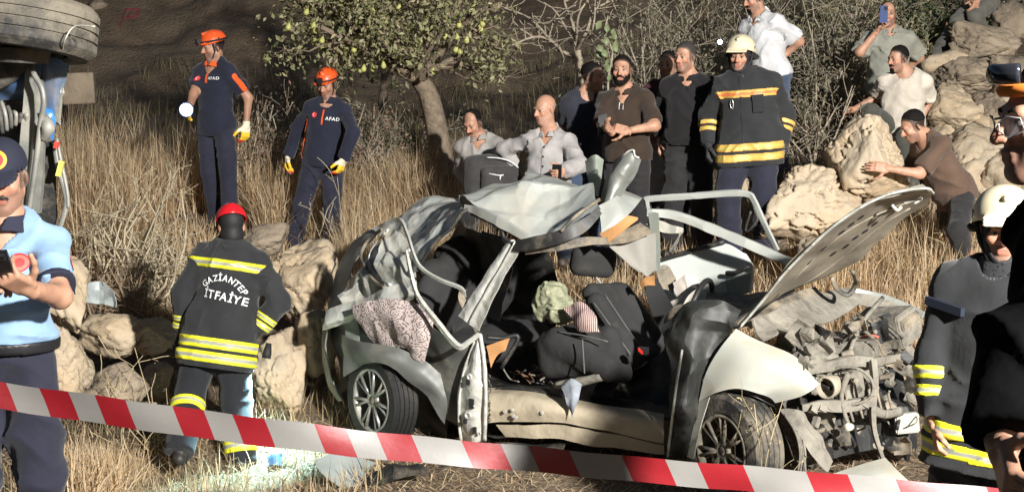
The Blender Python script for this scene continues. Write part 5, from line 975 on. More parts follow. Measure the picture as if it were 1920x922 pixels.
for px_, py_ in ((1578, 436), (1596, 421), (1614, 408), (1652, 402), (1668, 392), (1604, 446), (1622, 434), (1640, 420), (1546, 466), (1562, 476), (1586, 462), (1520, 492)):
    q_ = [on_bonnet(px_ + 7 * math.cos(t) - 0 * t, py_ - 4.5 * math.cos(t) + 2.4 * math.sin(t)) for t in np.linspace(0, 2 * math.pi, 10, endpoint=False)]
    if all(p is not None for p in q_): mesh_np('bonnet_slot', np.vstack([q_, np.mean(q_, 0)]), [[k_, (k_ + 1) % 10, 10] for k_ in range(10)], m_black, car, False)
for path_ in ([(1440, 570), (1500, 512), (1570, 446), (1640, 404), (1700, 380)], [(1482, 546), (1545, 508), (1606, 460), (1656, 420), (1706, 390)]):
    q_ = [on_bonnet(*p, off=.0) for p in smooth_path(np.array([(a_, b_, 0) for a_, b_ in path_]), 5)[:, :2]]; q_ = [p for p in q_ if p is not None]; b_ = MB(); b_.tube(q_, .007, 6); b_.build('bonnet_rib', MATS['dusty bonnet underside'], car, True)
bar('bonnet_hinge', m_plasl, [(1560, 520, .9), (1568, 540, .95), (1590, 552, 1.0), (1605, 530, 1.0), (1598, 508, .8)], .018, flat=.6)
bar('bonnet_latch_bracket', m_bare, [(1672, 384, .15), (1682, 394, .16), (1690, 388, .18)], .009); bar('bonnet_latch_bracket', m_bare, [(1694, 382, .2), (1712, 376, .2), (1728, 372, .2), (1714, 382, .2)], .007)
# engine bay
panel('cowl_panel', m_dusty, [[(1408, 600, .2), (1470, 574, .6), (1540, 548, 1.1), (1590, 540, 1.4)], [(1414, 624, .15), (1480, 602, .5), (1550, 574, 1.0), (1606, 556, 1.4)], [(1430, 640, .12), (1500, 622, .4), (1560, 600, .9), (1612, 570, 1.35)]], n=7, cr=(.03, 5, 61), thick=.012)
panel('scuttle_cover', m_plasl, [[(1400, 596, .3), (1460, 566, .7), (1530, 536, 1.1)], [(1410, 606, .25), (1470, 580, .65), (1545, 552, 1.1)]], n=6, cr=(.03, 6, 62))
panel('bay_floor', m_plas, [[(1420, 680, .3), (1500, 650, .8), (1600, 610, 1.4), (1690, 620, 1.5)], [(1480, 760, .3), (1550, 740, .6), (1620, 720, 1.0), (1700, 720, 1.3)], [(1540, 860, .25), (1590, 850, .5), (1640, 845, .8), (1720, 840, 1.1)]], n=5, cr=(.08, 5, 63))
panel('far_inner_wing', m_dusty, [[(1600, 548, 1.45), (1660, 560, 1.5), (1728, 592, 1.5)], [(1612, 570, 1.4), (1660, 592, 1.45), (1728, 624, 1.45)]], n=6, cr=(.04, 6, 64))
bar('far_wing_rail', m_silver, [(1596, 544, 1.5), (1650, 556, 1.55), (1690, 570, 1.55), (1732, 590, 1.5)], .022, flat=.6)
cbox('air_filter_box', m_plasl, (1506, 640, .45), (.13, .12, .05), .1, -.1)
for k_ in range(7): bar('filter_rib', m_dusty, [(1492 + 9 * k_, 626 - 2 * k_, .36), (1498 + 9 * k_, 644 - k_, .32), (1500 + 9 * k_, 660 - 2 * k_, .32)], .008)
cbox('battery', m_dusty, (1660, 614, 1.0), (.16, .11, .10), -.3, .15, roll=.25); cbox('battery_cover', m_plasl, (1668, 602, 1.0), (.15, .10, .03), -.3, .15, roll=.25)
for k_ in range(3): bar('battery_strap', m_plasl, [(1626 + 10 * k_, 600, .88), (1650 + 10 * k_, 612, .86), (1676 + 9 * k_, 634, .86)], .008)
bar('red_cable', mat('faded red cable', (.55, .12, .09), .6), [(1612, 634, .8), (1630, 628, .78), (1648, 632, .78)], .007)
bar('upper_crossmember', m_dusty, [(1512, 694, .15), (1560, 684, .3), (1600, 676, .5), (1632, 678, .6)], [.024, .03, .034, .034], flat=.7, cr=.1); bar('upper_crossmember', m_dusty, [(1630, 680, .6), (1670, 672, .9), (1720, 662, 1.2)], [.03, .024, .024], flat=.6, cr=.2)
bar('bent_rail', m_dusty, [(1498, 668, .16), (1530, 676, .2), (1552, 690, .25)], [.018, .022, .018], flat=.5); bar('strut_bar', m_dusty, [(1655, 558, 1.2), (1620, 600, .8), (1600, 640, .65), (1590, 672, .55)], .014)
bar('front_post', m_dusty, [(1636, 676, .55), (1640, 720, .5), (1636, 770, .45), (1640, 812, .45), (1656, 862, .45)], [.036, .030, .028, .024, .02], flat=.5, cr=.12)
b_ = MB(); hc_ = cp(1592, 722, .3); b_.tube([hc_ + .125 * math.cos(t) * CD * 1.1 + .105 * math.sin(t) * UP for t in np.linspace(0, 2 * math.pi, 30)], .009, 8, cap=False); b_.build('lamp_housing_ring', m_dusty, car, True)
bar('lower_beam', m_dusty, [(1504, 764, .14), (1545, 760, .2), (1590, 760, .3), (1640, 750, .45)], [.022, .034, .036, .026], flat=.55)
for k_ in range(7):
    c_ = cp(1524 + 16 * k_, 766 - 1.5 * k_, .14 + .04 * k_); b_ = MB(); b_.add([c_ - CD * .03 - UP * .025, c_ + CD * .03 - UP * .025, c_ + UP * .03, c_ - CN * .03], [[0, 1, 3], [1, 2, 3], [2, 0, 3], [0, 2, 1]]); b_.build('beam_rib', m_dusty, car)
cbox('bumper_bracket', m_cream_p, (1700, 792, .95), (.07, .025, .06), .5, .1); bar('lower_strut', m_dusty, [(1640, 770, .5), (1660, 776, .65), (1690, 770, .9)], [.03, .026, .03], flat=.6)
panel('bumper_fragment', m_cream_p, [[(1562, 888, .05), (1612, 872, .1), (1660, 858, .2)], [(1590, 906, -.02), (1645, 892, .0), (1684, 884, .1)], [(1640, 925, -.05), (1672, 916, -.03), (1710, 908, .05)]], n=6, cr=(.008, 3, 71), thick=.006)
cbox('radiator', m_plas, (1590, 800, .75), (.22, .03, .16), .9, .0); cbox('gearbox', m_dusty, (1580, 716, .6), (.12, .12, .08), .3, .2); cbox('engine_block', m_dusty, (1575, 668, .85), (.24, .2, .12), .1, .1)
b_ = MB(); b_.lathe(cp(1556, 724, .25), nrm(-CD * .2 - CN), [(.055, -.06), (.065, .05), (.055, .055), (.05, -.02), (.0001, -.02)], 20); b_.build('fog_lamp_cup', mat('pale tan plastic', (.30, .26, .20), .6, var=.15), car, True)
rr_ = np.random.default_rng(5)
for k_ in range(36):                    # hoses, pipes and harness of the torn front
    px_, py_ = rr_.uniform(1500, 1712), rr_.uniform(585, 850)
    if py_ < 560 + (1712 - px_) * .28: py_ += 90
    w0 = np.clip((px_ - 1480) / 240 * 1.1 + rr_.uniform(-.1, .25), .12, 1.3); p_ = [(px_, py_, w0)]
    for j_ in range(3): p_.append((np.clip(p_[-1][0] + rr_.uniform(-26, 26), 1495, 1718), np.clip(p_[-1][1] + rr_.uniform(-20, 24), 590, 862), np.clip(p_[-1][2] + rr_.uniform(-.08, .08), .1, 1.4)))
    bar('hose', (m_dusty, m_plas, m_plasl, m_plas, m_plasl)[k_ % 5], p_, rr_.choice([.004, .006, .008, .011, .014]), n=5, sides=6)
for k_ in range(60):
    px_, py_ = rr_.uniform(1505, 1712), rr_.uniform(600, 860); w0 = np.clip((px_ - 1480) / 240 * 1.1 + rr_.uniform(-.05, .25), .15, 1.3)
    if py_ < 560 + (1712 - px_) * .28: py_ += 80
    cbox('bracket', (m_dusty, m_plasl, m_dusty, m_plas)[k_ % 4], (px_, py_, w0), rr_.uniform(.01, .045, 3), rr_.uniform(-1, 1), rr_.uniform(-.8, .8), bev=.004, roll=rr_.uniform(-.8, .8))
for k_ in range(22):
    px_, py_ = rr_.uniform(1500, 1710), rr_.uniform(610, 860); w0 = np.clip((px_ - 1480) / 240 * 1.1 + rr_.uniform(-.08, .2), .12, 1.3)
    if py_ < 560 + (1712 - px_) * .28: py_ += 80
    a_, b_ = rr_.uniform(12, 34), rr_.uniform(8, 22); t_ = rr_.uniform(-.7, .7); f_ = lambda x, y: (px_ + x * math.cos(t_) - y * math.sin(t_), py_ + x * math.sin(t_) + y * math.cos(t_), w0 + rr_.uniform(-.05, .05))
    panel('torn_sheet', (m_dusty, m_plasl, m_dusty, m_plas)[k_ % 4], [[f_(-a_, -b_), f_(0, -b_), f_(a_, -b_)], [f_(-a_, b_), f_(0, b_), f_(a_, b_)]], n=5, cr=(.03, 12, 90 + k_), thick=.003)
for k_ in range(5): bar('coolant_hose', m_plasl, [(1580 + 22 * k_, 700 + 8 * k_, .3 + .12 * k_), (1586 + 20 * k_, 740, .3 + .12 * k_), (1600 + 18 * k_, 790 - 6 * k_, .3 + .1 * k_)], .008)
b_ = MB(); b_.lathe(cp(1592, 800, .26), nrm(-CN + UP * .2), [(.0001, .03), (.022, .03), (.022, -.03), (.012, -.04)], 14); b_.build('sensor_plug', mat('pale plug', (.5, .47, .4), .5), car, True); bar('drop_link', m_dusty, [(1590, 700, .28), (1578, 740, .26), (1584, 775, .26), (1592, 798, .26)], [.02, .014, .012, .012])
# wiring and rubbish in the sill area
for k_ in range(14):
    x0_ = rr_.uniform(930, 1030); bar('loose_wire', (m_dusty, m_plas, mat('brown wire', (.12, .06, .03), .6))[k_ % 3], [(x0_, rr_.uniform(680, 722), rr_.uniform(.15, .5)) for _ in range(1)] + [(x0_ + rr_.uniform(5, 30), rr_.uniform(680, 722), .3), (x0_ + rr_.uniform(20, 50), rr_.uniform(690, 725), .25)], .006, sides=5)
for k_ in range(10): bar('cut_wire', m_plasl, [(910, 700 + 9 * k_, .02), (916 + rr_.uniform(0, 6), 704 + 9 * k_, -.02), (912 + rr_.uniform(0, 8), 712 + 9 * k_, .0)], .004, sides=5)
# --- things lying in the wreck
m_floral = bpy.data.materials.new('floral print cloth'); m_floral.use_nodes = True; N_, L_ = m_floral.node_tree.nodes, m_floral.node_tree.links
tc_ = N_.new('ShaderNodeTexCoord'); vo = N_.new('ShaderNodeTexVoronoi'); vo.inputs['Scale'].default_value = 12.; L_.new(tc_.outputs['Object'], vo.inputs['Vector'])
v2 = N_.new('ShaderNodeTexVoronoi'); v2.inputs['Scale'].default_value = 38.; v2.feature = 'DISTANCE_TO_EDGE'; L_.new(tc_.outputs['Object'], v2.inputs['Vector'])
sn = N_.new('ShaderNodeMath'); sn.operation = 'SINE'; mu = N_.new('ShaderNodeMath'); mu.operation = 'MULTIPLY'; mu.inputs[1].default_value = 34.; L_.new(vo.outputs['Distance'], mu.inputs[0]); L_.new(mu.outputs[0], sn.inputs[0])
ad = N_.new('ShaderNodeMath'); ad.operation = 'MULTIPLY_ADD'; ad.inputs[1].default_value = 9.; L_.new(v2.outputs['Distance'], ad.inputs[0]); L_.new(sn.outputs[0], ad.inputs[2])
cr_ = N_.new('ShaderNodeValToRGB'); cr_.color_ramp.elements[0].position = .30; cr_.color_ramp.elements[0].color = (.12, .095, .10, 1); cr_.color_ramp.elements[1].position = .62; cr_.color_ramp.elements[1].color = (.46, .38, .35, 1); L_.new(ad.outputs[0], cr_.inputs[0]); L_.new(cr_.outputs[0], N_['Principled BSDF'].inputs['Base Color']); N_['Principled BSDF'].inputs['Roughness'].default_value = .9
def loose(name, label, cat, m, rows, n=8, cr=(.03, 5, 1), thick=.004):
    P_ = P3(rows); o = grid_mesh(name, up_(P_, n), m, None, thick, cr); c_ = np.mean([p for r in P_ for p in r], 0); o.data.transform(Matrix.Translation(-Vector(c_))); o.location = Vector(c_); return tag(o, label, cat)
loose('floral_cloth', 'grey and pink floral cloth hanging out above the rear wheel', 'cloth', m_floral, [[(664, 572, .0), (700, 564, -.02), (740, 560, -.03), (790, 572, -.05), (812, 584, -.04)], [(672, 598, .0), (706, 606, -.06), (745, 606, -.07), (786, 604, -.08), (812, 612, -.05)], [(690, 632, .0), (712, 640, -.05), (745, 636, -.07), (780, 640, -.08), (806, 640, -.05)], [(708, 656, .0), (718, 662, -.03), (756, 650, -.05), (778, 668, -.06), (796, 680, -.03)]], cr=(.035, 6, 81))
m_cam = mat('mottled sage scarf', (.34, .34, .23), .9, var=.4, vscale=14, dust=(.10, .12, .06), dscale=16, damt=.5, bump=.4, bscale=40)
o_ = blob('scarf_bundle', m_cam, [ell(cp(1036, 556, .35), ax3(0), (.10, .10, .10)), ell(cp(1050, 582, .33), ax3(0), (.10, .09, .09)), ell(cp(1016, 580, .35), ax3(0), (.05, .06, .08))], .009, .05, .035, seed=9, parent=None); o_.parent = None; o_.location = car.location; tag(o_, 'mottled green and cream cloth bundle on the front seat', 'cloth')
m_strip = mat('maroon striped cloth', (.42, .28, .25), .9, var=.3, vscale=30)
wv = m_strip.node_tree.nodes.new('ShaderNodeTexWave'); wv.inputs['Scale'].default_value = 26; wv.inputs['Distortion'].default_value = 2; rm = m_strip.node_tree.nodes.new('ShaderNodeValToRGB'); rm.color_ramp.elements[0].color = (.10, .05, .06, 1); rm.color_ramp.elements[1].color = (.52, .38, .34, 1); rm.color_ramp.interpolation = 'CONSTANT'; rm.color_ramp.elements[1].position = .45
m_strip.node_tree.links.new(m_strip.node_tree.nodes['Texture Coordinate'].outputs['Object'], wv.inputs[0]); m_strip.node_tree.links.new(wv.outputs['Fac'], rm.inputs[0]); m_strip.node_tree.links.new(rm.outputs[0], m_strip.node_tree.nodes['Principled BSDF'].inputs['Base Color'])
loose('striped_cloth', 'maroon and pale striped cloth draped over the seat cushion', 'cloth', m_strip, [[(1060, 578, .22), (1086, 570, .2), (1104, 586, .2)], [(1074, 600, .16), (1096, 596, .12), (1120, 608, .12)], [(1090, 616, .14), (1108, 622, .1), (1126, 622, .12)]], n=7, cr=(.03, 9, 82))
loose('white_cloth', 'crumpled off-white cloth beside the steering wheel', 'cloth', mat('off white cloth', (.50, .45, .40), .9, bump=.4, bscale=30), [[(1262, 530, 1.05), (1288, 512, 1.05), (1312, 516, 1.1)], [(1254, 556, .95), (1280, 548, .95), (1318, 540, 1.05)], [(1246, 582, .9), (1270, 578, .9), (1290, 572, .95)]], n=7, cr=(.06, 6, 83))
loose('grey_rag', 'small grey and blue rag hanging over the door sill', 'cloth', mat('grey blue rag', (.22, .24, .27), .8, var=.4, vscale=12), [[(1054, 716, .05), (1070, 712, .02), (1090, 722, .04)], [(1060, 738, -.03), (1072, 736, -.05), (1086, 744, -.04)], [(1066, 766, -.04), (1072, 782, -.06), (1078, 766, -.05)]], n=6, cr=(.04, 9, 84))
# ------------------------------------------------------------------ boulders
BL, BR, BG = 'boulders left of the wreck', 'boulders on the right slope', 'stones on the dark hillside'
for a in [('pale upright boulder beside the officer in light blue', 118, 668, 9.0, 105, 150, 1, m_lime, 5, BL), ('orange tan boulder above the pale upright one', 122, 552, 9.5, 100, 150, 2, m_tan, 5, BL),
          ('pinkish brown rock left of the firefighter', 212, 628, 9.9, 130, 90, 3, m_tan, 4, BL), ('flat grey tan boulder behind the left arm of the firefighter', 288, 628, 10.0, 120, 72, 4, m_tan, 5, BL),
          ('large tan boulder under the feet of the long-sleeved rescuer', 560, 530, 10.4, 150, 160, 5, m_tan, 5, BL), ('brown rock wedged against the rear of the wreck', 592, 640, 9.9, 90, 130, 6, m_tan, 4, BL),
          ('tall pale boulder between the firefighter and the rear wheel', 523, 704, 9.7, 112, 180, 7, m_lime, 5, BL), ('dark low rock in the shadow left of the firefighter', 215, 728, 9.3, 130, 100, 8, m_grey, 4, BL),
          ('small dark rock beside the left boot of the firefighter', 292, 716, 9.6, 80, 84, 9, m_grey, 4, BL), ('small stone under the dark crevice', 275, 770, 9.2, 60, 40, 10, m_grey, 3, BL),
          ('rounded grey stone behind the red helmet', 496, 448, 11.6, 90, 64, 12, m_grey, 4, BL), ('narrow pointed tan stone between the legs of the long-sleeved rescuer', 598, 425, 12.9, 30, 110, 13, m_tan, 3, BL),
          ('broad rough pale boulder behind the raised bonnet', 1512, 398, 10.9, 200, 185, 14, m_lime, 6, BR), ('big pale boulder being pushed by the bending man', 1622, 300, 10.9, 150, 172, 15, m_lime, 6, BR),
          ('rough rock under the broad pale boulder', 1560, 470, 10.3, 130, 70, 16, m_lime, 4, BR), ('flat stone below the pushed boulder', 1668, 368, 11.2, 110, 70, 17, m_lime, 4, BR), ('brownish pale rock behind the firefighter in the cream helmet', 1374, 352, 12.0, 60, 90, 18, m_tan, 4, BR),
          ('reddish flat-topped rock at the top of the pile', 1838, 82, 15.2, 130, 84, 19, m_grey, 5, BR), ('wide grey rock under the reddish one', 1812, 146, 14.8, 130, 80, 20, m_grey, 5, BR), ('blocky rock right of the sitting man', 1786, 200, 14.2, 100, 100, 21, m_tan, 5, BR),
          ('split rock in the middle of the pile', 1852, 218, 14.3, 110, 90, 22, m_grey, 5, BR), ('rough rock beside the goggles', 1900, 150, 14.6, 90, 90, 23, m_grey, 4, BR), ('pale sloping boulder behind the bending man', 1836, 306, 12.8, 190, 150, 24, m_lime, 5, BR),
          ('small stone left of the split rock', 1770, 256, 13.6, 60, 50, 25, m_tan, 4, BR), ('stone at the upper right corner', 1900, 40, 16.2, 90, 80, 26, m_grey, 4, BR), ('lumpy pale rock near the right profile', 1880, 330, 12.4, 90, 120, 27, m_lime, 4, BR),
          ('low stone beside the seated man\'s feet', 1730, 305, 12.4, 70, 60, 28, m_tan, 4, BR), ('seat stone under the sitting man', 1700, 292, 13.0, 120, 90, 29, m_tan, 4, BR), ('rock behind the legs of the filming man', 1640, 210, 14.4, 110, 90, 30, m_grey, 4, BR)]:
    rock(a[0], a[1], a[2], a[3], a[4], a[5], a[6], a[7], a[8], group=a[9], rough=.13, pits=.04 if a[8] >= 5 else .0, rz=a[6] * 1.3, dep=(a[4] + a[5]) * .25 * a[3] / F * 1.1)
wh_ = ['left of the goggles', 'under the reddish rock', 'beside the sitting man', 'near the split rock', 'below the wide grey rock', 'above the sloping boulder', 'behind the bending man', 'at the foot of the pile']
for k_ in range(24):
    px_, py_, Y_ = RNG.uniform(1752, 1925), RNG.uniform(70, 330), 0; Y_ = 15.2 - (py_ - 70) / 260 * 2.2 + .25; w_ = RNG.uniform(28, 78)
    rock('%s stone %s' % (('small tan', 'angular grey', 'broken pale')[k_ % 3], wh_[k_ // 3]), px_, py_, Y_, w_, w_ * RNG.uniform(.6, .95), 100 + k_, (m_tan, m_grey, m_lime)[k_ % 3], 3, group=BR, rough=.14, rz=k_, name='rubble_stone')
cb_ = at(148, 166, 17.0); b_ = MB(); b_.box((0, 0, 0), V3(1, .25, .04), V3(-.25, 1, 0), V3(-.04, 0, 1), .19, .22, .19); o_ = b_.build('concrete_block', m_grey); bv_ = o_.modifiers.new('bevel', 'BEVEL'); bv_.width = .02; bv_.segments = 2; o_.location = cb_; tag(o_, 'squared grey block standing behind the overturned car', 'block')
od_ = ['first', 'second', 'third', 'fourth', 'fifth', 'sixth', 'seventh', 'eighth']
for k_ in range(8):
    y_ = RNG.uniform(22, 26); x_ = -8 + k_ * 1.1 + RNG.uniform(-.3, .3); s_ = RNG.uniform(.08, .2); c_ = V3(x_, y_, gz(x_, y_) + s_ * .2); P_, f_ = rock_shape(60 + k_ % 6, 3)
    o_ = mesh_np('hill_stone', P_ * V3(s_ * 1.3, s_, s_ * .8), f_, m_grey); o_.location = c_; tag(o_, 'dark stone on the unlit hillside, %s from the left' % od_[k_], 'rock', BG)
gt_ = BVHTree.FromPolygons([q.co.copy() for q in ground_obj.data.vertices], [tuple(q.vertices) for q in ground_obj.data.polygons])
for st in ([(225, 50), (230, 34), (236, 18)], [(234, 20), (248, 18), (262, 18)], [(240, 32), (246, 24), (250, 18)], [(252, 32), (258, 26), (262, 20)], [(232, 36), (246, 34), (260, 30)]):
    q_ = [gt_.ray_cast(Vector(CAM), Vector(nrm(ray(*p))))[0] for p in st]; q_ = [np.array(p) - V3(0, .006, 0) for p in q_ if p]
    if len(q_) > 1: b_ = MB(); b_.tube(q_, .018, 6, flat=.5); b_.build('painted_stroke', mat('red paint stroke', (.16, .025, .03), .8), ground_obj)
# ------------------------------------------------------------------ dry grass
def blades(name, label, n, xr, yr, hr, wid, cols, lean=.35, clump=.5, seed=0, mask=None, lie=0., bend=.5):
    r = np.random.default_rng(seed); x = r.uniform(*xr, n); y = r.uniform(*yr, n)
    d = fbm(np.stack([x, y, x * 0], -1), 1.6, 2, seed); keep = d > np.quantile(d, clump * .5) - r.random(n) * .12
    if mask is not None: keep &= mask(x, y)
    x, y = x[keep], y[keep]; n = len(x); h = r.uniform(*hr, n) * (.6 + .8 * fbm(np.stack([x, y, x * 0], -1), 2.2, 2, seed + 5)); z = ground(x, y) - .02
    az = r.uniform(0, 6.283, n); le = np.abs(r.normal(0, lean, n)) + lie * r.uniform(.6, 1.4, n); dx, dy = np.cos(az), np.sin(az); w = r.uniform(.6, 1.4, n) * wid
    fa = r.uniform(0, 6.283, n); wx, wy = np.cos(fa) * w, np.sin(fa) * w
    def pt(t, wf, side):
        a = le * (1 + bend * t); hz = np.cos(np.minimum(a, 1.5)) * h * t; hl = np.sin(np.minimum(a, 1.5)) * h * t
        return np.stack([x + dx * hl + side * wx * wf, y + dy * hl + side * wy * wf, z + hz + .012], -1)
    P = [pt(0, 1, -1), pt(0, 1, 1), pt(.5, .8, -1), pt(.5, .8, 1), pt(1., .15, 0)]
    v = np.stack(P, 1).reshape(-1, 3); b = np.arange(n)[:, None] * 5; q = b + np.array([[0, 1, 3, 2]]); t = b + np.array([[2, 3, 4]])
    c0 = np.array(cols)[r.integers(0, len(cols), n)] * r.uniform(.7, 1.25, (n, 1)); c = np.repeat(c0, 5, 0)
    return tag(mesh_np(name, v, [q, t], m_straw, None, False, c), label, None, None, 'stuff')
m_straw = mat('dry straw', vcol=True, rough=.75, var=.0, transl=.38)
ST = [(.70, .53, .33), (.62, .45, .26), (.76, .61, .41), (.50, .35, .21), (.46, .36, .235)]
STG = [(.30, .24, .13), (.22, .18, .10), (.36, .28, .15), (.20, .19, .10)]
def near_feet(x, y): return np.minimum(np.hypot(x + 2.73, (y - 12.2) * .7), np.hypot(x + 1.75, (y - 11.9) * .7))
blades('tall_dry_grass', 'tall dry grass on the slope behind the rescuers', 17000, (-5.6, -2.0), (11.2, 14.4), (.35, .95), .0042, ST, .24, .4, 1, bend=1.3, mask=lambda x, y: (near_feet(x, y) > .55) & ~((x > -3.1) & (y < 12.6)))
blades('tall_dry_grass', 'tall dry grass under the pear tree', 16000, (-2.3, .3), (12.2, 14.0), (.3, .85), .0042, ST, .26, .4, 2, bend=1.3, mask=lambda x, y: near_feet(x, y) > .5)
blades('dry_grass', 'dry grass right of the long-sleeved rescuer', 6000, (-1.45, -.1), (10.6, 12.4), (.25, .75), .0042, ST, .28, .4, 22, bend=1.3)
blades('dry_grass', 'short dry grass at the feet of the rescuers', 6000, (-3.4, -1.2), (10.9, 12.6), (.08, .26), .004, ST, .35, .4, 23)
blades('dry_grass', 'golden dry grass behind the bonnet', 15000, (2.2, 4.4), (9.3, 12.0), (.2, .62), .0042, ST, .34, .3, 3, bend=1.3)
blades('dry_grass', 'trampled dry grass behind the wreck', 9000, (-.6, 2.6), (9.9, 12.5), (.12, .35), .004, ST, .5, .4, 4)
blades('straw', 'trampled straw in the foreground', 30000, (-3.4, 3.1), (6.0, 9.3), (.08, .22), .0032, ST, .3, .2, 5, lie=1.0)
blades('straw', 'straw and dry stems left of the wreck', 3500, (-3.4, -.7), (7.4, 10.2), (.08, .22), .0034, ST + STG, .45, .5, 6)
blades('dry_grass', 'golden tufts by the officer\'s feet', 1800, (-2.75, -2.3), (7.3, 8.6), (.15, .36), .004, ST, .4, .3, 7)
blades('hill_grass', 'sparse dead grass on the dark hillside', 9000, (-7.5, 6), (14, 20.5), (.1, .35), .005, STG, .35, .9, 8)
blades('dry_grass', 'dry grass among the rocks on the right', 1800, (3.0, 6.0), (11, 15.5), (.12, .4), .004, ST + STG, .4, .6, 9)
# ------------------------------------------------------------------ trees and shrubs
m_bark = mat('grey brown bark', (.20, .155, .11), .9, var=.3, vscale=18, bump=.9, bscale=30, bdist=.02)
m_barkp = mat('pale twig bark', (.34, .285, .215), .9, var=.25, vscale=20, bump=.5, bscale=50)
m_leaf = mat('olive leaves', vcol=True, rough=.55, var=.0, transl=.2)
def grow(r, p, d, L, rad, lev, segs, tips, bends=.35, ratio=.68, kids=(2, 3), spread=.75, up=.1):
    pts = [p]; rr = [rad]; n = 5
    for i in range(n): d = nrm(d + r.normal(0, bends / n ** .5, 3) * .5 + UP * up * .2); pts.append(pts[-1] + d * L / n); rr.append(rad * (1 - .45 * (i + 1) / n))
    segs.append((pts, rr))
    if lev <= 1: tips += [pts[3], pts[5], (pts[4] + pts[3]) / 2]
    if lev <= 0: return
    for k in range(r.integers(*kids, endpoint=True)):
        i = n if k == 0 else r.integers(2, n); a = nrm(r.normal(size=3)); nd = nrm(d + a * spread * r.uniform(.6, 1.2) + UP * up); grow(r, pts[i], nd, L * ratio * r.uniform(.75, 1.2), rr[i] * .72, lev - 1, segs, tips, bends, ratio, kids, spread, up)
def branches(name, segs, m, parent, minr=.0, sides=None):
    b = MB()
    for pts, rr in segs: b.tube(pts, np.maximum(rr, minr), sides or (8 if rr[0] > .03 else 4 if rr[0] > .008 else 3), cap=False)
    return b.build(name, m, parent, True)
def leaves(name, C, m, parent, n, jit, size, cols, seed, droop=.4, aspect=.5):
    r = np.random.default_rng(seed); c = np.asarray(C)[r.integers(0, len(C), n)] + r.normal(0, jit, (n, 3)); L = r.uniform(.6, 1.3, n)[:, None] * size
    d = r.normal(size=(n, 3)); d[:, 2] -= droop; d /= np.linalg.norm(d, axis=1, keepdims=True); s = np.cross(d, r.normal(size=(n, 3))); s /= np.linalg.norm(s, axis=1, keepdims=True) + 1e-9; u = np.cross(s, d)
    v = np.stack([c, c + d * L * .5 + s * L * aspect * .5 + u * L * .1, c + d * L, c + d * L * .5 - s * L * aspect * .5 + u * L * .1], 1).reshape(-1, 3); q = np.arange(n * 4).reshape(n, 4)
    t = np.concatenate([q[:, [0, 1, 2]], q[:, [0, 2, 3]]]); col = np.repeat(np.array(cols)[r.integers(0, len(cols), n)] * r.uniform(.65, 1.3, (n, 1)), 4, 0)
    return mesh_np(name, v, t, m, parent, False, col)
LG = [(.26, .25, .13), (.22, .215, .10), (.33, .30, .17), (.28, .235, .145), (.17, .18, .075)]
# pear tree
pb = at(838, 372, 13.2); pt_ = thing('pear_tree', 'leaning pear tree with yellow green pears behind the rescuers', 'tree', pb); r_ = np.random.default_rng(12); sg, tp = [], []
tr = [at(*p) for p in ((838, 380, 13.2), (832, 320, 13.2), (818, 240, 13.2), (804, 180, 13.15), (786, 150, 13.1))]; sg.append((list(smooth_path(tr, 5)), list(np.linspace(.125, .085, 21))))
for tgt, L in (((735, 110), .9), ((690, 60), 1.2), ((650, 40), 1.1), ((770, 40), .95), ((830, 60), .9), ((870, 100), .75), ((600, 50), 1.1), ((880, 30), 1.0), ((720, 0), 1.3), ((560, 10), 1.2)):
    e = at(*tgt, 13.1 + r_.uniform(-.8, .6)); d = nrm(e - tr[-1]); mid = tr[-1] + (e - tr[-1]) * .4 + r_.normal(0, .05, 3); sg.append((list(smooth_path([tr[-1], mid, e], 4)), list(np.linspace(.055, .022, 9))))
    for q in range(5): grow(r_, mid * (1 - q / 5) + e * q / 5, nrm(d + r_.normal(0, .6, 3)), .38, .016, 2, sg, tp, up=.05)
branches('trunk', sg, m_bark, pt_)
tp = [t for t in tp if (lambda px: px > 0)(1)]
def pix(p):
    v = np.asarray(p) - CAM; d = v[..., 1] * CP - v[..., 2] * SP; return 960 + F * v[..., 0] / d, 461 - F * (v[..., 1] * SP + v[..., 2] * CP) / d
TP = np.array(tp); qx, qy = pix(TP); TP = TP[(qy < np.where((qx > 735) & (qx < 850), 98, 140) + 20 * np.sin(qx * .05)) & (qx > 490) & (qx < 945)]
leaves('crown', TP, m_leaf, pt_, 6200, .08, .062, LG, 4)
m_pear = mat('yellow green pear', (.40, .40, .13), .5, var=.15, vscale=20, dust=(.42, .30, .12), damt=.2, dscale=20)
b_ = MB(); b_.lathe((0, 0, 0), (0, 0, 1), [(.0001, -.045), (.020, -.042), (.032, -.025), (.033, -.010), (.026, .010), (.016, .028), (.009, .040), (.0001, .044)], 10); b_.tube([(0, 0, .042), (.004, 0, .07)], .003, 4); pear0 = None
pp = [(541, 50), (590, 72), (592, 56), (603, 86), (588, 48), (604, 75), (645, 22), (682, 128), (676, 130), (699, 128), (719, 122), (760, 50), (772, 55), (790, 50), (797, 34), (830, 10), (838, 36), (842, 26), (861, 46), (888, 10), (903, 58), (899, 52), (904, 44), (855, 92), (863, 96), (811, 134), (875, 75), (836, 68), (856, 68), (780, 82), (790, 76), (664, 92), (632, 85), (650, 93), (700, 20), (722, 40), (575, 22), (612, 12), (748, 14), (690, 48)]
for i_, (x_, y_) in enumerate(pp):
    c_ = at(x_, y_, 12.35 + .5 * (i_ * .618 % 1)) - V3(*pb)
    if pear0 is None: pear0 = o_ = b_.build('pear', m_pear, None, True); o_.parent = pt_
    else: o_ = pear0.copy(); COL.objects.link(o_)
    o_.location = c_; o_.scale = (.78,) * 3; o_.rotation_euler = (.3 * math.sin(i_), .3 * math.cos(i_ * 2), i_)
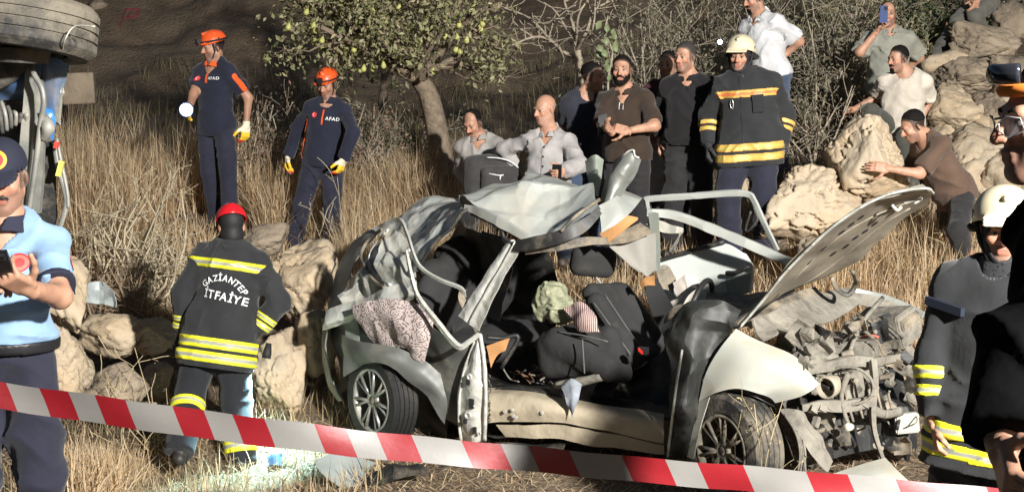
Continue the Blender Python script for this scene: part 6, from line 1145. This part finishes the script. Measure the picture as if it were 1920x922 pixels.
# bare tree
bb = at(1086, 215, 13.6); bt = thing('bare_tree', 'leafless young tree with pale branches behind the bystanders', 'tree', bb); r_ = np.random.default_rng(5); sg, tp = [], []
tk = [at(*p) for p in ((1084, 225, 13.6), (1090, 170, 13.6), (1090, 130, 13.6), (1083, 95, 13.6))]; sg.append((list(smooth_path(tk, 5)), list(np.linspace(.05, .036, 16))))
for path, rad in ((((1088, 108), (1060, 100), (1030, 75), (1000, 70), (960, 85)), .024), (((1083, 92), (1075, 50), (1060, 10), (1050, -20)), .024), (((1083, 92), (1100, 60), (1115, 20), (1150, 0)), .022), (((1080, 85), (1085, 30), (1110, -10)), .018), (((1083, 92), (1072, 70), (1058, 50)), .014), (((1030, 75), (1010, 50), (985, 30), (945, 15)), .016), (((1028, 74), (1035, 50), (1040, 30)), .012), (((1085, 88), (1105, 68), (1114, 40), (1116, 0)), .016), (((1060, 50), (1040, 20), (1020, 5)), .012), (((1000, 70), (975, 55), (950, 55)), .012)):
    P_ = [at(x, y, 13.6 + r_.uniform(-.3, .3) * (i > 0)) for i, (x, y) in enumerate(path)]; S_ = smooth_path(P_, 5); sg.append((list(S_), list(np.linspace(rad, rad * .4, len(S_)))))
    for i in range(3, len(S_), 2): grow(r_, S_[i], nrm(r_.normal(0, 1, 3) + UP * .3), .16, rad * .4, 1, sg, tp, kids=(1, 2), ratio=.6)
branches('trunk', sg, m_barkp, bt, .0045)
def shrub(label, px, py, Y, spx, hpx, n_st, nleaf, cols, seed, lsize=.035, bark=None, group='shrubs on the slope', jit=.05, lev=3, name='shrub', minr=.003, thin=1.):
    c = at(px, py, Y); g_ = gz(c[0], c[1]); base = V3(c[0], c[1], min(c[2], g_) - .05); root = thing(name, label, 'shrub', base, group); r = np.random.default_rng(seed); sg, tp = [], []; s = Y / F; H_ = c[2] + hpx * s - base[2]
    for i in range(n_st):
        e = base + V3(r.uniform(-1, 1) * spx * s * .5, r.uniform(-.5, .5) * spx * s * .5, H_ * r.uniform(.45, 1.0)); b0 = base + V3(r.normal(0, spx * s * .12), r.normal(0, .1), 0); m_ = (b0 + e) / 2 + r.normal(0, .12, 3); S_ = smooth_path([b0, m_, e], 4); sg.append((list(S_), list(np.linspace(.016, .006, len(S_)) * thin)))
        for j in range(1, len(S_), 2): grow(r, S_[j], nrm((e - b0) * .4 + r.normal(0, .7, 3)), H_ * .22, .006 * thin, lev - 1, sg, tp, kids=(2, 2), up=.05, spread=.9)
    branches('stem', sg, bark or m_barkp, root, minr)
    if nleaf: leaves('foliage', tp, m_leaf, root, nleaf, jit, lsize, cols, seed)
    return root
LD = [(.20, .185, .125), (.15, .145, .09), (.26, .23, .16), (.13, .125, .08)]
shrub('grey leafy shrub right of the bearded man', 1200, 190, 13.6, 170, 190, 22, 4200, LD, 21, .04); shrub('grey leafy shrub behind the man in black', 1310, 160, 14.2, 170, 170, 22, 4200, LD, 22, .04)
shrub('tangled olive shrub behind the white polo man', 1380, 230, 13.8, 150, 240, 20, 3600, LD, 23, .04); shrub('dense olive shrub left of the filming man', 1545, 200, 14.4, 160, 220, 24, 5200, LD, 24, .045)
shrub('brown tangled shrub right of the firefighter in the cream helmet', 1530, 290, 12.6, 150, 130, 20, 2600, [(.16, .11, .065), (.12, .09, .055), (.10, .09, .05)], 25, .035); shrub('green shrub behind the filming man', 1610, 120, 15.6, 170, 170, 22, 4600, LG, 26, .05)
shrub('bright green bush above the rock pile', 1725, 130, 16.0, 180, 170, 24, 5600, [(.10, .125, .055), (.085, .105, .045), (.13, .14, .08)], 27, .05); shrub('dark bush at the upper right corner', 1890, 40, 17.5, 150, 120, 18, 3000, LD, 28, .05)
shrub('reddish shrub between the two rescuers', 515, 330, 13.4, 110, 140, 16, 2400, [(.19, .105, .075), (.13, .085, .06), (.15, .12, .07)], 29, .04); shrub('pink seeded shrub right of the long-sleeved rescuer', 690, 250, 13.6, 80, 70, 12, 900, [(.26, .14, .10), (.17, .12, .08)], 30, .04)
shrub('low green brown shrub beside the pear trunk', 740, 300, 14.0, 150, 110, 18, 2600, LD, 31, .045)
shrub('pale thorny dry bush left of the red-helmeted firefighter', 262, 560, 11.2, 170, 210, 34, 1500, [(.36, .29, .18), (.30, .25, .16)], 32, .022, mat('bleached thorn twigs', (.46, .39, .27), .9, var=.2), jit=.03, name='thorn_bush', lev=3, minr=.0028)
shrub('brown dry bush under the pale thorny one', 215, 600, 10.6, 150, 110, 24, 1800, [(.22, .15, .09), (.28, .2, .12)], 33, .025, mat('brown dry twigs', (.24, .17, .11), .9, var=.2), name='thorn_bush', minr=.003)
shrub('thin thorny twig plant before the long-sleeved rescuer', 628, 500, 12.0, 90, 190, 7, 160, [(.42, .36, .26)], 34, .018, mat('bleached thorn twigs'), jit=.01, name='thorn_twig', lev=2, minr=.0028, thin=.4)
shrub('dry weed standing before the front wheel', 1425, 890, 7.3, 90, 150, 3, 120, [(.42, .35, .19), (.34, .30, .16)], 35, .022, mat('weed stems', (.42, .34, .20), .9), jit=.008, name='dry_weed', lev=2, minr=.0014, thin=.4)
shrub('bare twig standing in the dark crevice', 286, 780, 8.9, 90, 150, 5, 40, [(.4, .33, .22)], 36, .02, mat('weed stems'), jit=.008, name='dry_twig', lev=2, minr=.003, thin=.4)
shrub('pair of thin stems right of the raised bonnet', 1718, 560, 10.4, 100, 190, 8, 60, [(.45, .35, .2)], 37, .02, mat('weed stems'), jit=.01, name='dry_weed', lev=1, minr=.0016, thin=.4)
# broad leaved sapling
fb = at(1142, 200, 12.9); fg = thing('broad_leaved_sapling', 'sapling with a few broad pale green leaves beside the bearded man', 'sapling', fb); b_ = MB(); st_ = smooth_path([fb, at(1140, 150, 12.9), at(1148, 100, 12.9), at(1135, 60, 12.9), at(1140, 30, 12.9)], 5); b_.tube(st_, np.linspace(.012, .006, len(st_)), 6); b_.build('stem', m_barkp, fg, True)
r_ = np.random.default_rng(8); bl = None
for i_, (x_, y_) in enumerate([(1128, 40), (1140, 46), (1147, 62), (1122, 84), (1130, 92), (1156, 76), (1138, 70), (1120, 96), (1150, 84), (1142, 112), (1146, 140), (1138, 120), (1152, 54)]):
    b_ = MB(); c_ = at(x_, y_, 12.8 + r_.uniform(-.1, .1)); d_ = nrm(V3(r_.normal(0, .4), -.3, -1)); s_ = nrm(np.cross(d_, V3(r_.normal(0, .5), 1, 0))); n_ = np.cross(s_, d_); L = r_.uniform(.07, .10)
    rows = [[c_ + d_ * L * t + s_ * sd * L * .36 * math.sin(math.pi * min(1, t * 1.0 + .06)) ** .8 + n_ * abs(sd) * .012 for sd in (-1, 0, 1)] for t in np.linspace(0, 1, 6)]; G_ = np.array(rows).reshape(-1, 3)
    b_.add(G_, [[i * 3 + j, i * 3 + j + 1, i * 3 + j + 4, i * 3 + j + 3] for i in range(5) for j in (0, 1)]); b_.build('leaf', mat('broad green leaf', (.20, .24, .11), .5, var=.2, transl=.2), fg, True)
# second trunk in the dark
r_ = np.random.default_rng(2); s0 = at(722, 228, 15.5); st = thing('slender_tree', 'slender tree trunk standing in the dark behind the pear tree', 'tree', s0); sg, tp = [], []; tk = [at(*p) for p in ((722, 236, 15.5), (718, 190, 15.5), (722, 150, 15.5), (716, 60, 15.5))]; sg.append((list(smooth_path(tk, 5)), list(np.linspace(.06, .04, 16))))
for k_ in range(6): grow(r_, tk[3], nrm(r_.normal(0, .6, 3) + UP * .6), .6, .02, 2, sg, tp)
branches('trunk', sg, m_bark, st); leaves('crown', tp, m_leaf, st, 1600, .12, .08, LG, 41)
# ------------------------------------------------------------------ barrier tape
TX = [(-80, 728), (0, 740), (108, 757), (218, 772), (362, 793), (476, 807), (630, 826), (750, 839), (912, 853), (1040, 864), (1218, 882), (1360, 893), (1556, 911), (1700, 925), (1960, 950)]
tx = np.array([p[0] for p in TX], float); ty = np.array([p[1] for p in TX], float)
red = [(-30, 22), (84, 138), (188, 246), (334, 392), (446, 506), (600, 660), (716, 782), (876, 950), (1002, 1078), (1176, 1258), (1318, 1404), (1522, 1600), (1690, 1790), (1860, 1960)]
cuts = sorted(set([-80, 1960] + [a for p in red for a in p if -80 < a < 1960])); xs = sorted(set(cuts + list(range(-80, 1961, 14))))
def tape_pt(x, s):                      # s -1 top edge, +1 bottom edge
    sx = x + 11 * s; y = np.interp(sx, tx, ty) + s * (25 + 1.5 * math.sin(sx * .004)) + 1.2 * math.sin(sx * .03); return at(sx, y, 3.9 + .00022 * sx + .010 * math.sin(sx * .02) + s * .012 * math.sin(sx * .006))
TV = np.array([[tape_pt(x, -1), tape_pt(x, -.34), tape_pt(x, .34), tape_pt(x, 1)] for x in xs]); TV[:, 1:3, 1] += np.array([.004 * math.sin(x * .017) for x in xs])[:, None]; nT = len(xs)
qs = np.array([[i * 4 + j, i * 4 + j + 1, (i + 1) * 4 + j + 1, (i + 1) * 4 + j] for i in range(nT - 1) for j in range(3)]); mi = [1 if any(a <= (xs[i] + xs[i + 1]) / 2 <= b for a, b in red) else 0 for i in range(nT - 1) for j in range(3)]
m_tw = mat('white tape film', (.185, .176, .166), .5, var=.08, vscale=3, bump=.15, bscale=9, bdist=.02); m_tr = mat('red tape film', (.20, .007, .012), .45, var=.1, vscale=3, bump=.15, bscale=9, bdist=.02)
tag(mesh_np('barrier_tape', TV.reshape(-1, 3), qs, None, None, True, mats=[m_tw, m_tr], midx=mi), 'red and white striped barrier tape stretched across the foreground', 'tape')
# ------------------------------------------------------------------ overturned car at the left edge
m_blue = mat('blue car paint', (.06, .14, .30), .35, .2, var=.2, coat=.3, dust=(.25, .22, .18), dscale=4, damt=.3); m_under = mat('dirty underbody', (.045, .045, .045), .7, .1, var=.3, dust=(.20, .18, .15), dscale=5, damt=.45, bump=.3); m_galv = mat('dull galvanised steel', (.23, .23, .21), .5, .3, var=.25, dust=(.3, .27, .22), dscale=6, damt=.35, bump=.2, bscale=30)
oc = at(60, 520, 6.0); oc[2] = gz(oc[0], oc[1]); car = over = thing('overturned_car', 'blue car lying on its side at the left edge, wheel in the air', 'car', oc)
def ob(name, m, pts, r, flat=1., sides=10, n=6):
    b = MB(); P = smooth_path([at(*p) for p in pts], n); b.tube(P, np.interp(np.linspace(0, 1, len(P)), np.linspace(0, 1, np.size(r)), np.atleast_1d(r)), sides, flat=flat, sq=1. if flat < 1 else 0.); return b.build(name, m, over, True)
def op(name, m, rows, n=6, cr=(.02, 4, 1), thick=.006): return grid_mesh(name, up_([[at(*p) for p in r] for r in rows], n), m, over, thick, cr)
wheel(at(34, 50, 5.75), nrm(V3(.10, .14, 1)), R=.318, rim=.21, wid=.215)
ob('axle', m_under, [(30, 95, 5.8), (20, 130, 5.85), (-40, 160, 5.9)], [.06, .05, .06]); ob('brake_drum', m_under, [(34, 90, 5.75), (34, 118, 5.75)], [.13, .12], sides=16)
op('underbody', m_under, [[(-140, 80, 6.0), (-20, 90, 6.0), (100, 108, 6.0)], [(-140, 300, 6.05), (-20, 300, 6.05), (104, 290, 6.05)], [(-140, 560, 6.1), (-20, 560, 6.1), (110, 520, 6.1)]], cr=(.05, 3, 2))
op('wheel_arch', m_blue, [[(-30, 98, 5.9), (40, 104, 5.9), (84, 104, 5.9)], [(-30, 150, 5.98), (30, 150, 5.95), (76, 145, 5.95)], [(-30, 190, 6.0), (12, 186, 6.0), (60, 176, 6.0)]], cr=(.05, 4, 3)); op('blue_panel', m_blue, [[(72, 104, 5.9), (108, 108, 5.9), (124, 118, 5.95)], [(76, 180, 5.95), (100, 190, 5.95), (118, 200, 6.0)], [(84, 230, 6.0), (98, 232, 6.0), (108, 236, 6.0)]], cr=(.03, 5, 4))
op('side_member', m_galv, [[(48, 114, 5.85), (62, 112, 5.85)], [(40, 240, 5.85), (62, 240, 5.85)], [(26, 400, 5.85), (46, 400, 5.85)]], cr=(.01, 5, 5), thick=.04); op('side_member', m_galv, [[(62, 150, 5.9), (78, 150, 5.9)], [(58, 260, 5.9), (82, 260, 5.9)], [(48, 400, 5.9), (74, 400, 5.9)]], cr=(.012, 6, 6), thick=.03)
ob('exhaust_pipe', m_galv, [(58, 118, 5.82), (64, 140, 5.78), (78, 165, 5.76), (82, 195, 5.76), (76, 230, 5.78), (68, 300, 5.8), (54, 400, 5.82)], .012); ob('mounting_clump', m_galv, [(84, 222, 5.8), (90, 240, 5.78), (80, 262, 5.8)], [.02, .03, .015])
op('door_edge', m_galv, [[(108, 112, 5.95), (122, 116, 5.95), (124, 122, 5.97)], [(104, 170, 5.97), (118, 175, 5.97), (120, 180, 6.0)], [(102, 228, 6.0), (110, 232, 6.0), (113, 236, 6.0)]], cr=(.02, 7, 7), thick=.01)
op('dark_side_window', m_plas, [[(82, 268, 6.02), (106, 262, 6.02)], [(76, 340, 6.02), (104, 330, 6.02)], [(70, 430, 6.02), (104, 420, 6.02)]], cr=(.01, 3, 8)); ob('window_frame', m_galv, [(102, 268, 5.98), (108, 310, 5.98), (120, 355, 5.98), (124, 385, 5.98), (112, 430, 5.98)], .010, .6); ob('window_frame', m_galv, [(106, 260, 5.98), (114, 300, 5.98), (126, 360, 5.98), (128, 390, 5.98)], .009)
b_ = MB(); b_.box(at(113, 316, 5.94), V3(1, .2, -.3), V3(.3, 0, 1), V3(0, 1, 0), .010, .034, .01); b_.build('side_marker', mat('yellow lamp', (.6, .5, .12), .2), over); b_ = MB(); b_.box(at(106, 272, 5.94), V3(1, .2, -.3), V3(.3, 0, 1), V3(0, 1, 0), .008, .014, .01); b_.build('side_marker', mat('red lamp', (.6, .06, .04), .2), over)
op('blue_film', mat('bright blue film', (.03, .16, .45), .3, var=.2), [[(84, 204, 5.86), (100, 206, 5.86)], [(88, 225, 5.84), (104, 232, 5.86)], [(90, 246, 5.86), (98, 262, 5.88)]], cr=(.03, 8, 9))
for k_ in range(6): ob('brake_line', (m_under, m_galv)[k_ % 2], [(-10 + 12 * k_, 180 + 10 * k_, 5.86), (0 + 10 * k_, 215, 5.84), (5 + 8 * k_, 250 - 5 * k_, 5.86)], .009)
ob('hanging_wire', mat('pale wire', (.5, .48, .42), .5), [(116, 100, 5.6), (122, 75, 5.5), (140, 50, 5.5), (178, 50, 5.45)], .0025)
# ------------------------------------------------------------------ backpack
bc_ = at(922, 332, 11.6); bp = thing('backpack', 'dark grey backpack with pale zips held behind the wreck', 'backpack', bc_ - V3(0, 0, .22)); m_bag = cloth('dark grey nylon', (.045, .043, .042)); XB = np.stack([V3(1, .1, 0), V3(-.1, 1, 0), V3(0, 0, 1)])
def bagblob(nm, m, prims, k=.03):
    lo = np.min([p[0] for p in prims], 0) - .04; hi = np.max([p[1] for p in prims], 0) + .04; Fd = Field(lo, hi, .011); [Fd.add(p, k) for p in prims]; Fd.disp(lambda P: (fbm(P, 9, 3) - .5) * .02); return mesh_np(nm, *Fd.nets(), m, bp, True)
bagblob('bag_body', m_bag, [rbox(bc_, XB, (.24, .11, .19), .09)]); bagblob('front_pocket', m_bag, [rbox(bc_ + V3(.07, -.11, -.03), XB, (.16, .06, .13), .05)])
b_ = MB(); b_.tube(smooth_path([bc_ + V3(*p) for p in ((-.04, -.10, .17), (.06, -.13, .165), (.15, -.13, .14), (.23, -.10, .08))], 5), .006, 5); b_.build('zip_piping', m_white, bp, True); b_ = MB(); b_.tube([bc_ + V3(*p) for p in ((-.02, -.175, .04), (.07, -.178, .025), (.10, -.176, .03))], .006, 5); b_.tube([bc_ + V3(.075, -.18, .025), bc_ + V3(.07, -.18, -.01)], .006, 5); b_.build('zip', m_white, bp, True)
# ------------------------------------------------------------------ small lamps seen lit
def lamp_thing(label, c, d, rad, e, name='torch'):
    root = thing(name, label, 'torch', c); b = MB(); b.lathe(c, d, [(.0001, -.09), (rad * .6, -.09), (rad, -.02), (rad, .012), (rad * .88, .012)], 14); b.build('torch_body', m_black, root, True); b = MB(); b.lathe(c, d, [(rad * .9, .006), (rad * .55, -.006)], 14); b.build('torch_halo_reflector', mat('reflector with halo glow'), root, True); b = MB(); b.lathe(c, d, [(rad * .6, -.004), (rad * .3, .004), (.0001, .006)], 14); b.build('torch_lens', mat('lit white lens', (1, 1, 1), emit=((.80, .90, 1.0), e), var=0), root, True); return root  # reflector ring glows blue here too, as a painted halo
lc = at(1350, 79, 12.4); lamp_thing('small torch shining between the man in black and the firefighter', lc, nrm(CAM - lc), .026, 40.)
hc4 = p4.wr[1] + nrm(p4.wr[1] - p4.el[1]) * .10 + V3(.11, .12, -.04); gd = nrm(V3(-1.74, 8.92, -.15) - hc4); lamp_thing('hand torch of the red-helmeted firefighter lighting the ground', hc4 + gd * .06, gd, .03, 30.)
sl_d = bpy.data.lights.new('torch_beam', 'SPOT'); sl = bpy.data.objects.new('torch_beam', sl_d); COL.objects.link(sl); sl.location = hc4 + gd * .12; sl.rotation_euler = Vector(gd).to_track_quat('-Z', 'Y').to_euler(); sl_d.energy = 260; sl_d.color = (.50, .90, 1.0); sl_d.spot_size = math.radians(105); sl_d.spot_blend = .5; sl_d.shadow_soft_size = .03
# ------------------------------------------------------------------ debris on the ground
def debris(name, label, m, rows, cr=(.02, 5, 1), n=6, thick=.006):
    P_ = [[at(*p) for p in r] for r in rows]; o = grid_mesh(name, up_(P_, n), m, None, thick, cr); c_ = Vector(np.mean([p for r in P_ for p in r], 0)); o.data.transform(Matrix.Translation(-c_)); o.location = c_; return tag(o, label, 'debris', 'debris on the ground')
debris('panel_shard', 'pale grey broken panel lying in the straw below the rear wheel', mat('pale grey shard', (.36, .40, .38), .4, var=.15, dust=DUST, damt=.2), [[(590, 862, 8.25), (640, 850, 8.35), (705, 868, 8.3)], [(600, 885, 8.1), (650, 880, 8.15), (690, 880, 8.15)], [(640, 912, 7.95), (665, 908, 7.98), (690, 900, 8.0)]])
debris('plastic_arch', 'black curved plastic trim lying before the rear wheel', m_plas, [[(700, 880, 8.1), (740, 868, 8.15), (790, 876, 8.1)], [(690, 895, 8.0), (740, 884, 8.0), (800, 890, 8.0)], [(680, 912, 7.9), (742, 902, 7.9), (796, 900, 7.95)]], cr=(.05, 6, 3))
debris('plastic_trim', 'dark bent trim lying under the sill', m_plas, [[(930, 830, 8.3), (1000, 826, 8.3), (1060, 838, 8.2)], [(936, 842, 8.2), (1000, 838, 8.2), (1056, 848, 8.1)]], cr=(.04, 6, 4))
debris('glass_sheet', 'crumpled clear film lying beside the firefighter\'s boot', mat('clear film', (.55, .66, .68), .2, var=.2, alpha=.7), [[(485, 842, 9.1), (520, 836, 9.2), (560, 846, 9.1)], [(490, 862, 8.9), (520, 858, 8.9), (556, 864, 8.9)]], cr=(.04, 8, 5)); debris('blue_bag', 'small blue plastic bag in the straw beside the boot', mat('blue plastic', (.10, .22, .42), .4), [[(500, 848, 8.8), (530, 850, 8.8)], [(504, 866, 8.7), (528, 866, 8.7)]], cr=(.05, 9, 6))
debris('crushed_film', 'pale grey plastic film caught in the dry bush', mat('grey film', (.33, .36, .36), .4, var=.3), [[(150, 535, 9.7), (185, 525, 9.8), (210, 545, 9.7)], [(152, 570, 9.6), (185, 568, 9.7), (215, 575, 9.6)]], cr=(.08, 8, 7))
